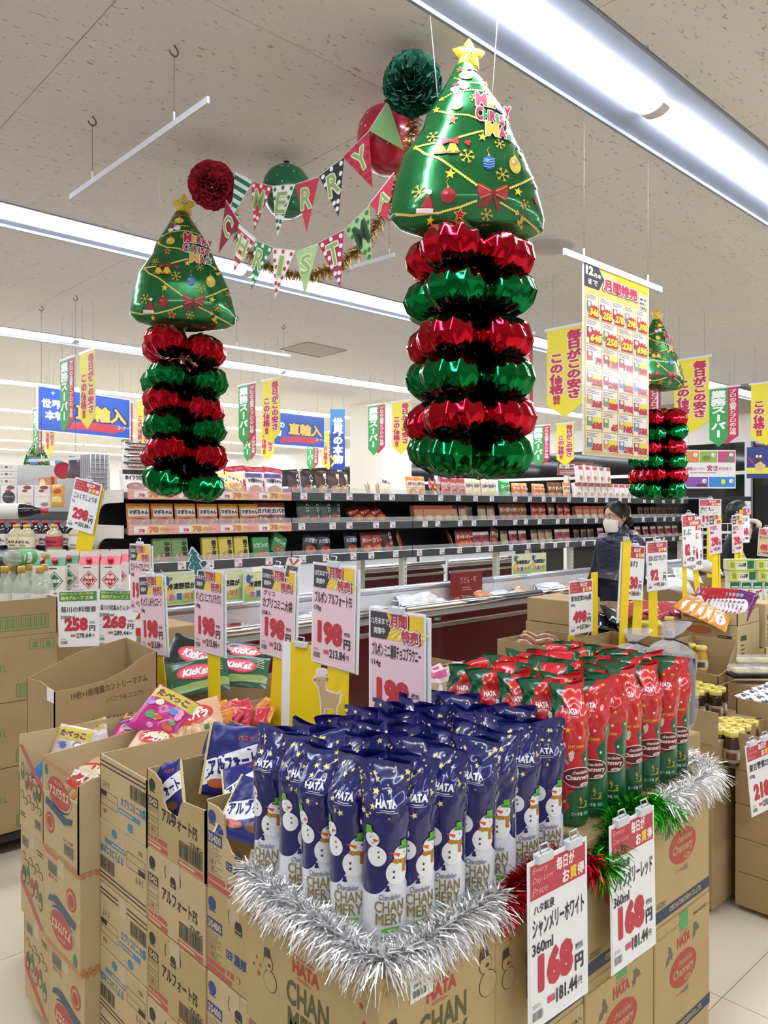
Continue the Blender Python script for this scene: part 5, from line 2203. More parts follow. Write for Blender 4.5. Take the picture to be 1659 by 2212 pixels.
ALF = pouch_meshes('alf', .20, .25, .06, '#25256b', pg_alfort(), 3)
PINK = pouch_meshes('pink', .20, .2, .07, '#b8307a', pg_child('a'), 5)
PEACH = pouch_meshes('peach', .22, .19, .07, '#d9b08a', pg_asp(), 6)
KIT1 = pouch_meshes('kit1', .24, .18, .05, '#23302c', pg_kit('#23302c'), 7)
KIT2 = pouch_meshes('kit2', .24, .18, .05, '#2f5a42', pg_kit('#2f5a42'), 8)
CHILD = pouch_meshes('child', .17, .19, .06, '#d7c7c4', pg_child('b'), 9)
BRN = pouch_meshes('brn', .20, .24, .05, '#2a3a86', pg_alfort(), 12, back='#c9cdd0')


def lay_at(ms, name, label, cat, px, py, d, rot, group=None, scale=None):
    return pouch(name, label, cat, at_d(px, py, d), rot, ms, group, scale)


fx = -PI / 2 + .4     # facing the left aisle
g = 'navy biscuit bags in the open cartons'
lay_at(ALF, 'biscuit_bag', 'navy and white biscuit bag standing upright in the 35422 carton', 'bag', 490, 1722, 1.98, (-.3, .14, fx + .5), g, .72)
lay_at(ALF, 'biscuit_bag', 'second navy biscuit bag leaning behind the upright one', 'bag', 448, 1716, 2.06, (-.25, .1, fx - .4), g, .66)
lay_at(ALF, 'biscuit_bag', 'navy biscuit bag peeping through the cut of the 35422 carton', 'bag', 366, 1770, 1.94, (-.35, -.35, fx + .1), g, .55)
lay_at(BRN, 'cake_bag', 'navy cake bag lying in the cut of the 35400 carton', 'bag', 515, 1815, 1.70, (-.9, .2, fx + .2), g, .62)
lay_at(BRN, 'cake_bag', 'navy cake bag lying deeper in the 35400 carton', 'bag', 540, 1745, 1.85, (-1.1, -.2, fx + .6), g, .6)
g = 'snack bags heaped over the stick biscuit carton'
lay_at(PINK, 'snack_bag', 'magenta animal biscuit bag tilted on top of the heap', 'bag', 320, 1592, 2.45, (-.85, .35, FACE - .3), g, .86)
lay_at(PEACH, 'snack_bag', 'peach biscuit bag with a red oval on top of the heap', 'bag', 424, 1602, 2.45, (-.95, -.22, FACE + .25), g, .84)
lay_at(PEACH, 'snack_bag', 'peach biscuit bag lying low in front of the heap', 'bag', 318, 1640, 2.36, (-1.15, .15, FACE - .1), g, .7)
lay_at(PINK, 'snack_bag', 'magenta animal biscuit bag lying under the peach ones', 'bag', 285, 1608, 2.6, (-1.2, .1, FACE), g, .8)
g = 'colourful snack bags in the leftmost cartons'
lay_at(CHILD, 'snack_bag', 'pale animal snack bag standing in the leftmost carton', 'bag', 136, 1672, 2.52, (-.45, .12, FACE - .2), g, .8)
lay_at(CHILD, 'snack_bag', 'second pale animal snack bag right of the first', 'bag', 192, 1655, 2.6, (-.7, -.25, FACE + .2), g, .85)
lay_at(PEACH, 'snack_bag', 'peach biscuit bag low inside the cut red oval carton', 'bag', 152, 1755, 2.32, (-.9, .1, FACE - .4), g)
lay_at(pouch_meshes('bluebag', .15, .16, .05, '#3f86c0', pg_child('d'), 4), 'snack_bag', 'small blue snack bag in the leftmost carton front', 'bag', 76, 1690, 2.5, (-1.0, 0, FACE - .4), g)

g = 'dark chocolate wafer bags'
for i, (ms, px, py, d, rt, lb) in enumerate(((KIT1, 402, 1464, 3.14, (-.75, .32, FACE), 'black wafer bag with pink oval beside the leftmost yellow strip'), (KIT2, 428, 1500, 2.95, (-.95, -.12, FACE + .2), 'green wafer bag with pink oval between two yellow strips'),
                                     (KIT1, 515, 1446, 3.3, (-1.1, .1, FACE - .1), 'black wafer bag lying right of the second yellow strip'), (KIT2, 508, 1482, 3.05, (-1.05, .12, FACE + .1), 'green wafer bag with pink oval right of the second strip'),
                                     (KIT1, 366, 1470, 3.2, (-.9, 0, FACE + .4), 'black wafer bag half behind the cookie carton'))):
    lay_at(ms, 'wafer_bag', lb, 'bag', px, py, d, rt, g)

# mid cartons under and around those bags
def open_carton(label, c, size, rz=0., m=CARD2, rim=None, group='open cartons in the middle of the display', name='open_carton', pages=None):
    if c[2] > .1:
        carton('support_carton', 'plain carton under the ' + label, (c[0] + .004, c[1] + .004, .001), (size[0] - .008, size[1] - .008, c[2] - .004), None, 'support cartons', 0, CARD2, tape=False)
    return carton(name, label, c, size, pages, group, rz, m, open_top=rim or {'r': [(0, 1), (1, 1)]})


def oc_px(label, px, py, z, size, **k):
    """near corner of the rim seen at px,py with rim height z"""
    c = at_z(px, py, z)
    return open_carton(label, (c.x, c.y, z - size[2]), size, **k)


open_carton('open carton holding the dark wafer bags', (1.39, 2.46, .64), (.62, .36, .26))
open_carton('open carton of small orange and white packs', (1.40, 2.05, .70), (.34, .26, .21))
open_carton('empty open carton behind the brownie price sheet', (2.39, 2.36, .66), (.27, .25, .26))
open_carton('open carton of pink snack packs', (2.25, 2.05, .64), (.29, .27, .25), m=CARD3)
open_carton('empty open carton below the brown snack sticks', (2.56, 2.05, .64), (.30, .29, .285))
open_carton('carton with sticks of brown snack resting on its rim', (3.0, 2.10, .66), (.42, .30, .32))
open_carton('wide open carton behind the clear tied bags', (3.16, 1.72, .68), (.36, .36, .32), m=CARD2)
small = pouch_meshes('smallorange', .075, .10, .03, '#d9882f', None, 2)
small2 = pouch_meshes('smallred', .075, .10, .03, '#c7394a', None, 3)
small3 = pouch_meshes('smallpink', .09, .12, .03, '#dcc4c6', (lambda q: (q.rect(10, 10, 60, 30, '#c95a8a'), q.rect(20, 60, 50, 30, '#a8876a'), q)[-1])(Page(90, 120)), 4)
r_ = random.Random(12)
for i in range(14):
    px, py = 478 + (i % 7) * 15 + r_.uniform(-4, 4), 1540 + (i // 7) * 22 + r_.uniform(-4, 4) - (i % 7) * 2
    pouch('small_pack', f'small {"orange" if i % 2 else "red"} candy pack, {ORD[i % 7]} in the {("rear", "front")[i // 7]} row', 'pack', at_z(px, py + 12, .88), (-.9, r_.uniform(-.3, .3), FACE + r_.uniform(-.9, .9)), small if i % 2 else small2, 'small candy packs in a carton', .72)
for i in range(8):
    px, py = 935 + (i % 4) * 30 + r_.uniform(-6, 6), 1478 + (i // 4) * 14
    pouch('small_pack', f'pink snack pack, {ORD[i % 4]} in the {("back", "front")[i // 4]} row behind the brownie sheet', 'pack', at_z(px, py + 16, .88), (-1.0 + .3 * (i % 3), r_.uniform(-.4, .4), FACE + r_.uniform(-.6, .6)), small3, 'pink snack packs behind the brownie sheet')
# brown snack sticks in a clear bag
for i, (x0, y0, x1, y1) in enumerate(((1112, 1392, 1200, 1412), (1122, 1380, 1206, 1398), (1130, 1370, 1214, 1392))):
    A, B = at_d(x0, y0, 3.80 + i * .05), at_d(x1, y1, 3.66 + i * .06)
    t = thing('snack_stick_bag', f'bag of brown fried snack sticks, {("lowest", "middle", "uppermost")[i]} of the three', 'bag', A, 0, 'brown snack stick bags')
    b = MB()
    b.tube([(B - A) * f + Vector((0, 0, .012 * math.sin(f * 9 + i))) for f in np.linspace(0, 1, 9)], [.012, .022, .026, .024, .027, .024, .026, .022, .012], mat('#8a5a34', .35, var=.3, scale=60, bump=.5, bscale=40, coat=.5), 8)
    b.build('sticks', t)
t = thing('shelf_tag', 'white price tag with 803 hanging upside down on a carton', 'label', at_d(1120, 1412, 3.55), FACE + .3, rot=(0, .25, FACE + .3))
MB().box((0, 0, -.05), (.065, .001, 0), PAPER).build('paper', t)
p = Page(65, 50)
p.text('803', 60, 44, 16, '#4a4648', w=30, rot=PI)
p.bars(6, 8, 26, 12, '#555555')
p.fine(6, 26, 30, 3, '#777777', 5, 2)
p.on('print', t, (0, -.0004, 0), (.065, 0, 0), (0, 0, -.05))

# clear bags of black seaweed sheets tied at the neck
CLEARP = mat('#dfe3e4', .12, alpha=.30, var=.2, scale=18)
for i, (px, py, d, hh, lb) in enumerate(((1366, 1545, 2.58, .27, 'clear tied bag of black sheets, the smaller left one'), (1444, 1585, 2.5, .34, 'clear tied bag of black sheets, the tall right one'))):
    c = at_d(px, py, d)
    t = thing('clear_bag', lb, 'bag', c, FACE, 'clear tied bags behind the red drink bags')
    prof = [(.02, 0), (.075, .02), (.085, .1), (.086, hh * .66), (.078, hh * .76), (.045, hh * .85), (.010, hh * .9), (.03, hh * .96), (.045, hh * 1.06)]
    b = MB()
    n = 28
    P = []
    for j, (rr, z) in enumerate(np.array([[np.interp(q, range(len(prof)), [a_ for a_, _ in prof]), np.interp(q, range(len(prof)), [z_ for _, z_ in prof])] for q in np.linspace(0, len(prof) - 1, 30)])):
        P.append([(rr * (1 + .12 * math.sin(5 * th + j * .6) * min(1, z / .1)) * math.cos(th) * 1.05 + max(0, z - hh * .9) * .5, rr * (1 + .16 * abs(math.sin(4 * th + j * .3))) * math.sin(th) * .6, z) for th in np.linspace(0, 2 * PI, n, endpoint=False)])
    b.grid(P, CLEARP, wrap=True)
    b.build('clear_film', t)
    q = MB()
    for k, x in enumerate((-.04, .035)):
        q.bbox((x - .03, -.03, .03), (x + .044, .032, hh * (.81 if k == 0 else .76)), mat('#1b1c1e', .3, var=.3, scale=30, bump=.3), .012)
    q.build('black_sheets', t)
    MB().tube([(.013 * math.cos(a_), .012 * math.sin(a_), hh * .9) for a_ in np.linspace(0, 6.3, 10)] + [(.05, -.03, hh * .86)], .003, BLACK, 5).build('tie', t)


# ------------------------------------------------------------------ pink month-sale price sheets on yellow strips
def sheet_x(label, tlx, tly, d, page, h=.31, w=.205, roll=0., strips=None, group='pink month sale price sheets', rz=-PI / 2, pitch=0., extra=None, back=True, curl=0):
    return price_sheet(label, at_d(tlx, tly, d), w, h, page, rz, roll, pitch, group, strips, curl=curl, back=back)


PK = '#eecdd6'
s1 = sheet_x('pink 198 yen sheet leaning furthest left over a yellow strip', 299, 1243, 3.12, sheet_page('ギンビス しみチョココーン', '138g', '198', '213.84', 'month', bg=PK), roll=-.09, strips=[(.16, .085, -.62, -.25, -.05)])
s2 = sheet_x('pink 198 yen sheet right of the leftmost one with a paper tree on top', 420, 1227, 2.96, sheet_page('ギンビス ミニアスパラガス', '138g', '198', '213.84', 'month', bg=PK), roll=.0, strips=[(.13, .085, -.60, -.25, -.01)])
s3 = sheet_x('pink 198 yen sheet for ten cones with a paper gift on top', 565, 1222, 2.78, sheet_page('カプリコミニ大袋', '10本入', '198', '213.84', 'month', maker='グリコ', bg=PK), roll=.04, strips=[(.09, .09, -.66, -.25, .03)])
s4 = sheet_x('pink 198 yen sheet above the paper reindeer', 676, 1213, 2.42, sheet_page('ブルボン アルフォートFS', '178g', '198', '213.84', 'month', bg=PK), roll=.03, strips=[(.12, .10, -.62, -.25, .0)])
s5 = sheet_x('largest pink 198 yen sheet behind the blue drink bags', 797, 1311, 2.03, sheet_page('ブルボン ミニ濃厚チョコブラウニー', '114g', '198', '213.84', 'month', bg=PK), roll=.0)
s6 = sheet_x('pink price sheet hidden behind the leftmost pink sheet', 280, 1174, 3.6, sheet_page('カントリーマアムバニラ', '19枚', '198', '213.84', 'month', bg=PK), roll=-.02, strips=[(.14, .08, -.5, -.25, 0)])
# the low yellow folder between the third and fourth sheet
t = thing('yellow_folder', 'plain yellow folder with a clip between two pink sheets', 'price sign', at_d(610, 1385, 2.6), 0, None, rot=(0, .02, -PI / 2 + .25))
MB().box((0, 0, -.32), (.035, .002, 0), SLEEVE).build('sleeve', t)
MB().box((.02, .002, -.32), (.16, .004, 0), YELLOW).build('strip', t)
clip(t, .08, .0)


def cutout(label, loc, rz, page, name, w, h, m, outline, cat='decoration', rot=None):
    t = thing(name, label, cat, loc, 0, None, rot=rot or (0, 0, rz))
    b = MB()
    W, H = page.W, page.H
    pts = [(x / W * w, -y / H * h) for x, y in outline]
    ar = sum(pts[i - 1][0] * pts[i][1] - pts[i][0] * pts[i - 1][1] for i in range(len(pts)))
    if ar < 0:
        pts.reverse()
    b.prism(pts, (0, .002, 0), (1, 0, 0), (0, 0, 1), .002, m)
    b.build('card', t)
    page.on('print', t, (0, -.0004, 0), (w, 0, 0), (0, 0, -h), eps=.0004)
    return t


# paper reindeer
deer = [(22, 60), (16, 44), (18, 34), (30, 30), (24, 16), (30, 4), (44, 2), (58, 2), (70, 6), (74, 18), (68, 30), (76, 34), (80, 42), (70, 52), (74, 78), (92, 84), (112, 90), (124, 78), (132, 96), (128, 124), (118, 140), (118, 196), (104, 196), (98, 150), (72, 150), (72, 196), (54, 196), (48, 130), (42, 100), (36, 74)]
p = Page(150, 200)
p.poly([(30, 58), (22, 44), (32, 36), (66, 36), (74, 42), (64, 52), (68, 84), (112, 96), (122, 90), (120, 122), (112, 136), (110, 190), (104, 190), (100, 144), (66, 144), (64, 190), (58, 190), (54, 128), (46, 96), (42, 72)], '#cfb083')
for x in (36, 46, 56, 64):
    p.ell(x, 20, 6, 12, '#ece6dc', 8)
p.ell(24, 46, 4, 4, '#b8433a', 8, lay=1)
p.ell(44, 46, 2, 2, '#4a3a2c', 6, lay=1)
p.ell(72, 42, 5, 7, '#9c8058', 8, lay=1)
cutout('paper reindeer cutout with white antlers on a yellow strip', at_d(668, 1440, 2.3), -.55, p, 'paper_reindeer', .115, .165, mat('#ece4d4', .6), deer, rot=(0, .05, -.75))
# paper gift
p = Page(100, 150)
p.poly([(10, 56), (84, 62), (76, 142), (2, 130)], '#2f6f72')
p.poly([(40, 58), (54, 60), (46, 138), (32, 135)], '#c9483f', 1)
p.poly([(7, 88), (81, 96), (79, 110), (5, 102)], '#c9483f', 1)
p.poly([(46, 54), (18, 14), (34, 10), (50, 50)], '#c9483f', 1)
p.poly([(52, 54), (88, 14), (72, 8), (50, 46)], '#c9483f', 1)
cutout('paper gift box cutout clipped above the third pink sheet', at_d(619, 1202, 2.66), 0, p, 'paper_gift', .052, .078, mat('#e8e4de', .6), [(0, 40), (8, 6), (50, 0), (96, 4), (100, 50), (92, 150), (0, 142)], rot=(0, .1, -.8))
# paper tree
p = Page(100, 160)
p.poly([(40, 2), (78, 42), (64, 46), (92, 84), (76, 88), (98, 126), (60, 130), (56, 156), (40, 154), (42, 128), (4, 116), (26, 84), (10, 76), (32, 44), (20, 38)], '#2c6e74')
for k in range(9):
    p.ell(random.Random(k).uniform(28, 76), 30 + k * 11, 4, 4, ('#c9483f', '#e3d9a0', '#8fc0c4')[k % 3], 8, lay=1)
cutout('paper christmas tree cutout above the second pink sheet', at_d(402, 1184, 2.9), 0, p, 'paper_tree', .055, .105, mat('#e3e6e4', .6), [(34, -4), (46, -4), (86, 44), (74, 50), (100, 86), (84, 92), (106, 132), (66, 136), (62, 162), (34, 160), (36, 134), (-4, 120), (18, 84), (2, 76), (24, 46), (12, 36)], rot=(0, -.1, -.8))
p = Page(60, 120)
p.ell(30, 40, 22, 26, '#e7d9cb', 16)
p.poly([(8, 34), (30, -2), (54, 32)], '#c0392f', 1)
p.ell(30, 54, 22, 22, '#f0ece6', 14, lay=1)
p.ell(24, 40, 2, 3, '#40302a', 6, lay=2)
p.ell(36, 40, 2, 3, '#40302a', 6, lay=2)
p.rect(10, 80, 42, 40, '#c0392f')
cutout('paper figure in a red hat behind the leftmost pink sheet', at_d(289, 1324, 3.4), 0, p, 'paper_red_hat_figure', .05, .10, mat('#e8e4de', .6), [(0, 40), (28, -8), (60, 36), (60, 120), (0, 120)], rot=(0, 0, -.7))
# ------------------------------------------------------------------ chest freezers
MAROON = mat('#47040f', .35, var=.06, scale=3, coat=.15)
INNER = mat('#dcdcda', .45, var=.03)


def freezer(label, x, y, L, depth=.56, group='maroon chest freezers'):
    t = thing('chest_freezer', label, 'freezer', (x, y, 0), 0, group)
    MB().bbox((.004, .03, .10), (L - .004, .09, .80), MAROON, .004).build('front_panel', t)
    MB().box((0, .06, 0), (L, .10, .10), BLACK).build('plinth', t)
    MB().tube([(0, .03, .875), (L, .03, .875)], .032, CHROME, 12).build('top_rail', t)
    MB().bbox((.003, .005, .715), (L - .003, .035, .75), STEEL, .006).build('bumper_rail', t)
    q = MB()
    q.box((0, .06, .55), (L, .09, .86), INNER)
    q.box((0, .09, .5), (L, depth, .56), INNER)
    q.box((0, depth, .5), (L, depth + .04, .93), INNER)
    q.build('inner_tub', t)
    q = MB()
    q.tube([(0, depth + .02, .955), (L, depth + .02, .955)], .03, mat('#c4c6c8', .3, metal=.6), 10)
    q.build('back_rail', t)
    for i in range(1, 3):
        g = MB()
        xx = L * i / 3
        for z in np.linspace(.6, .86, 6):
            g.tube([(xx, .1, z), (xx, depth, z)], .003, mat('#d9dadb', .3, metal=.4), 4)
        for yy in np.linspace(.1, depth, 9):
            g.tube([(xx, yy, .58), (xx, yy, .86)], .003, mat('#d9dadb', .3, metal=.4), 4)
        g.build('wire_divider', t)
    return t


for i in range(5):
    f = freezer(f'maroon chest freezer with chrome rails, {ORD[i]} from the left', 2.32 + 1.68 * i, 4.02, 1.675)
    if i == 1:
        q = Page(60, 18)
        q.rect(0, 0, 60, 18, '#3f6b58')
        q.fine(14, 5, 40, 2, '#a9bfb0', 6, 3)
        q.on('badge', f, (.30, .028, .79), (.085, 0, 0), (0, 0, -.024), eps=.0012)
for i in range(2):
    freezer(f'distant maroon chest freezer seen under the shelves, {("left", "right")[i]} one', 5.75 + 2.3 * i, 7.25, 2.2, group='distant chest freezers')
freezer('distant maroon chest freezer end behind the white post', 3.7, 7.3, 1.5, group='distant chest freezers')
# frozen goods
WBAG = pouch_meshes('wbag', .26, .2, .09, '#d9dade', (lambda q: (q.rect(20, 20, 90, 40, '#c9ccd4'), q.ell(180, 120, 50, 30, '#c7b9b4'))[0])(Page(260, 200)), 21, .2)
RBAG = pouch_meshes('rbag', .22, .2, .07, '#7a2028', (lambda q: (q.rect(30, 20, 120, 40, '#a8443c'), q.ell(110, 130, 60, 40, '#b8866a'))[0])(Page(220, 200)), 22, .2)
OBAG = pouch_meshes('obag', .24, .2, .09, '#c48a5a', (lambda q: (q.rect(30, 20, 120, 30, '#e3d8c8'),)[0])(Page(240, 200)), 23, .2)
r_ = random.Random(31)
k = 0
for i, (x, ms, nm) in enumerate([(2.42, RBAG, 'dark red'), (2.5, RBAG, 'dark red'), (2.7, RBAG, 'dark red'), (2.95, OBAG, 'orange brown'), (3.2, WBAG, 'white'), (3.45, WBAG, 'white'), (3.75, WBAG, 'white'), (3.98, WBAG, 'white'),
                             (4.2, WBAG, 'white'), (4.45, WBAG, 'white'), (4.62, WBAG, 'white'), (4.9, OBAG, 'orange brown'), (5.15, RBAG, 'dark red'), (5.4, OBAG, 'orange brown'), (5.7, WBAG, 'white'), (6.0, OBAG, 'orange brown'), (6.35, WBAG, 'white'), (6.7, OBAG, 'orange brown')]):
    z = .74 + .08 * (4.3 < x < 4.8) + .04 * (x > 5)
    for j in range(2):
        pouch('frozen_bag', f'{nm} frozen food bag, {ORD[i]} from the left in the {("front", "rear")[j]} freezer row', 'bag', (x, 4.16 + .2 * j, z), (-1.2 + r_.uniform(-.15, .15), r_.uniform(-.2, .2), r_.uniform(-.5, .5)), ms, 'frozen food bags')
t = thing('freezer_sign', 'dark red freezer sign standing among frozen bags', 'sign', (5.0, 4.5, .86), 0)
MB().box((0, 0, 0), (.42, .006, .2), mat('#8a2a2c', .4)).build('panel', t)
q = Page(420, 200)
q.text('うどん・麺', 120, 40, 60, '#d9b8a8', w=220)
q.fine(150, 130, 150, 2, '#c99a8c', 20, 8)
q.on('print', t, (0, -.001, .2), (.42, 0, 0), (0, 0, -.2), eps=.001)

# ------------------------------------------------------------------ the long gondola over the freezers
SX = [2.14 + 1.253 * k for k in range(7)]
SXL = SX[0]
GREY_RAIL = mat('#4a4d50', .3, var=.04, coat=.3)
PINK_RAIL = mat('#e89a96', .3, var=.02, coat=.3)
CREAM = mat('#dedbd0', .45, var=.02)
BACKM = mat('#26282b', .6, var=.15)
TIERZ = [1.215, 1.458, 1.682]          # lower edge of the front rails
LIPH = .058


def tag_print(W=60, H=48, seed=0):
    p = Page(W, H)
    p.fine(4, 6, 40, 2, '#8a8688', 7, 3, seed)
    p.text(('88', '98', '78', '128')[seed % 4], 26, 26, 16, '#b8434c', bold=.05, maxw=30)
    return p


_tagp = [tag_print(seed=i).mesh('print', lambda q, off: np.stack([q[:, 0] / 1000, 0 * q[:, 0] - off - .002, .048 - q[:, 1] / 1000], 1), eps=.0006) for i in range(4)]
_tagm = MB().box((0, -.002, 0), (.06, 0, .048), PAPER).mesh('price_tag')
TN = ('lowest', 'middle', 'top')
SALE = Page(1250, 66)
SALE.rect(0, 0, 1250, 66, '#eeb0a8')
for k in range(4):
    x = 60 + k * 310
    SALE.ell(x + 120, 33, 96, 31, '#f2e08a', 20, lay=1)
    SALE.text('78', x + 70, 12, 44, '#d9837c', w=70, bold=.08, lay=2)
    SALE.text('円均一', x + 150, 18, 34, '#d98c84', w=96, bold=.05, lay=2)
    SALE.rect(x - 30, 10, 90, 48, '#f1eeec', 3)
    SALE.text('78', x, 28, 24, '#c24a58', w=44, bold=.05, lay=4)
    SALE.fine(x - 26, 14, 70, 2, '#9a9496', 7, 3)
_salem = None
for b_ in range(6):
    for ti in range(3):
        x0, x1 = SX[b_], SX[b_ + 1]
        sale = b_ == 0 and ti > 0
        t = thing('shelf_unit', f'{TN[ti]} grey shelf of the {ORD[b_]} bay from the left over the freezers' if not sale else f'{TN[ti]} shelf of the first bay with a pink 78 yen sale rail', 'shelf', (x0, 4.62, TIERZ[ti]), 0, 'gondola shelves over the freezers')
        L = x1 - x0
        MB().box((.002, .012, 0), (L - .002, .43, .028), mat('#7f8183', .45) if ti else mat('#b9bbbc', .4)).build('board', t)
        MB().bbox((.004, -.01, -.006), (L - .004, .012, LIPH), PINK_RAIL if sale else GREY_RAIL, .003).build('price_rail', t)
        if sale:
            SALE.on('print', t, (.004, -.0105, LIPH), (L - .008, 0, 0), (0, 0, -LIPH - .004), eps=.0008, rough=.3)
        else:
            r_ = random.Random(b_ * 7 + ti)
            for k in range(5):
                x = .08 + k * .235 + r_.uniform(-.04, .04)
                q = put('price_tag', _tagm, t, (x, -.0105, .004))
                put('print', _tagp[(k + b_) % 4], q)
        if ti < 2:
            MB().box((0, .43, .03), (L, .45, TIERZ[ti + 1] - TIERZ[ti]), BACKM).build('back_panel', t)
        MB().box((.004, -.006, LIPH), (L - .004, -.003, LIPH + .035), mat('#e6e9ea', .08, alpha=.22, var=0)).build('clear_guard', t)
for k, x in enumerate(SX):
    t = thing('gondola_post', f'white slotted post under the shelves, {ORD[k]} from the left', 'post', (x - .02, 4.68, .86), 0, 'gondola posts')
    MB().bbox((-.022, 0, -.36 if 0 else 0), (.022, .06, TIERZ[0] - .86 + .02), CREAM, .004).build('post', t)
    f = MB()
    f.box((-.05, -.02, -.002), (.05, .08, .006), CREAM)
    f.build('foot', t)
    f = MB()
    for z in np.linspace(.04, .32, 8):
        f.box((-.004, -.0008, z), (.004, 0, z + .012), BLACK)
    f.build('slots', t)
    f['kind'] if False else None
# cream end brackets at the left end
for k in range(3):
    t = thing('shelf_bracket', f'cream arched end bracket of the {TN[k]} shelf', 'bracket', (SXL - .02, 4.63, TIERZ[k] - .005), 0, 'arched shelf end brackets')
    out = [(0, .06), (0, -.17)] + [(.2 - .19 * math.cos(a_), -.17 + .145 * math.sin(a_)) for a_ in np.linspace(0.1, 1.57, 8)] + [(.42, -.02), (.42, .06)]
    MB().prism(out, (0, .42, 0), (0, -1, 0), (0, 0, 1), .012, CREAM).build('bracket', t)
t = thing('gondola_upright', 'cream slotted upright at the left end of the gondola', 'post', (SXL - .03, 5.05, 0), 0)
MB().bbox((0, 0, 0), (.03, .05, 1.82), CREAM, .004).build('post', t)
f = MB()
for z in np.arange(.9, 1.8, .05):
    f.box((-.0008, .015, z), (0, .035, z + .022), BLACK)
f.build('slots', t)


# ------------------------------------------------------------------ packets on the gondola
def pk(W, H, base, band, title, tc, pic, seed, tbg=None, vert=False):
    p = Page(W, H)
    if band:
        p.rect(0, 4, W, H * .2, band)
    if tbg:
        p.rect(W * .06, H * .22, W * .88, H * .3, tbg)
    if pic:
        food(p, W * .5, H * .75, W * .38, H * .18, *pic, seed)
    p.lay = 2
    if title:
        if vert:
            p.vtext(title, W * .76, H * .12, W * .3, H * .6, tc, .05)
        else:
            p.text(title, W * .5, H * .26, H * .2, tc, w=W * .84, bold=.06, al='c')
    return p


def pmesh(key, W, H, T, base, page, box=False):
    if key in _pouch:
        return _pouch[key]
    if box:
        b = MB()
        b.bbox((-W / 2, -T, 0), (W / 2, 0, H), gloss(base, .35), .002)
        pr = page.mesh('print', lambda q, off: np.stack([(q[:, 0] / page.W - .5) * W, 0 * q[:, 0] - T - off, (1 - q[:, 1] / page.H) * H], 1), eps=.0006) if page else None
        _pouch[key] = (b.mesh('box'), pr)
        return _pouch[key]
    return pouch_meshes(key, W, H, T, base, page, len(key) + 40, .25, n=8)


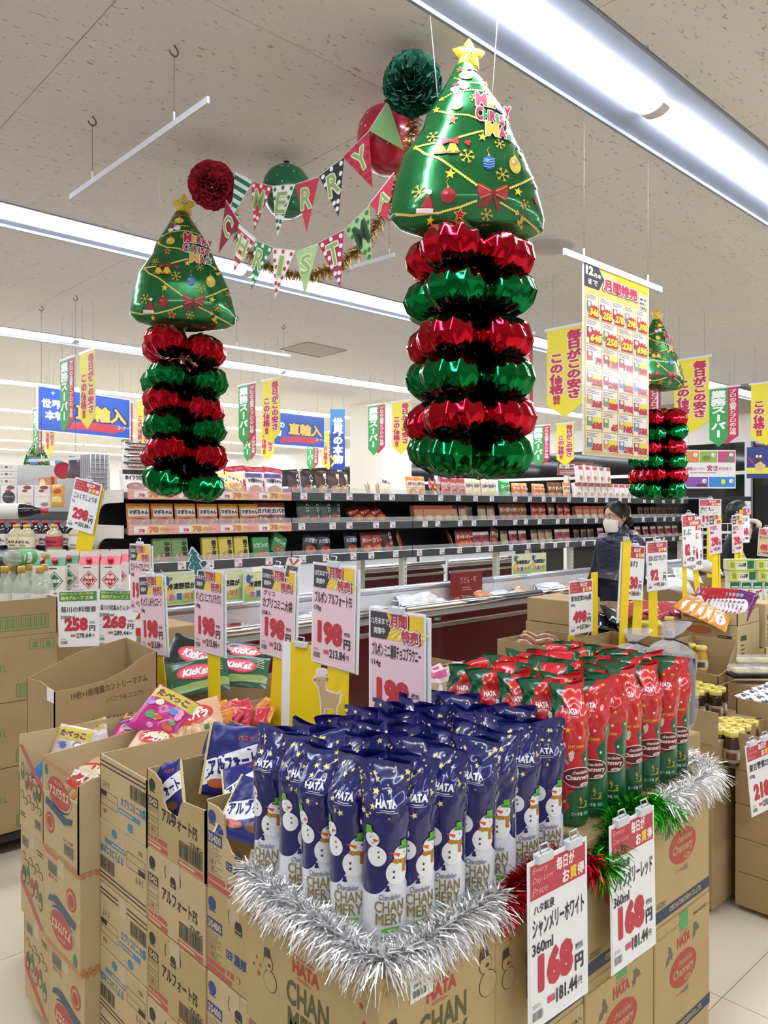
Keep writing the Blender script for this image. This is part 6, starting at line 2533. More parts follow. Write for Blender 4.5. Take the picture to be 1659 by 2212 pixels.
PK_ = {
    'mabo': ('orange noodle sauce packet', .155, .165, .03, '#d8894e', pk(155, 165, 0, '#e2a13c', 'マボちゃん', '#2c2320', ('#b9502e', '#e0b070'), 1, '#efe9df'), False),
    'gapao': ('white and brown basil rice packet', .135, .175, .03, '#8c4a34', pk(135, 175, 0, 0, 'ガパオ', '#2b2430', ('#a8552e', '#e6d9b8'), 2, '#ece9e6'), False),
    'buta': ('black and purple pork noodle packet', .15, .165, .03, '#eae5df', pk(150, 165, 0, '#5c4a86', 'マボ豚ちゃん', '#2b2426', ('#c9704a', '#6f9a4a'), 3), False),
    'boil': ('black and white boiled roux carton', .17, .15, .045, '#e9e4de', pk(170, 150, 0, '#2b2a2c', 'ホイフウロウ', '#242224', ('#8a4a34', '#c9843c'), 4), True),
    'maboY': ('yellow noodle sauce packet', .155, .16, .03, '#d9b748', pk(155, 160, 0, '#e6c94a', 'マボやん', '#3a2a20', ('#b8743c', '#e9d9a0'), 5, '#efe6c4'), False),
    'oyako': ('yellow rice bowl carton with brushed letters', .115, .175, .03, '#e6d45c', pk(115, 175, 0, 0, '親子丼', '#2f2a20', ('#d9a84c', '#f0e0a8'), 6, vert=True), True),
    'chuka': ('green rice bowl carton with brushed letters', .125, .175, .03, '#7fa35a', pk(125, 175, 0, 0, '中華丼', '#23302a', ('#b98a5c', '#e0d2ac'), 7, vert=True), True),
    'green': ('green dumpling carton', .135, .165, .035, '#3f9a54', pk(135, 165, 0, 0, 'ビビンバ', '#e9efe6', ('#b5683c', '#d9b070'), 8), True),
    'hayashi': ('dark hashed beef packet', .115, .19, .03, '#3b2a2c', pk(115, 190, 0, 0, 'ハヤシ', '#e6ded8', ('#9a4038', '#c98a70'), 9, vert=True), False),
    'jirou': ('brown noodle soup packet with a yellow tab', .12, .2, .03, '#4a3226', pk(120, 200, 0, 0, '豚ラーメン', '#f0e6d8', ('#b98a54', '#e4d2a8'), 10, vert=True), False),
    'mega': ('black mega portion curry packet', .135, .19, .035, '#1d1e22', pk(135, 190, 0, 0, 'メガ盛り', '#cfd3d8', ('#c2522c', '#e39a54'), 11), False),
    'redcurry': ('red curry packet', .12, .18, .03, '#a83226', pk(120, 180, 0, '#7c1f1c', 'カレー', '#f0dfc8', ('#d9792c', '#f0b85c'), 12), False),
    'silver': ('dark green meat sauce packet', .12, .19, .03, '#2f4438', pk(120, 190, 0, 0, 'ハンバーグ', '#d9dfd8', ('#9c4a38', '#c9806a'), 13, vert=True), False),
    'pasta': ('cream and orange pasta sauce packet', .12, .185, .03, '#e6c79a', pk(120, 185, 0, '#d98a3c', 'ナポリタン', '#8a2f22', ('#d9843c', '#f0c890'), 14, '#f1e4cc'), False),
    'pastaB': ('cream and blue pasta sauce packet', .12, .185, .03, '#ead9b4', pk(120, 185, 0, '#e8dfc4', 'カルボナーラ', '#2f4a86', ('#e6cf94', '#f4e8c4'), 15), False),
    'pastaR': ('pink and red pasta sauce packet', .11, .185, .03, '#c98a80', pk(110, 185, 0, '#b04044', 'ミートソース', '#f1e4dc', ('#a83c30', '#d98a5c'), 16), False),
    'leaf': ('bright green soup packet', .16, .18, .05, '#2f9a48', pk(160, 180, 0, 0, 'スープ', '#e4f0e2', ('#7fc084', '#d9e8cc'), 17), False),
    'orange': ('orange snack noodle carton', .12, .16, .05, '#d9743c', pk(120, 160, 0, '#e9a45c', 'ラーメン', '#f4e9da', ('#c9a07c', '#f0dcc0'), 18), False),
    'brownp': ('brown beef curry packet', .12, .18, .03, '#7c4a2c', pk(120, 180, 0, 0, 'ビーフ', '#f0e2cc', ('#b8642c', '#e0a868'), 19, '#8f5c38'), False),
    'white': ('white noodle carton with red stripes', .10, .18, .05, '#e9e2dc', pk(100, 180, 0, '#c9564c', '', '', ('#c98a54', '#ead9b0'), 20), True),
    'nuts': ('clear packet of pale nuts', .11, .16, .035, '#b99a72', pk(110, 160, 0, '#5c4030', '', '', ('#e0cfa8', '#cdb888'), 21), False),
    'redbag': ('clear packet of red snacks', .13, .16, .04, '#a8545a', pk(130, 160, 0, '#d9c9c4', 'えび', '#7c2a30', ('#d98a86', '#f0c4c0'), 22), False),
    'dark': ('dark brown packet', .11, .15, .03, '#4a3430', pk(110, 150, 0, '#7c5c40', '', '', ('#8a6244', '#c9a070'), 23), False),
    'bread': ('tan box of bread crumbs', .12, .15, .05, '#c98a64', pk(120, 150, 0, '#b04a34', '', '', ('#ead3ac', '#f0e2c4'), 24), True),
    'wrap': ('red and white bagged flour', .2, .22, .08, '#b82a38', pk(200, 220, 0, '#a01c2c', '', '', None, 25, '#e6d9d8'), False),
}
PM = {k: (v[0], pmesh(k, v[1], v[2], v[3], v[4], v[5], v[6]), v[1], v[3]) for k, v in PK_.items()}
WHO = {}


def row(bay, tier, items, y=4.66, lean=.16):
    """items: list of (design, x fraction of the bay, [roll, lean])"""
    cnt = {}
    for it in items:
        k, fx_ = it[0], it[1]
        nm, ms, w_, t_ = PM[k]
        cnt[k] = cnt.get(k, 0) + 1
        roll = it[2] if len(it) > 2 else 0
        ln = it[3] if len(it) > 3 else lean
        x = SX[bay] + fx_ * 1.253
        pouch('packet', f'{nm}, {ORD[cnt[k] - 1]} on the {TN[tier]} shelf, {ORD[bay]} bay', 'packet', (x, y + t_, TIERZ[tier] + .031 + abs(math.sin(roll)) * w_ / 2), (-ln, roll, random.Random(bay * 31 + tier * 7 + cnt[k]).uniform(-.08, .08)), ms, 'packets on the gondola over the freezers')


def many(k, a, b, n, **kw):
    return [(k, a + (b - a) * (i + .5) / n) for i in range(n)]


row(0, 2, [('boil', .06), ('boil', .18), ('boil', .29, .2, .5), ('maboY', .44), ('maboY', .56, .25, .5), ('maboY', .66, .3, .6), ('buta', .79), ('buta', .92)])
row(0, 1, many('mabo', .02, .82, 6) + [('gapao', .85), ('gapao', .95)])
row(0, 0, many('chuka', .16, .36, 2) + many('oyako', .44, .74, 3) + [('green', .82), ('green', .92, .5, .3)])
row(1, 2, [('hayashi', .07), ('hayashi', .17), ('jirou', .28), ('jirou', .38), ('jirou', .45), ('pastaB', .82, .25, .4), ('pasta', .66, 1.3, .9), ('pasta', .74, 1.35, .9)])
row(1, 1, [('silver', .14), ('silver', .22), ('silver', .31), ('silver', .38, .2, .3), ('redcurry', .60, -.3, .8), ('redcurry', .70, -.3, .8), ('redcurry', .80, -.3, .8)])
row(1, 0, [('mega', .18, .15), ('mega', .30), ('mega', .52), ('redcurry', .65), ('redcurry', .74), ('hayashi', .85, -.2), ('mabo', .93, 1.2, .8)])
row(2, 2, [('pasta', .06), ('pasta', .15), ('redcurry', .3, .9, .6), ('redcurry', .25, .9, .6), ('pastaR', .40), ('pastaR', .49), ('pastaR', .57), ('pastaB', .66), ('pastaB', .75), ('pastaB', .85), ('pastaB', .93)])
row(2, 1, many('bread', .06, .46, 4) + [('nuts', .5), ('nuts', .6), ('dark', .66)] + many('nuts', .76, .97, 2))
row(2, 0, [('mabo', .46, 1.1, .9), ('redcurry', .56), ('redcurry', .61), ('redcurry', .66)] + many('redbag', .7, .9, 2) + [('brownp', .93, .3)])
row(3, 2, [('leaf', .1), ('orange', .24), ('orange', .34), ('orange', .5), ('orange', .58), ('brownp', .70), ('brownp', .8), ('pasta', .92)])
row(3, 1, many('brownp', .02, .36, 4) + many('redcurry', .42, .62, 2) + [('brownp', .7)] + many('redcurry', .78, .98, 2))
row(3, 0, many('nuts', .02, .14, 1) + many('redbag', .14, .38, 2) + many('nuts', .42, .72, 3) + many('redbag', .76, .98, 2))
row(4, 2, many('white', .02, .95, 9))
row(4, 1, many('bread', .02, .95, 8))
row(4, 0, many('dark', .02, .35, 3) + many('redbag', .4, .95, 4))
row(5, 2, many('white', .02, .7, 6))
row(5, 1, many('dark', .1, .95, 7))
row(5, 0, many('redbag', .05, .95, 6))
# second layer of cartons stacked on the top shelf
for i in range(4):
    nm, ms, w_, t_ = PM['boil']
    o = pouch('packet', f'black and white boiled roux carton lying flat, {ORD[i]} from the bottom of the pile', 'packet', (SX[0] + .10, 4.72, TIERZ[2] + .19 + .042 * i), (0, 0, .05 * i - .1), PM['boil'][1], 'flat roux cartons', None)
    o.scale = (1.1, 1, .26)
for i, (x, z) in enumerate(((2.95, 1.79), (3.12, 1.79), (3.28, 1.79))):
    pouch('flour_bag', f'red and white flour bag behind the shelf top, {ORD[i]} from the left', 'bag', (x + .45, 5.35, 1.74), (-.1, .1 * (i - 1), 0), PM['wrap'][1], 'flour bags behind the gondola')
for i in range(5):
    pouch('packet', f'white packet stacked high at the far right, {ORD[i]} from the left', 'packet', (SX[4] + .12 + i * .14, 4.71, TIERZ[2] + .213), (-.1, 0, .1), PM['white'][1], 'high stacked white packets', None)
# the rear run of gondola (behind flour bags)
t = thing('rear_shelf', 'grey shelf run behind the gondola carrying the flour bags', 'shelf', (2.2, 5.2, 0), 0)
MB().box((0, 0, 1.70), (7.4, .4, 1.735), mat('#7f8183', .45)).build('board', t)
MB().box((0, .0, 1.2), (7.4, .02, 1.70), BACKM).build('back_panel', t)
for x in (0, 2.4, 4.9, 7.35):
    MB().box((x, .02, 0), (x + .05, .08, 1.70), CREAM).build('leg', t)

# hanging vegetable signs under the lowest shelf
vp = Page(150, 120)
vp.rect(0, 0, 150, 120, '#cfe0a8')
vp.rect(4, 4, 142, 112, '#dfe8b8', 1)
vp.poly([(4, 116), (4, 70), (60, 90), (146, 66), (146, 116)], '#9cc46a', 2)
vp.ell(28, 70, 24, 20, '#e6c46a', 14, lay=2)
vp.ell(24, 26, 12, 18, '#4a66a8', 12, lay=2)
vp.text('いま', 20, 12, 14, '#4a4448', w=26, lay=3)
vp.text('冷凍野菜が', 26, 36, 26, '#2f2c34', w=110, bold=.05, lay=3)
for i, (t_, c_) in enumerate((('お', '#c95a8a'), ('買', '#3f66b0'), ('得', '#d98a3c'), ('!', '#c9483f'))):
    vp.text(t_, 30 + i * 29, 74, 32, '#f3f0e4', w=(26, 26, 26, 9)[i], bold=.14, lay=3)
    vp.text(t_, 31 + i * 29, 76, 28, c_, w=(24, 24, 24, 7)[i], bold=.07, lay=4)
for i, (px, py, d, wd) in enumerate(((345, 1240, 4.75, .27), (446, 1235, 4.9, .27), (525, 1236, 5.05, .24), (1106, 1197, 7.4, .26), (1146, 1195, 7.7, .22))):
    a_ = at_d(px, py, d)
    t = thing('vegetable_sign', f'green frozen vegetable sign under the shelf, {ORD[i]} from the left', 'sign', a_, 0 if i < 3 else -.15, 'green frozen vegetable signs')
    MB().box((0, 0, -.2), (wd, .003, 0), SLEEVE).build('card', t)
    vp.on('print', t, (.003, -.0006, -.003), (wd - .006, 0, 0), (0, 0, -.194), eps=.0008)
    for x in (.03, wd - .03):
        MB().tube([(x, .001, 0), (x, .05, TIERZ[0] - a_.z if TIERZ[0] > a_.z else .02)], .002, CLIPM, 4).build('hanger', t)
# ------------------------------------------------------------------ cooking wine cartons, bottles and cartons at the left
GREEN_INK = '#5f8a52'


def pkiku(side=True):
    p = Page(420, 305)
    p.text('菊川の', 40, 70, 38, GREEN_INK, w=104, bold=.03)
    p.text('料理酒1L', 40, 120, 42, GREEN_INK, w=150, bold=.03)
    for x in (290, 352):
        p.line([(x, 22), (x + 50, 22), (x + 50, 68), (x, 68), (x, 22)], 3.5, GREEN_INK)
        p.poly([(x + 12, 60), (x + 38, 60), (x + 34, 34), (x + 16, 34)], GREEN_INK)
    p.bars(236, 232, 160, 46, GREEN_INK, 22)
    p.line([(230, 226), (402, 226), (402, 284), (230, 284), (230, 226)], 5, GREEN_INK)
    return p


pk1 = pkiku()
YK = 3.85
for i, x in enumerate((1.005, .575)):
    for k in range(4):
        z0 = .10 + k * .306
        top = k == 3
        carton('cooking_wine_carton', f'brown carton with green writing, {("bottom", "second", "third", "cut top")[k]} one of the {("near", "far left")[i]} stack', (x, YK + .004 * (k % 2), z0), (.42, .34, .17 if top else .304), [('r', pk1)] if not top else None, 'cooking wine cartons at the left edge', m=CARD2, tape=False, open_top={'r': [(0, 1), (1, 1)]} if top else None)
        if top:
            q = Page(420, 170)
            q.bars(130, 84, 240, 50, GREEN_INK, 24)
            q.line([(122, 76), (378, 76), (378, 142), (122, 142), (122, 76)], 5, GREEN_INK)
            q.on('print', bpy.data.objects[bpy.context.scene.collection.objects[-1].name] if False else [o for o in COL.objects if o.name.startswith('cooking_wine_carton')][-1], (0, 0, .17), (.42, 0, 0), (0, 0, -.17))
for k in range(3):
    carton('cooking_wine_carton', f'brown carton behind the price sheets, {("bottom", "middle", "top")[k]} one of its stack', (1.435, YK + .10, .02 + k * .306), (.42, .34, .304), [('r', pk1)], 'cooking wine cartons at the left edge', m=CARD2, tape=False)
carton('cooking_wine_carton', 'tall brown carton behind the tilted green headed sheet', (1.86, YK + .16, .02), (.42, .34, .93), None, 'cooking wine cartons at the left edge', m=CARD2, tape=False)
t = thing('pallet', 'dark pallet under the cooking wine cartons', 'pallet', (.55, YK - .02, 0), 0)
q = MB()
q.box((0, 0, .07), (.9, .42, .098), DARK)
q.build('deck', t)
for x in (0, .4, .8):
    MB().box((x, 0.005, 0), (x + .1, .415, .07), DARK).build('runner', t)
# support table for the drinks standing further back
carton('support_carton', 'wide brown carton carrying the milk style drink cartons', (1.02, 4.22, .55), (.86, .36, .58), None, None, m=CARD2, tape=False)
carton('support_carton', 'wide brown carton on the floor below the drink cartons', (1.02, 4.22, .001), (.86, .36, .548), None, None, m=CARD2, tape=False)

GLASSY = mat('#cfd8c4', .06, alpha=.42, var=0, coat=.6)
AMBER = mat('#d6c79a', .08, alpha=.62, var=0, coat=.6)
SOY = mat('#16141a', .12, var=.05, coat=.5)


def bottle(label, loc, h, r, body, cap, lab, group, rot=(0, 0, 0), labtext='', liquid=None, name='bottle', tc='#f0eee6'):
    t = thing(name, label, 'bottle', loc, 0, group, rot)
    prof = [(r * .9, 0), (r, .01), (r, h * .60), (r * .96, h * .66), (r * .72, h * .76), (r * .42, h * .83), (r * .36, h * .90)]
    MB().lathe(prof, body, 18).build('body', t)
    MB().lathe([(r * .42, h * .89), (r * .42, h * .985), (r * .36, h)], gloss(cap, .35), 14).build('cap', t)
    q = MB()
    q.lathe([(r * 1.012, h * .16), (r * 1.012, h * .56)], mat(lab, .5, var=.02), 18, cap=False)
    lb = q.build('label', t)
    p = Page(100, 100)
    if labtext:
        p.text(labtext, 50, 34, 30, tc, w=72, bold=.05, al='c')
    p.fine(22, 74, 56, 2, tc, 9, 4)

    def fn(z, off):
        a_ = (z[:, 0] - 50) / 100 * 1.9 - PI / 2
        rr = r * 1.012 + off * 2
        return np.stack([rr * np.cos(a_), rr * np.sin(a_), h * (.56 - .4 * z[:, 1] / 100)], 1)
    put('print', p.mesh('print', fn, eps=.0006, sub=20), lb)
    return t


g = 'cooking wine bottles in the cut carton'
for i, (px, d) in enumerate(((10, 3.9), (46, 3.9), (86, 3.88), (26, 4.05), (62, 4.05), (96, 4.04))):
    c = at_d(px, 1300, d)
    bottle(f'clear cooking wine bottle with a gold cap, {ORD[i % 3]} in the {("front", "rear")[i // 3]} row', (c.x, c.y, 1.03), .30, .044, GLASSY, '#c9a24a', '#e4e8e0', g, labtext='料理酒', rot=(0, 0, FACE), tc='#2f7a4a')
c = at_d(18, 1232, 3.95)
bottle('cooking wine bottle lying flat across the other bottles', (c.x, c.y, 1.365), .28, .042, GLASSY, '#c9a24a', '#4fa05c', g, rot=(0, PI / 2, .5), labtext='料理酒')


def gable(label, c, base, name, group, w=.105, h=.23, txt='料理酒', rz=FACE + .25):
    t = thing('drink_box', label, 'carton', c, rz, group)
    b = MB()
    hw = w / 2
    cr = mat('#ece8e0', .35, var=.02)
    col = gloss(base, .35)
    b.box((-hw, -hw, 0), (hw, hw, h * .74), cr)
    b.build('body', t)
    g_ = MB()
    z0, z1 = h * .74, h * .94
    g_.add([(-hw, -hw, z0), (hw, -hw, z0), (hw, hw, z0), (-hw, hw, z0), (-hw, 0, z1), (hw, 0, z1)], [(0, 1, 5, 4), (2, 3, 4, 5), (1, 2, 5), (3, 0, 4)], col)
    g_.build('gable', t)
    MB().box((-hw, -.002, z1 - .004), (hw, .002, h * 1.06), cr).build('ridge', t)
    k = MB()
    k.lathe([(.016, 0), (.016, .02), (.012, .022)], gloss('#c22f3a', .35), 12, M=Matrix.Translation((0, -hw * .5, h * .84)) @ Matrix.Rotation(.75, 4, 'X'))
    k.build('cap', t)
    p = Page(100, 170)
    p.fine(22, 10, 56, 1, '#5c5a56', 8, 7)
    p.star(50, 82, 52, base, 2, .999) if False else p.poly([(50, 30), (94, 82), (50, 134), (6, 82)], base)
    p.poly([(50, 36), (88, 82), (50, 128), (12, 82)], '#ece8e0', 1)
    p.poly([(50, 42), (82, 82), (50, 122), (18, 82)], base, 2)
    p.text(txt[:2] if len(txt) > 3 else txt, 50, 58 if len(txt) > 3 else 72, 20, '#f3f0ea', w=(36 if len(txt) > 3 else 54), bold=.05, al='c', lay=3)
    if len(txt) > 3:
        p.text(txt[2:], 50, 84, 18, '#f3f0ea', w=48, bold=.05, al='c', lay=3)
    p.fine(26, 146, 50, 1, '#5c5a56', 8, 6)
    p.on('print', t, (-hw, -hw - .0002, z0), (w, 0, 0), (0, 0, -z0))
    p.on('print', t, (-hw - .0002, hw, z0), (0, -w, 0), (0, 0, -z0))
    return t


for i, (px, d) in enumerate(((121, 4.32), (94, 4.38), (72, 4.46), (150, 4.5), (122, 4.6))):
    c = at_d(px, 1280, d)
    gable(f'white and green gable drink box, {ORD[i]} from the front of the green group', (c.x, c.y, 1.132), '#2f7a4f', '', 'green gable drink boxes')
for i, (px, d) in enumerate(((194, 4.4), (240, 4.42), (172, 4.6), (216, 4.62), (258, 4.64))):
    c = at_d(px, 1280, d)
    gable(f'white and red gable drink box, {ORD[i]} from the front of the red group', (c.x, c.y, 1.132), '#c23a48', '', 'red gable drink boxes', txt='和風みりん')

# shelf with mirin and soy bottles
t = thing('side_shelf', 'grey shelf with mirin and soy bottles at the left edge', 'shelf', (.95, 4.72, 0), 0)
for z in (.7, 1.345, 1.56):
    MB().box((-.6, .0 if z < 1.5 else .42, z - .02), (.98 if z < 1.5 else .35, .66, z), mat('#6f7275', .45)).build('board', t)
MB().box((-.6, .66, 0), (.98, .69, 1.34), mat('#8f8f8c', .5)).build('back_panel', t)
for x in (-.55, .32):
    MB().box((x, .6, 1.345), (x + .02, .63, 1.54), STEEL).build('upright', t)
for i, (px, d) in enumerate(((36, 4.95), (58, 4.92), (117, 4.95), (166, 4.98))):
    c = at_d(px, 1180, d)
    bottle(f'pale mirin bottle with a gold cap, {ORD[i]} from the left', (c.x, c.y, 1.347), .17, .052, AMBER, '#d9b458', ('#e6dcae', '#e8dfb8', '#c23b40', '#e2e0d6')[i], 'mirin bottles', labtext=('みりん', 'みりん', '本みりん', '')[i], tc='#3a2a2a', rot=(0, 0, FACE), name='mirin_bottle')
for i, px in enumerate((4, 28, 52, 76, 98, 124, 148)):
    c = at_d(px, 1180, 5.14)
    bottle(f'dark soy sauce bottle with a red cap, {ORD[i]} from the left', (c.x, c.y, 1.347), .19, .045, SOY, '#b52a36', '#d9cfc4', 'soy sauce bottles', labtext='丸', tc='#7c3430', rot=(0, 0, FACE), name='soy_bottle')
c = at_d(-28, 1117, 5.35)
bottle('large dark soy sauce bottle lying on its side', (c.x, c.y + .06, 1.60), .42, .055, SOY, '#b52a36', '#d9d2c8', None, rot=(0, PI / 2, -.6), name='soy_bottle', tc='#7c7470')
carton('mirin_carton', 'small brown carton below the mirin bottles', (1.0, 4.45, 1.132), (.3, .12, .12), [('r', (lambda q: q.text('本みりん', 110, 60, 30, '#a8483c', w=90, bold=.03))(Page(300, 150)))], None, m=CARD3, tape=False)
price_sheet('white 298 yen sheet leaning beside a yellow board at the left', at_d(163, 1030, 4.58), .20, .30, sheet_page('こいくちしょうゆ', '1L', '298', '321.84'), FACE - .35, roll=.24, strips=[(.15, .12, -.42, -.02, -.0)])
price_sheet('white cooking wine sheet with a green header, the left one', at_d(124, 1276, 3.75), .19, .274, sheet_page('菊川の料理酒', '2000ml', '258', '278.64', 'group', H=290), FACE + .12, roll=-.02, clips=1, group='green headed price sheets')
price_sheet('white mirin sheet with a green header, the tilted right one', at_d(213, 1272, 3.99), .20, .277, sheet_page('菊川の和風みりんタイプ', '2000ml', '268', '289.44', 'group', H=290), FACE + .2, roll=.05, pitch=-.05, clips=1, group='green headed price sheets')

# cereal shelf far left
t = thing('cereal_shelf', 'far shelf with white granola boxes at the left edge', 'shelf', at_d(-60, 1108, 7.0), FACE + .05)
MB().box((0, 0, -.03), (.95, .35, .0), mat('#5c5f63', .45)).build('board', t)
MB().box((0, -.012, -.05), (.95, 0, .012), GREY_RAIL).build('price_rail', t)
MB().box((0, .35, -1.1), (.95, .38, .45), mat('#b9b8b4', .5)).build('back_panel', t)
MB().box((0, .02, -1.13), (.95, .34, -.03), mat('#77797c', .5)).build('shelf_base', t)
for i in range(3):
    p = Page(100, 130)
    p.ell(50, 70, 40, 38, ('#4a4348', '#e6dccb', '#e9e0d2')[i], 20)
    p.ell(62, 12, 26, 12, '#8a5a44', 12)
    p.ell(46, 32, 18, 8, '#b0434f', 14, lay=1)
    p.text('グラノーラ', 50, 60, 12, ('#e9e4e0', '#c9a878', '#c9a878')[i], w=56, al='c', lay=2)
    p.ell(66, 112, 24, 12, ('#6c6a66', '#b0a58f', '#8f8a78')[i], 14, lay=1)
    q = thing('granola_box', f'white granola box, {ORD[i]} from the left on the far shelf', 'box', at_d(19 + i * 36, 1096, 6.95), FACE + .05, 'granola boxes')
    MB().bbox((-.07, 0, 0), (.07, .06, .195), mat('#e3dfda', .4), .002).build('box', q)
    p.on('print', q, (-.07, -.0005, .195), (.14, 0, 0), (0, 0, -.195), eps=.001)
for i in range(3):
    q = thing('granola_box', f'small pale box stacked behind the granola, {ORD[i]} from the bottom', 'box', at_d(8, 1048, 7.15) + Vector((0, 0, .065 * i)), FACE + .05, 'small boxes behind the granola')
    MB().bbox((-.08, 0, 0), (.09, .08, .062), mat('#d9d2cc', .4), .002).build('box', q)
    p = Page(170, 62)
    for k in range(4):
        p.ell(24 + k * 40, 26, 15, 11, ('#7c5c50', '#c9b0a0')[k % 2], 10)
    p.on('print', q, (-.08, -.0005, .062), (.17, 0, 0), (0, 0, -.062), eps=.001)
pouch('bread_bag', 'long orange bread bag lying behind the price sheet', 'bag', at_d(88, 1046, 7.05), (0, PI / 2 - .05, FACE), pouch_meshes('bread', .10, .30, .08, '#d9924a', None, 51))
pouch('purple_bag', 'large shiny purple grey bag high at the left', 'bag', at_d(172, 1034, 5.9), (-.1, .05, FACE), pouch_meshes('purple', .19, .17, .08, '#6f5a68', None, 52, .12))
pouch('chip_bag', 'yellow and orange snack bag beside the granola boxes', 'bag', at_d(124, 1095, 6.95), (-.1, 0, FACE), pouch_meshes('chip', .12, .20, .05, '#d9a24c', (lambda q: (q.ell(60, 60, 40, 24, '#b8522c'), q.rect(20, 110, 80, 50, '#e6d08a'))[0])(Page(120, 200)), 53))
t = thing('paper_rosette', 'red paper rosette on the far left wall side', 'decoration', at_d(136, 1016, 6.8), FACE)
q = MB()
q.lathe([(.001, 0), (.03, .012), (.06, 0), (.072, .014), (.075, 0)], mat('#b8303f', .6), 24, M=Matrix.Rotation(PI / 2, 4, 'X'))
q.build('petals', t)
MB().tube([(0, 0, .07), (0, 0, CEIL - t.location.z)], .001, WHITE, 4).build('string', t)
for i, (px, py, c_, lb) in enumerate(((62, 985, '#3f86c9', 'blue'), (106, 1020, '#d94f6c', 'pink'), (118, 992, '#5fb0b8', 'teal'))):
    t = thing('small_flag', f'small {lb} flag hanging far at the left', 'flag', at_d(px, py, 8.6), FACE + .3 * i, 'small flags at the far left')
    MB().add([(0, 0, 0), (.09, .01, -.02), (.1, 0, -.09), (.01, .01, -.1)], [(0, 3, 2, 1)], mat(c_, .6, var=.03)).build('cloth', t)
    MB().tube([(0, 0, 0), (0, 0, CEIL - t.location.z)], .0015, WHITE, 4).build('string', t)
t = thing('clear_rack', 'tall clear wire rack of packets at the gondola end', 'rack', at_d(196, 1062, 4.95), 0)
q = MB()
for k in range(9):
    q.tube([(0, 0, k * .03), (.12, 0, k * .03)], .003, mat('#b9bcbe', .3, metal=.5), 4)
for k in range(5):
    q.tube([(k * .03, 0, 0), (k * .03, 0, .26)], .003, mat('#b9bcbe', .3, metal=.5), 4)
q.build('wire_grid', t)
for k in range(6):
    MB().box((.005, .01 + k * .03, 0), (.115, .03 + k * .03, .24), mat('#a8a4a8', .25)).build('packet_stack', t)
# ------------------------------------------------------------------ the right hand island
RX = 3.18
g = 'brown cartons stacked at the right'
for k in range(5):
    z0 = .02 + k * .137
    open_ = k == 4
    p = Page(300, 136)
    p.fine(20, 80, 44, 2, '#7c6a4e', 12, 6)
    p.fine(180, 40, 60, 2, '#7c6a4e', 14, 8)
    c = carton('jar_carton', f'brown carton at the right, {("bottom", "second", "third", "fourth", "cut open top")[k]} of the stack of five', (RX, 1.10, z0), (.30, .222, .136 if not open_ else .15), [('r', p)] if not open_ else None, g, m=CARD2, tape=False,
               open_top={'r': [(0, .95), (.1, .9), (.3, .35), (.8, .3), (1, .8)], 'l': [(0, 1), (1, .95)]} if open_ else None)
for i, x in enumerate((3.50, 3.82)):
    for k in range(5):
        carton('jar_carton', f'brown carton, {("bottom", "second", "third", "fourth", "top")[k]} of the {("second", "third")[i]} stack from the aisle corner', (x, 1.12 + .02 * i, .02 + k * .137), (.30, .25, .135), None, g, m=CARD2 if (k + i) % 2 else CARD, tape=False)
carton('tall_carton', 'tall brown carton end with a torn corrugated edge', (3.06, 1.36, .02), (.30, .42, .66), None, None, m=CARD_IN, tape=False)
t = thing('carton_flap', 'upright brown carton flap with a ragged edge', 'carton', (3.055, 1.335, .682), 0)
MB().prism([(0, 0), (.4, 0), (.4, .13), (.1, .14), (0, .12)], (0, .40, 0), (0, -1, 0), (0, 0, 1), .004, CARD_IN).build('panel', t)
for i, (x, y, sx, sy, h) in enumerate(((3.37, 1.40, .28, .31, .565), (3.66, 1.48, .36, .5, .57))):
    carton('base_carton', f'large brown base carton under the bean jars, the {("left", "right")[i]} one', (x, y, .02), (sx, sy, h), None, 'base cartons under the jars', m=CARD2, tape=False)
BEANJ = mat('#3b2420', .12, var=.2, scale=40, coat=.7)
CHESTJ = mat('#c9972c', .12, var=.15, scale=30, coat=.7)
LID = gloss('#dccb63', .3)


def jar(label, loc, m, group, h=.14, r=.032, rz=0):
    t = thing('jar', label, 'jar', loc, rz, group)
    MB().lathe([(r * .9, 0), (r, .006), (r, h * .62), (r * .8, h * .76), (r * .74, h * .86)], m, 16).build('glass', t)
    MB().lathe([(r * .88, h * .84), (r * .92, h * .86), (r * .92, h * .985), (r * .84, h), (r * .5, h * .99)], LID, 18).build('lid', t)
    q = MB()
    q.lathe([(r * 1.015, h * .12), (r * 1.015, h * .5)], mat('#b0a08c' if m is BEANJ else '#d6cdb4', .5), 16, cap=False)
    o = q.build('label', t)
    p = Page(100, 50)
    p.rect(10, 12, 46, 26, '#6b4630')
    p.rect(64, 10, 26, 30, '#e6e3dd')

    def fn(z, off):
        a_ = (z[:, 0] - 50) / 100 * 2.6 - PI / 2
        rr = r * 1.015 + off * 2 + .0003
        return np.stack([rr * np.cos(a_), rr * np.sin(a_), h * (.5 - .38 * z[:, 1] / 50)], 1)
    put('print', p.mesh('print', fn, eps=.0005, sub=14), o)
    MB().ell if False else None
    q = MB()
    q.lathe([(.0, h * .9895), (r * .3, h * .9905)], BLACK, 10, cap=False)
    q.build('lid_mark', t)
    return t


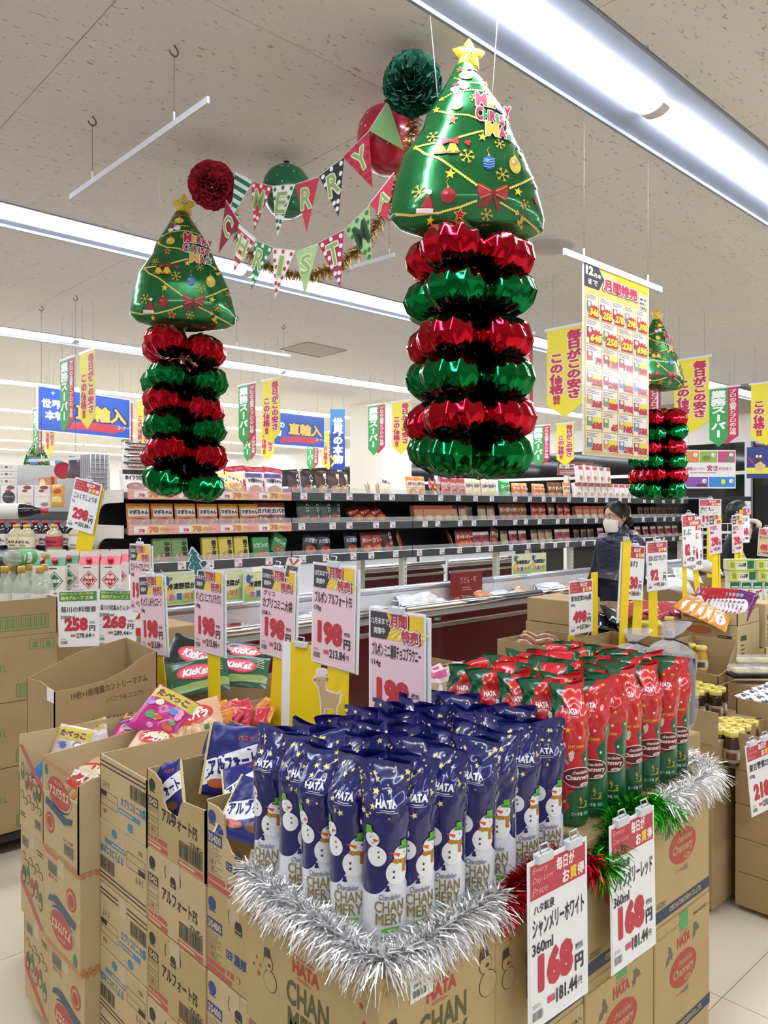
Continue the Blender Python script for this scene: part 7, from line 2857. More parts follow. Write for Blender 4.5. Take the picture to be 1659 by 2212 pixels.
J2 = [(1553, 1572), (1580, 1578), (1593, 1573), (1563, 1565), (1607, 1565), (1577, 1558), (1623, 1556), (1593, 1551), (1567, 1551)]
for i, (px, py) in enumerate(J2):
    c = at_z(px, py, .72)
    jar(f'dark bean jar with a yellow lid in the cut carton, {ORD[i]} counted from the front', (c.x, c.y, .58), BEANJ, 'bean jars in the cut carton', rz=FACE)
J1 = [(1546, 1492), (1496, 1498), (1508, 1492), (1555, 1485), (1523, 1486), (1485, 1487), (1531, 1479), (1497, 1480), (1506, 1473), (1488, 1468)]
for i, (px, py) in enumerate(J1):
    c = at_z(px, py, .73)
    jar(f'dark bean jar with a yellow lid behind the carton flap, {ORD[i]} counted from the front', (c.x, c.y, .592), BEANJ, 'bean jars behind the carton flap', rz=FACE)
J3 = [(1555, 1446, 4.25), (1491, 1390, 4.20), (1515, 1395, 4.16)]
for i, (px, py, d) in enumerate(J3):
    c = at_d(px, py, d)
    jar(('yellow chestnut jar standing alone behind the bean jars', 'yellow lidded jar in the small cut carton, the rear one', 'yellow lidded jar in the small cut carton, the front one')[i], (c.x, c.y, c.z - .14), CHESTJ, 'single jars at the right', rz=FACE)
J4 = [(1394, 1342), (1417, 1340), (1421, 1345), (1446, 1332)]
for i, (px, py) in enumerate(J4):
    c = at_d(px, py, 4.4 + .1 * (i % 2))
    jar(f'yellow chestnut jar beside the yellow strips, {ORD[i]} from the left', (c.x, c.y, c.z - .13), CHESTJ, 'chestnut jars beside the yellow strips', rz=FACE, h=.13, r=.03)
c4 = at_d(1394, 1342, 4.4)
carton('base_carton', 'brown carton under the chestnut jars', (c4.x - .08, c4.y - .15, .02), (.38, .34, c4.z - .13 - .022), None, None, m=CARD2, tape=False)
c5 = at_d(1490, 1466, 4.12)
carton('small_cut_carton', 'brown cut carton holding two yellow lidded jars', (c5.x - .02, c5.y - .16, c5.z), (.22, .24, .20), None, None, m=CARD2, open_top={'l': [(0, 1), (.35, .95), (.55, .25), (1, .2)], 'r': [(0, .2), (.5, .3), (1, .95)]})
carton('base_carton', 'brown carton under the small cut carton', (c5.x - .03, c5.y - .17, .02), (.23, .25, c5.z - .024), None, None, m=CARD2, tape=False)
c6 = at_d(1560, 1475, 4.25)
carton('base_carton', 'brown carton under the lone chestnut jar', (c6.x - .05, c6.y - .10, .02), (.14, .24, .68), None, None, m=CARD3, tape=False)
# wide cut carton with red lidded cups
c7 = at_d(1538, 1440, 4.55)
p = Page(320, 180)
p.poly([(150, 96), (210, 70), (330, 60), (330, 84), (216, 92)], '#c2604a')
p.ell(190, 112, 14, 12, '#c2484a', 10)
p.rect(220, 100, 90, 44, '#8a8478', 1)
carton('cup_carton', 'brown carton with red print and a curved cut', (c7.x, c7.y - .30, c7.z - .03), (.34, .34, .18), [('l', p)], None, m=CARD3, open_top={'l': [(0, .45), (.5, .4), (.8, .55), (.9, .95), (1, 1)], 'r': [(0, 1), (1, 1)]})
carton('base_carton', 'brown carton under the carton with red print', (c7.x, c7.y - .30, .02), (.34, .34, c7.z - .054), None, None, m=CARD3, tape=False)

# carton columns with pouches on top
TX, TY0, TY1 = 4.36, 1.80, 2.13
zt_ = 1.045
p = Page(330, 62)
p.fine(20, 14, 90, 2, '#6b5a40', 20, 9)
p.bars(110, 8, 110, 40, '#4a4034', 20)
carton('pouch_tray', 'shallow brown tray holding red and orange pouches', (TX, TY0, zt_ - .075), (.30, .33, .075), [('l', p)], None, m=CARD3, open_top={'l': [(0, 1), (1, .9)], 'r': [(0, .9), (1, 1)]})
p = Page(330, 240)
p.ell(110, 40, 74, 24, '#c9704a', 18)
p.text('いきなりだんご', 110, 30, 18, '#b9915c', w=110, bold=.03, al='c', lay=1)
p.rect(220, 60, 80, 34, '#4f4536')
p.fine(226, 66, 66, 2, '#b9a27c', 12, 5)
p2 = Page(300, 240)
p2.rect(40, 60, 80, 30, '#4f4536')
p2.fine(40, 110, 70, 4, '#6b5a40', 24, 9)
p2.rect(120, 180, 80, 40, '#a3855a')
for k in range(4):
    z1 = zt_ - .078 - k * .235
    carton('pouch_carton', f'brown carton with an orange oval print, {("top", "second", "third", "bottom")[k]} under the pouch tray', (TX, TY0, max(.02, z1 - .233)), (.30, .33, min(.232, z1 - .022)), [('l', p), ('r', p2)], 'cartons under the pouch tray', m=CARD3, tape=False)
for j, x in enumerate((4.70, 4.90)):
    for k in range(4):
        z1 = zt_ + .02 - j * .02 - k * .26
        carton('pouch_carton', f'brown carton right of the pouch tray, {("top", "second", "third", "bottom")[k]} of the {("near", "far")[j]} column', (x, TY0 - .02, max(.02, z1 - .258)), (.18, .33, min(.256, z1 - .022)), [('r', p2)], 'cartons right of the pouch tray', m=CARD3, tape=False)


def pg_pouch(c):
    q = Page(120, 170)
    q.ell(62, 100, 34, 46, '#ebe4e2', 18)
    q.vtext('おしるこ', 62, 66, 20, 70, '#5c3a44', .04, lay=1)
    q.ell(34, 36, 14, 12, '#7fa8b8', 12)
    return q


REDP = pouch_meshes('redp', .12, .18, .03, '#a8232c', pg_pouch(0), 61)
ORP = pouch_meshes('orp', .12, .18, .025, '#d38f35', pg_pouch(1), 62)
PUR = pouch_meshes('pur', .12, .18, .03, '#6b2a62', pg_pouch(2), 63)
for i in range(12):
    f = i / 11
    a_, b_ = at_d(1494, 1322, 4.62), at_d(1592, 1332, 4.42)
    c = a_.lerp(b_, f)
    c.z = zt_ - .055
    pouch('sweet_pouch', f'{"red" if i < 10 else "purple"} sweet bean pouch standing in the tray, {ORD[i]} from the left', 'pouch', c, (-.55, .15, -1.9 + .25 * f), REDP if i < 10 else PUR, 'sweet bean pouches in the tray')
for i in range(5):
    f = i / 4
    a_, b_ = at_d(1470, 1302, 4.5), at_d(1548, 1336, 4.25)
    c = a_.lerp(b_, f)
    pouch('sweet_pouch', f'orange sweet bean pouch leaning over the tray edge, {ORD[i]} from the left', 'pouch', c + Vector((0, 0, -.05)), (-1.0, .5, -1.5 + .1 * i), ORP, 'orange sweet bean pouches', .85)

# flat carton of small sweet packs
c = Vector((3.50, 1.44, .776))
carton('pack_carton', 'brown carton full of small white and orange packs', (3.50, 1.17, .708), (.46, .28, .07), None, None, m=CARD2, open_top={'l': [(0, 1), (1, 1)], 'r': [(0, 1), (1, 1)]})
pq = Page(80, 80)
pq.text('きな', 16, 16, 24, '#33313c', w=40, bold=.05)
pq.ell(52, 60, 20, 14, '#d9582c', 12)
pq.ell(22, 62, 14, 10, '#3a4a7c', 10)
SW = pouch_meshes('sw', .08, .08, .03, '#e6e4e4', pq, 64)
for i in range(20):
    a_ = Vector((c.x + .05 + .085 * (i % 5), c.y - .24 + .064 * (i // 5), c.z - .02))
    pouch('sweet_pack', f'white and orange sweet pack, {ORD[i % 5]} in the {ORD[i // 5]} row of its carton', 'pack', a_, (-1.25, .1 * (i % 3 - 1), FACE + .3), SW, 'white and orange sweet packs')
for i in range(4):
    a_ = at_d(1606 + (i % 2) * 36, 1462 - (i // 2) * 22, 4.0 + .25 * (i // 2))
    t = thing('deli_box', f'clear box of pale food with a dark tray, {ORD[i]} from the front', 'box', a_, FACE, 'clear boxes of food at the right edge')
    MB().bbox((-.07, -.05, 0), (.07, .05, .02), BLACK, .004).build('tray', t)
    MB().bbox((-.06, -.045, .02), (.06, .045, .045), mat('#cdbf94', .6, var=.4, scale=50), .01).build('food', t)
    MB().bbox((-.068, -.049, .02), (.068, .049, .06), mat('#eef0f0', .08, alpha=.25, var=0), .008).build('clear_lid', t)
a_ = at_d(1600, 1462, 4.0)
carton('base_carton', 'brown carton under the clear food boxes', (a_.x - .04, a_.y - .22, .02), (.5, .27, a_.z - .05), None, None, m=CARD2, tape=False)

# green tea style cartons
gp_ = Page(60, 140)
gp_.rect(4, 4, 52, 34, '#1f6e42')
gp_.rect(10, 26, 40, 7, '#e9efe6', 1)
gp_.rect(16, 50, 28, 46, '#eeeeea')
gp_.vtext('梅こんぶ', 30, 52, 22, 42, '#2f2c2c', .05, lay=1)
gp_.ell(46, 50, 6, 6, '#c2303a', 10, lay=2)
gp_.rect(14, 102, 32, 16, '#b98a6c')
gp_.poly([(0, 140), (0, 70), (14, 110), (30, 128), (60, 96), (60, 140)], '#b9cc3c', -0)
GB = (MB().bbox((-.037, -.03, 0), (.037, .03, .17), mat('#e9ebe4', .35), .002).mesh('box'), gp_.mesh('print', lambda q, off: np.stack([(q[:, 0] / 60 - .5) * .074, 0 * q[:, 0] - .03 - off, .17 - q[:, 1] / 140 * .17], 1), eps=.0008))
hp_ = Page(170, 60)
hp_.rect(0, 0, 170, 12, '#b9cc3c')
hp_.poly([(0, 60), (0, 10), (60, 20), (50, 60)], '#c9d45c')
hp_.bars(16, 16, 26, 30, '#4a4a44', 8)
hp_.text('こんぶ茶', 64, 18, 24, '#2f2c2c', w=50, bold=.05, lay=1)
hp_.rect(122, 8, 40, 44, '#1f6e42', 1)
HB = (MB().bbox((-.095, -.03, 0), (.095, .03, .072), mat('#e4e8d2', .35), .002).mesh('box'), hp_.mesh('print', lambda q, off: np.stack([(q[:, 0] / 170 - .5) * .19, 0 * q[:, 0] - .03 - off, .072 - q[:, 1] / 60 * .072], 1), eps=.0008))
for i in range(4):
    c = at_d(1582 + i * 24.5, 1294, 5.2)
    t = thing('tea_box', f'upright green and white tea box at the right edge, {ORD[i]} from the left', 'box', (c.x, c.y, c.z - .05), FACE + .1, 'upright green tea boxes')
    put('box', GB[0], t)
    put('print', GB[1], t)
for i in range(4):
    c = at_d(1600 + (i % 2) * 62 - (i // 2) * 4, 1232, 5.2)
    t = thing('tea_box', f'green and white tea box lying flat, {("lower left", "lower right", "upper left", "upper right")[i]}', 'box', (c.x, c.y, at_d(1600, 1294, 5.2).z - .05 + .172 + .074 * (i // 2)), FACE + .1, 'flat green tea boxes')
    put('box', HB[0], t)
    put('print', HB[1], t)
c = at_d(1572, 1300, 5.2)
carton('base_carton', 'large brown carton under the green tea boxes', (c.x - .15, c.y - .5, .02), (.55, .75, at_d(1600, 1294, 5.2).z - .05 - .022), None, None, m=CARD2, tape=False)

# cartons further back between the signs
for i, (px, py, d, sz, lb) in enumerate(((1130, 1346, 4.6, (.30, .31, .26), 'closed brown carton against the freezer, lower one'), (1130, 1291, 4.6, (.30, .30, .135), 'closed brown carton against the freezer, upper one'),
                                         (1400, 1336, 4.5, (.7, .4, .3), 'wide open carton with red packs behind the yellow strips'), (1500, 1262, 6.2, (.8, .5, .3), 'large brown carton with clear film far back'), (1300, 1330, 4.6, (.28, .16, .34), 'brown carton behind the 498 yen sheet'))):
    c = at_d(px, py, d)
    op = {'r': [(0, 1), (1, 1)]} if i in (2, 3) else None
    if i == 2:
        c.y += .32
    if i < 2:
        c = Vector((3.82, 2.55, (.962, 1.10)[i]))
    carton('back_carton', lb, (c.x - .1, c.y - .1, c.z - sz[2]), sz, None, 'cartons in the back of the display', m=CARD2, open_top=op, tape=False)
    if i == 1:
        continue
    carton('back_carton', lb.replace('closed ', '').split(' with')[0].split(' against')[0].split(' behind')[0] + f' filling the floor below it, {ORD[i]} of five', (c.x - .1, c.y - .1, .02), (sz[0], sz[1], c.z - sz[2] - .022), None, 'cartons in the back of the display', m=CARD2, tape=False)
REDS = pouch_meshes('reds', .16, .14, .05, '#a8444a', None, 71, .15)
DKS = pouch_meshes('dks', .16, .16, .05, '#20222c', None, 72, .12)
for i in range(6):
    pouch('red_pack', f'glossy red pack behind the yellow strips, {ORD[i]} from the left', 'pack', at_d(1375 + i * 20, 1330 + 6 * (i % 2), 4.55), (-1.1, .3 * (i % 3 - 1), FACE + .4 * (i % 2)), REDS, 'glossy red packs behind the strips')
for i in range(3):
    pouch('dark_pack', f'glossy dark pack beside the 498 yen sheet, {ORD[i]} from the left', 'pack', at_d(1296 + i * 22, 1372 - 10 * i, 4.3), (-1.0, .2 * i, FACE + .4), DKS, 'glossy dark packs')
WH = mat('#e6e8ea', .15, alpha=.55, var=.2, scale=12)
for i, (px, py, d) in enumerate(((1470, 1262, 5.4), (1535, 1222, 6.2), (1490, 1240, 5.8))):
    pouch('film_bundle', f'crumpled clear film on the far cartons, {ORD[i]} from the left', 'film', at_d(px, py, d) - Vector((0, 0, .05)), (-1.1, .2, FACE), (pouch_meshes('film', .3, .22, .12, '#d9dcdd', None, 73, .12)[0], None), 'crumpled clear film', .7)

# signs at the right
gs = 'white price sheets on yellow strips at the right'
price_sheet('white 498 yen sheet above the red drink bags', at_d(1229, 1256, 3.75), .19, .262, sheet_page('栗渋皮煮500g瓶', '500g', '498', '537.84'), -.06, roll=-.01, group=gs, strips=[(.03, .055, -.75, -.262, 0), (.22, .055, -.30, .03, 0)])
price_sheet('white 230 yen sheet half behind two yellow strips', at_d(1349, 1176, 4.0), .16, .285, sheet_page('ゆであずき', '230g', '230', '248.40'), -.2, roll=.08, group=gs, strips=[(.14, .07, -.50, -.24, 0)])
t = thing('yellow_strip', 'broad slanting yellow strip in front of the 230 yen sheet', 'price sign', at_d(1345, 1372, 3.85), 0, None, rot=(0, .09, .1))
MB().prism([(-.05, -t.location.z + .01), (.04, -t.location.z + .01), (.052, .47), (-.04, .47)], (0, 0, 0), (1, 0, 0), (0, 0, 1), .003, YELLOW).build('strip', t)
clip(t, .0, .48)
MB().prism([(-.07, .06), (-.045, .06), (.0, .46), (-.055, .46)], (0, .004, 0), (1, 0, 0), (0, 0, 1), .002, SLEEVE).build('sleeve', t)
price_sheet('white 92 yen sheet right of the two yellow strips', at_d(1397, 1170, 4.1), .175, .265, sheet_page('生あん仕立てぜんざい', '160g', '92', '99.36'), -.15, roll=-.02, group=gs, strips=[(.06, .075, -.45, -.25, 0)])
price_sheet('white 82 yen sheet leaning high beside a yellow strip', at_d(1473, 1112, 4.9), .15, .33, sheet_page('おしるこ', '160g', '82', '97.20'), -.1, roll=-.05, group=gs, strips=[(.02, .05, -.62, -.02, .02)])
price_sheet('second white yen sheet behind the 82 yen one with a strip below', at_d(1492, 1122, 5.1), .12, .34, sheet_page('おしるこ', '160g', '86', '97.20'), -.1, roll=-.1, group=gs, strips=[(.06, .065, -.58, -.32, -.02)])
price_sheet('pink 298 yen sheet over a forked yellow strip', at_d(1531, 1112, 6.0), .20, .31, sheet_page('かつおだし', '500ml', '298', '321.84', 'month', bg=PK), -.05, roll=-.04, group='pink 298 yen sheets', strips=[(.10, .11, -.62, -.29, .02), (.17, .04, -.6, -.29, 0)])
price_sheet('pink 298 yen sheet in front of the bending man', at_d(1581, 1113, 6.3), .19, .31, sheet_page('白だし', '500ml', '298', '321.84', 'month', bg=PK), -.02, roll=-.03, group='pink 298 yen sheets', strips=[(.1, .08, -.5, -.3, 0)])
price_sheet('narrow white sheet with a red header beside the bending man', at_d(1604, 1096, 6.6), .13, .30, sheet_page('だしの素', '1kg', '648', '699.84'), -.05, group='distant white sheets', strips=[(.0, .06, -.8, -.02, 0)])
price_sheet('brown pictured sheet at the right edge', at_d(1640, 1140, 5.6), .14, .20, sheet_page('だしパック', '', '498', '537.84', bg='#c9b48c'), -.3, roll=.1, group='distant white sheets')
price_sheet('clear sheet pocket high left of the bending man', at_d(1510, 1078, 7.0), .2, .26, sheet_page('だし', '1L', '198', '213.84', bg='#d9d6d2'), FACE, group='distant white sheets', strips=[(.1, .05, -.8, -.26, 0)])
p = sheet_page('栗甘露煮230g', '230g', '218', '235.44')
price_sheet('white 218 yen sheet on the cartons at the right edge', at_d(1609, 1612, 2.92), .165, .272, p, -.22, roll=-.10, pitch=-.04, group=None, clips=2)
# white wire racks behind
t = thing('wire_rack', 'white wire basket rack behind the pink sheets', 'rack', at_d(1500, 1215, 8.4), FACE)
q = MB()
wm = mat('#d6d7d6', .35, metal=.2)
for k in range(7):
    q.tube([(k * .09, 0, 0), (k * .09, 0, .42)], .004, wm, 4)
for k in range(6):
    q.tube([(0, 0, k * .084), (.54, 0, k * .084)], .004, wm, 4)
q.build('wire_grid', t)
q = MB()
for x in (0, .54):
    q.box((x - .012, .0, -1.1), (x + .012, .03, .5), wm)
q.build('upright', t)
for k in range(3):
    MB().box((.0, .0, .0 + k * .16 - .01), (.54, .35, .0 + k * .16), wm).build('wire_shelf', t)
rack_ = t
for k in range(6):
    pouch('rack_pack', f'pale packet on the white wire rack, {ORD[k]} in view', 'pack', rack_.location + RGT * (.09 + .17 * (k % 3)) + FWD * .12 + Vector((0, 0, .16 * (k // 3))), (-.1, 0, FACE), PM[('white', 'bread', 'pastaB')[k % 3]][1], 'packets on the white wire rack', .7)
# small gondola behind the woman
t = thing('rear_unit', 'rear grey shelf unit right of the woman', 'shelf', (9.75, 4.35, 0), 0)
for z in (1.30, 1.52, 1.76):
    MB().box((0, 0, z - .02), (1.2, .4, z), mat('#7f8183', .45)).build('board', t)
    MB().box((0, -.012, z - .04), (1.2, 0, z + .02), GREY_RAIL).build('price_rail', t)
MB().box((0, .4, 0), (1.2, .43, 1.8), BACKM).build('back_panel', t)

carton('base_carton', 'narrow brown carton under the clear tied bags', (2.30, 1.16, .02), (.22, .34, .86), None, None, m=CARD2, tape=False)
# ------------------------------------------------------------------ people
SKIN = mat('#d3a58c', .5, var=.05, scale=20)
HAIR = mat('#121011', .5, var=.3, scale=60, stretch=(1, 1, .2))


def skinned(name, parent, joints, edges, m, levels=2):
    """one continuous surface grown over a skeleton: joints = [(x,y,z,r[,r2])], the first is the root"""
    me = bpy.data.meshes.new(name)
    me.from_pydata([j[:3] for j in joints], edges, [])
    o = put(name, me, parent)
    sk = o.modifiers.new('skin', 'SKIN')
    for i, j in enumerate(joints):
        me.skin_vertices[0].data[i].radius = (j[3], j[4] if len(j) > 4 else j[3])
    me.skin_vertices[0].data[0].use_root = True
    sk.use_smooth_shade = True
    sb = o.modifiers.new('smooth', 'SUBSURF')
    sb.levels = sb.render_levels = levels
    dg = bpy.context.evaluated_depsgraph_get()
    ev = o.evaluated_get(dg)
    m2 = bpy.data.meshes.new_from_object(ev)
    o.modifiers.clear()
    o.data = m2
    m2.materials.clear()
    m2.materials.append(m)
    m2.polygons.foreach_set('use_smooth', [True] * len(m2.polygons))
    return o


def head_points(n=40, k=28):
    """head facing local -Y, chin at z=0, crown at .225"""
    rows = []
    for i in range(k):
        v = i / (k - 1)
        z = .225 * v
        wx = .0765 * math.sqrt(max(0, 1 - ((v - .58) / .60) ** 2)) if v > .58 else np.interp(v, [0, .08, .22, .4, .58], [.016, .036, .055, .070, .0765])
        if v > .58:
            wx = .0765 * math.sqrt(max(0, 1 - ((v - .58) / .42) ** 2))
        fy = np.interp(v, [0, .06, .14, .24, .36, .48, .58, .75, .9, 1], [.070, .082, .086, .085, .086, .088, .092, .088, .06, 0])
        by = np.interp(v, [0, .1, .22, .35, .5, .65, .8, .92, 1], [-.01, .01, .035, .07, .095, .10, .088, .055, 0])
        row = []
        for j in range(n):
            a = 2 * PI * j / n
            x = wx * math.sin(a)
            c = math.cos(a)
            y = -fy * c if c > 0 else -by * c
            # nose, brow, eye sockets, mouth
            ff = max(0, c)
            nose = .024 * math.exp(-((x) / .011) ** 2) * math.exp(-((v - .385) / .055) ** 2) + .012 * math.exp(-(x / .009) ** 2) * math.exp(-((v - .46) / .06) ** 2)
            eye = .008 * math.exp(-((abs(x) - .033) / .016) ** 2) * math.exp(-((v - .5) / .035) ** 2)
            lip = .005 * math.exp(-(x / .022) ** 2) * math.exp(-((v - .22) / .025) ** 2)
            y -= (nose - eye + lip) * ff
            row.append((x, y, z))
        rows.append(row)
    return rows


def make_head(parent, loc, rot, hair_fn, glasses=False, mask=True):
    b = MB()
    b.grid(head_points(), SKIN, wrap=True)
    hd = b.build('head', parent)
    hd.location = loc
    hd.rotation_euler = rot
    for s_ in (-1, 1):
        e = MB()
        e.lathe([(.001, -.004), (.012, -.003), (.017, .003), (.013, .006), (.006, .003), (.001, .002)], SKIN, 12, M=Matrix.Translation((s_ * .077, .008, .108)) @ Matrix.Rotation(s_ * PI / 2, 4, 'Y') @ Matrix.Diagonal((1.7, .95, 1, 1)))
        e.build('ear', hd)
        q = MB()
        q.lathe([(.001, -.009), (.008, -.006), (.0105, 0), (.008, .006), (.001, .009)], mat('#ecebe8', .25), 12, M=Matrix.Translation((s_ * .032, -.0755, .113)))
        q.lathe([(.0005, .0005), (.0048, 0)], BLACK, 10, M=Matrix.Translation((s_ * .032, -.0868, .113)) @ Matrix.Rotation(PI / 2, 4, 'X'), cap=False)
        q.build('eye', hd)
        q = MB()
        q.tube([(s_ * .016, -.093, .130), (s_ * .032, -.092, .136), (s_ * .05, -.082, .131)], .0022, HAIR, 5)
        q.build('eyebrow', hd)
    q = MB()
    q.tube([(-.02, -.091, .047), (0, -.095, .049), (.02, -.091, .047)], .004, mat('#b06a62', .5), 6)
    q.build('mouth', hd)
    if mask:
        mm = mat('#e3dfd4', .7, var=.03, bump=.1, bscale=30)
        P = []
        for i in range(9):
            v = i / 8
            z = -.004 + .098 * v
            row = []
            for j in range(15):
                a = (j / 14 * 2 - 1)
                x = .066 * math.sin(a * 1.35) * (.9 + .1 * v)
                fy = np.interp(v, [0, .3, .6, .85, 1], [.086, .102, .113, .108, .098])
                y = -fy * math.cos(a * 1.25) - .002
                row.append((x, y, z + .012 * (1 - abs(a)) * (v - .2) + (0 if v < .8 else -.008 * abs(a))))
            P.append(row)
        k = MB()
        k.grid(P, mm)
        k.grid([r_[::-1] for r_ in P], mm)
        mk = k.build('face_mask', hd)
        for s_ in (-1, 1):
            st = MB()
            st.tube([(s_ * .063, -.03, .075), (s_ * .08, .005, .12), (s_ * .082, .02, .1), (s_ * .063, -.03, .02)], .0012, WHITE, 4)
            st.build('ear_loop', mk)
    if glasses:
        g_ = MB()
        fm = mat('#4a3338', .3)
        for s_ in (-1, 1):
            g_.tube([(s_ * .032 + .021 * math.cos(a), -.102, .113 + .017 * math.sin(a)) for a in np.linspace(0, 2 * PI, 17)], .0017, fm, 5)
            g_.tube([(s_ * .053, -.101, .116), (s_ * .078, -.06, .118), (s_ * .082, .01, .116)], .0017, fm, 5)
        g_.tube([(-.011, -.102, .115), (0, -.106, .118), (.011, -.102, .115)], .0017, fm, 5)
        g_.build('glasses', hd)
    h = MB()
    hair_fn(h)
    h.build('hair', hd)
    return hd


def hair_cap(h, low_back, low_front, bulge=.012, side=.06):
    P = []
    n, k = 40, 16
    hp = np.array(head_points(n, 40))
    for i in range(k):
        row = []
        for j in range(n):
            a = 2 * PI * j / n
            c = math.cos(a)         # 1 = front
            lo = low_front + (low_back - low_front) * (.5 - .5 * c) ** .6
            z = lo + (.225 - lo) * (i / (k - 1))
            q = hp[min(39, int(z / .225 * 39))][j]
            wv = 1 + .03 * math.sin(j * 2.7 + i * .6)
            g_ = bulge * (1 - .2 * (i / k))
            r0 = math.hypot(q[0], q[1]) or 1e-6
            x, y = q[0] * (1 + g_ / max(r0, .03)) * wv, q[1] * (1 + g_ / max(r0, .03)) * wv
            row.append((x, y, z + g_ * (i / (k - 1)) ** 2))
        P.append(row)
    h.grid(P, HAIR, wrap=True)


def hand(parent, loc, rot, side, curl=.5):
    """palm and five separate fingers of unequal length, hanging along -Z, palm towards +X*side"""
    js, es = [(0, 0, 0, .022, .016), (0, 0, -.045, .034, .015), (0, 0, -.082, .036, .013)], [(0, 1), (1, 2)]
    o = skinned('hand', parent, js, es, SKIN)
    for i, (y, L) in enumerate(((-.028, .066), (-.010, .076), (.010, .071), (.027, .055))):
        pts = [(0, y * .9, -.078, .0085)]
        z, x = -.085, 0
        an = 0
        for s_ in range(3):
            an += curl * (.35 + .25 * s_)
            z -= L / 3 * math.cos(an) * 1.15
            x += side * L / 3 * math.sin(an) * 1.15
            pts.append((x, y * (1.05 + .05 * s_), z, (.0082, .0075, .006)[s_]))
        f = skinned('finger', o, pts, [(0, 1), (1, 2), (2, 3)], SKIN, 1)
    skinned('thumb', o, [(side * .006, -.026, -.03, .011), (side * .018, -.046, -.055, .0098), (side * .026, -.054, -.082, .0082)], [(0, 1), (1, 2)], SKIN, 1)
    o.location = loc
    o.rotation_euler = rot
    return o


def person(label, loc, rz, pose, coat, trousers, hair_fn, glasses):
    t = thing('person', label, 'person', loc, rz, None)
    J = pose
    # body: pelvis root, spine, neck, arms, legs in one surface
    names = ['pelvis', 'waist', 'chest', 'neck', 'headbase', 'shl', 'ell', 'wrl', 'shr', 'elr', 'wrr', 'hil', 'knl', 'anl', 'tol', 'hir', 'knr', 'anr', 'tor']
    R_ = dict(pelvis=(.15, .105), waist=(.13, .095), chest=(.15, .105), neck=(.055, .055), headbase=(.05, .05), shl=(.058, .058), shr=(.058, .058), ell=(.042, .042), elr=(.042, .042), wrl=(.028, .026), wrr=(.028, .026),
              hil=(.085, .085), hir=(.085, .085), knl=(.058, .058), knr=(.058, .058), anl=(.038, .038), anr=(.038, .038), tol=(.034, .026), tor=(.034, .026))
    E = [('pelvis', 'waist'), ('waist', 'chest'), ('chest', 'neck'), ('neck', 'headbase'), ('chest', 'shl'), ('shl', 'ell'), ('ell', 'wrl'), ('chest', 'shr'), ('shr', 'elr'), ('elr', 'wrr'),
         ('pelvis', 'hil'), ('hil', 'knl'), ('knl', 'anl'), ('anl', 'tol'), ('pelvis', 'hir'), ('hir', 'knr'), ('knr', 'anr'), ('anr', 'tor')]
    skinned('body', t, [(*J[n], *[r * (1 if n in ('neck', 'headbase', 'wrl', 'wrr') else .8) for r in R_[n]]) for n in names], [(names.index(a), names.index(b)) for a, b in E], SKIN)

    def sub(nm, m, edges, grow, nl=2):
        ns = []
        for a, b in edges:
            for x in (a, b):
                if x not in ns:
                    ns.append(x)
        return skinned(nm, t, [(*J[n], *[r + grow for r in R_[n]]) for n in ns], [(ns.index(a), ns.index(b)) for a, b in edges], m, nl)
    J['hem'], R_['hem'] = (J['pelvis'][0], J['pelvis'][1], J['pelvis'][2] - .14), (.15, .11)
    jk = sub('jacket', coat, [('pelvis', 'hem'), ('pelvis', 'waist'), ('waist', 'chest'), ('chest', 'neck'), ('chest', 'shl'), ('shl', 'ell'), ('ell', 'wrl'), ('chest', 'shr'), ('shr', 'elr'), ('elr', 'wrr')], .028)
    sub('trousers', trousers, [('pelvis', 'hil'), ('hil', 'knl'), ('knl', 'anl'), ('pelvis', 'hir'), ('hir', 'knr'), ('knr', 'anr')], .014)
    for s_ in ('l', 'r'):
        a, b = Vector(J['an' + s_]), Vector(J['to' + s_])
        skinned('shoe', t, [(a.x, a.y, .05, .045), (a.x, a.y + .03, .04, .042), ((a.x + b.x) / 2, (a.y + b.y) / 2, .038, .042, .034), (b.x, b.y, .03, .036, .026)], [(0, 1), (0, 2), (2, 3)], BLACK)
    for s_, k in (('l', -1), ('r', 1)):
        w_, e_ = Vector(J['wr' + s_]), Vector(J['el' + s_])
        d = (w_ - e_).normalized()
        q = Vector((0, 0, -1)).rotation_difference(d)
        hand(t, w_ + d * .015, q.to_euler(), -k, .5)
    hb = Vector(J['headbase'])
    make_head(t, hb + Vector(J['head_off']), J['head_rot'], hair_fn, glasses)
    return t, jk


PUFF = mat('#141b33', .38, var=.25, scale=7, bump=.5, bscale=14, stretch=(1, 1, 3.2), coat=.15)
BLUEBLK = mat('#16181c', .75, var=.15, scale=12, bump=.25, bscale=16)


def hair_woman(h):
    hair_cap(h, .03, .196, .010)
    # low bun
    h.lathe([(.001, -.04), (.03, -.03), (.042, 0), (.03, .03), (.001, .04)], HAIR, 14, M=Matrix.Translation((0, .115, .07)))


def hair_man(h):
    hair_cap(h, .06, .165, .018)


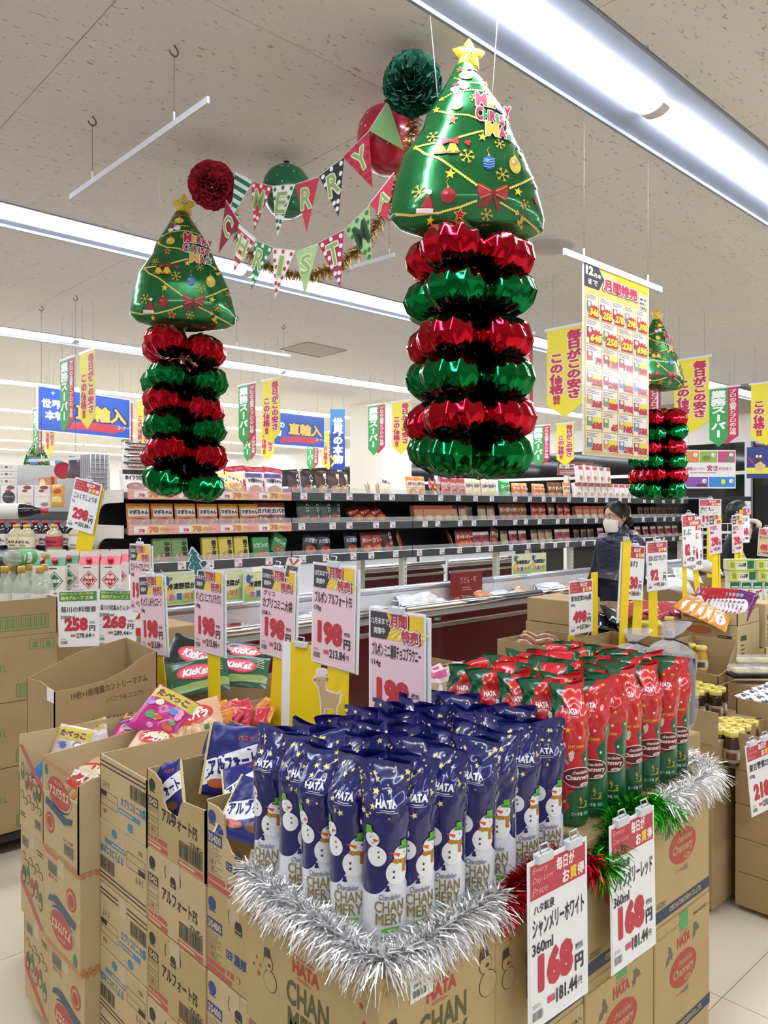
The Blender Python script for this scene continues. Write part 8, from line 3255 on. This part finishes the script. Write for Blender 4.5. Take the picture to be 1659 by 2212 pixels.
base = dict(pelvis=(0, .0, .93), waist=(0, .0, 1.08), chest=(0, .005, 1.28), neck=(0, -.005, 1.42), headbase=(0, -.02, 1.48),
            shl=(-.17, .0, 1.36), ell=(-.23, -.02, 1.09), wrl=(-.21, -.16, .90), shr=(.17, .0, 1.36), elr=(.23, -.02, 1.09), wrr=(.21, -.16, .90),
            hil=(-.09, 0, .86), knl=(-.095, -.015, .48), anl=(-.095, .02, .09), tol=(-.10, -.13, .035), hir=(.09, 0, .86), knr=(.095, -.015, .48), anr=(.095, .02, .09), tor=(.10, -.13, .035),
            head_off=(0, -.005, -.035), head_rot=(.02, 0, 0))
c = at_d(1338, 1100, 5.95)
wm_, jk = person('woman in a dark navy puffer coat, white mask and glasses beside the freezers', (c.x, c.y, 0), FACE - PI / 2 + .38, base, PUFF, mat('#22242a', .8, var=.1), hair_woman, True)
wm_.scale = (1.0, 1.0, 1.0)
q = MB()
P = []
for i in range(7):
    z = 1.385 + i * .018
    P.append([((.105 - .007 * i) * math.sin(a) * (1 + .05 * math.sin(i * 2)), (.095 - .005 * i) * math.cos(a) * (1 + .05 * math.sin(i * 2)) - .01, z + .02 * math.cos(a)) for a in np.linspace(0, 2 * PI, 28, endpoint=False)])
q.grid(P, PUFF, wrap=True)
q.build('collar', wm_)
q = MB()
q.tube([(.12 * math.sin(a), .085 * math.cos(a) + .02, 1.40 + .03 * math.cos(a)) for a in np.linspace(-1.6, 1.6, 12)], .026, mat('#cfc3b8', .9, var=.2, scale=50), 8)
q.build('hood_lining', wm_)

bend = dict(pelvis=(0, .22, .92), waist=(0, .12, 1.06), chest=(0, -.06, 1.25), neck=(0, -.20, 1.41), headbase=(0, -.25, 1.465),
            shl=(-.18, -.08, 1.33), ell=(-.24, -.30, 1.05), wrl=(-.20, -.47, .90), shr=(.18, -.08, 1.33), elr=(.24, -.30, 1.05), wrr=(.20, -.47, .90),
            hil=(-.09, .22, .85), knl=(-.10, .14, .48), anl=(-.10, .18, .09), tol=(-.11, .03, .035), hir=(.09, .22, .85), knr=(.10, .14, .48), anr=(.10, .18, .09), tor=(.11, .03, .035),
            head_off=(0, -.02, .02), head_rot=(.75, 0, .1))
c = at_d(1640, 1100, 7.4)
mn, jk = person('man in a dark jacket and mask bending over at the right edge', (c.x, c.y, 0), FACE - PI / 2 + .55, bend, BLUEBLK, mat('#1c1e22', .8, var=.1), hair_man, False)
q = MB()
q.tube([(.10 * math.sin(a), -.16 + .05 * math.cos(a), 1.45 + .05 * math.cos(a)) for a in np.linspace(-1.7, 1.7, 12)], .024, mat('#cfc5bb', .9, var=.2, scale=50), 8)
q.build('collar', mn)
# ------------------------------------------------------------------ prints whose shapes lie far apart become one object per patch
def split_prints():
    by = {}
    for o in list(COL.objects):
        if o.type == 'MESH' and o.parent and o.name.split('.')[0] == 'print':
            by.setdefault(o.data.name, []).append(o)
    for nm, users in by.items():
        me = users[0].data
        if me.has_custom_normals or not len(me.polygons):
            continue
        nv = len(me.vertices)
        co = np.empty(nv * 3, np.float32)
        me.vertices.foreach_get('co', co)
        co = co.reshape(-1, 3)
        par = list(range(nv))

        def find(a):
            while par[a] != a:
                par[a] = par[par[a]]
                a = par[a]
            return a
        polys = [tuple(p.vertices) for p in me.polygons]
        for p in polys:
            r0 = find(p[0])
            for q in p[1:]:
                par[find(q)] = r0
        root = np.array([find(i) for i in range(nv)])
        ids, isl = np.unique(root, return_inverse=True)
        k = len(ids)
        if k < 2 or k > 700:
            continue
        lo = np.full((k, 3), 1e9)
        hi = np.full((k, 3), -1e9)
        np.minimum.at(lo, isl, co)
        np.maximum.at(hi, isl, co)
        size = (hi - lo).max(1)
        gap = np.maximum(0, np.maximum(lo[:, None] - hi[None], lo[None] - hi[:, None]))
        near = np.sqrt((gap ** 2).sum(2)) <= np.maximum(.0199, .49 * np.maximum(size[:, None], size[None]))
        lab = np.arange(k)
        while True:
            new = np.where(near, lab[None], k).min(1)
            new = np.minimum(new, lab)
            if (new == lab).all():
                break
            lab = new
        groups = np.unique(lab)
        if len(groups) < 2:
            continue
        mi = [p.material_index for p in me.polygons]
        parts = []
        for g in groups:
            b = MB()
            b.mats = list(me.materials)
            vm = {}
            for p, m in zip(polys, mi):
                if lab[isl[p[0]]] == g:
                    b.f.append(tuple(vm.setdefault(q, len(vm)) for q in p))
                    b.m.append(m)
                    b.sm.append(False)
            b.v = [tuple(co[q]) for q in vm]
            parts.append(b.mesh('print'))
        for o in users:
            o.data = parts[0]
            for m2 in parts[1:]:
                c = o.copy()
                c.data = m2
                COL.objects.link(c)


split_prints()
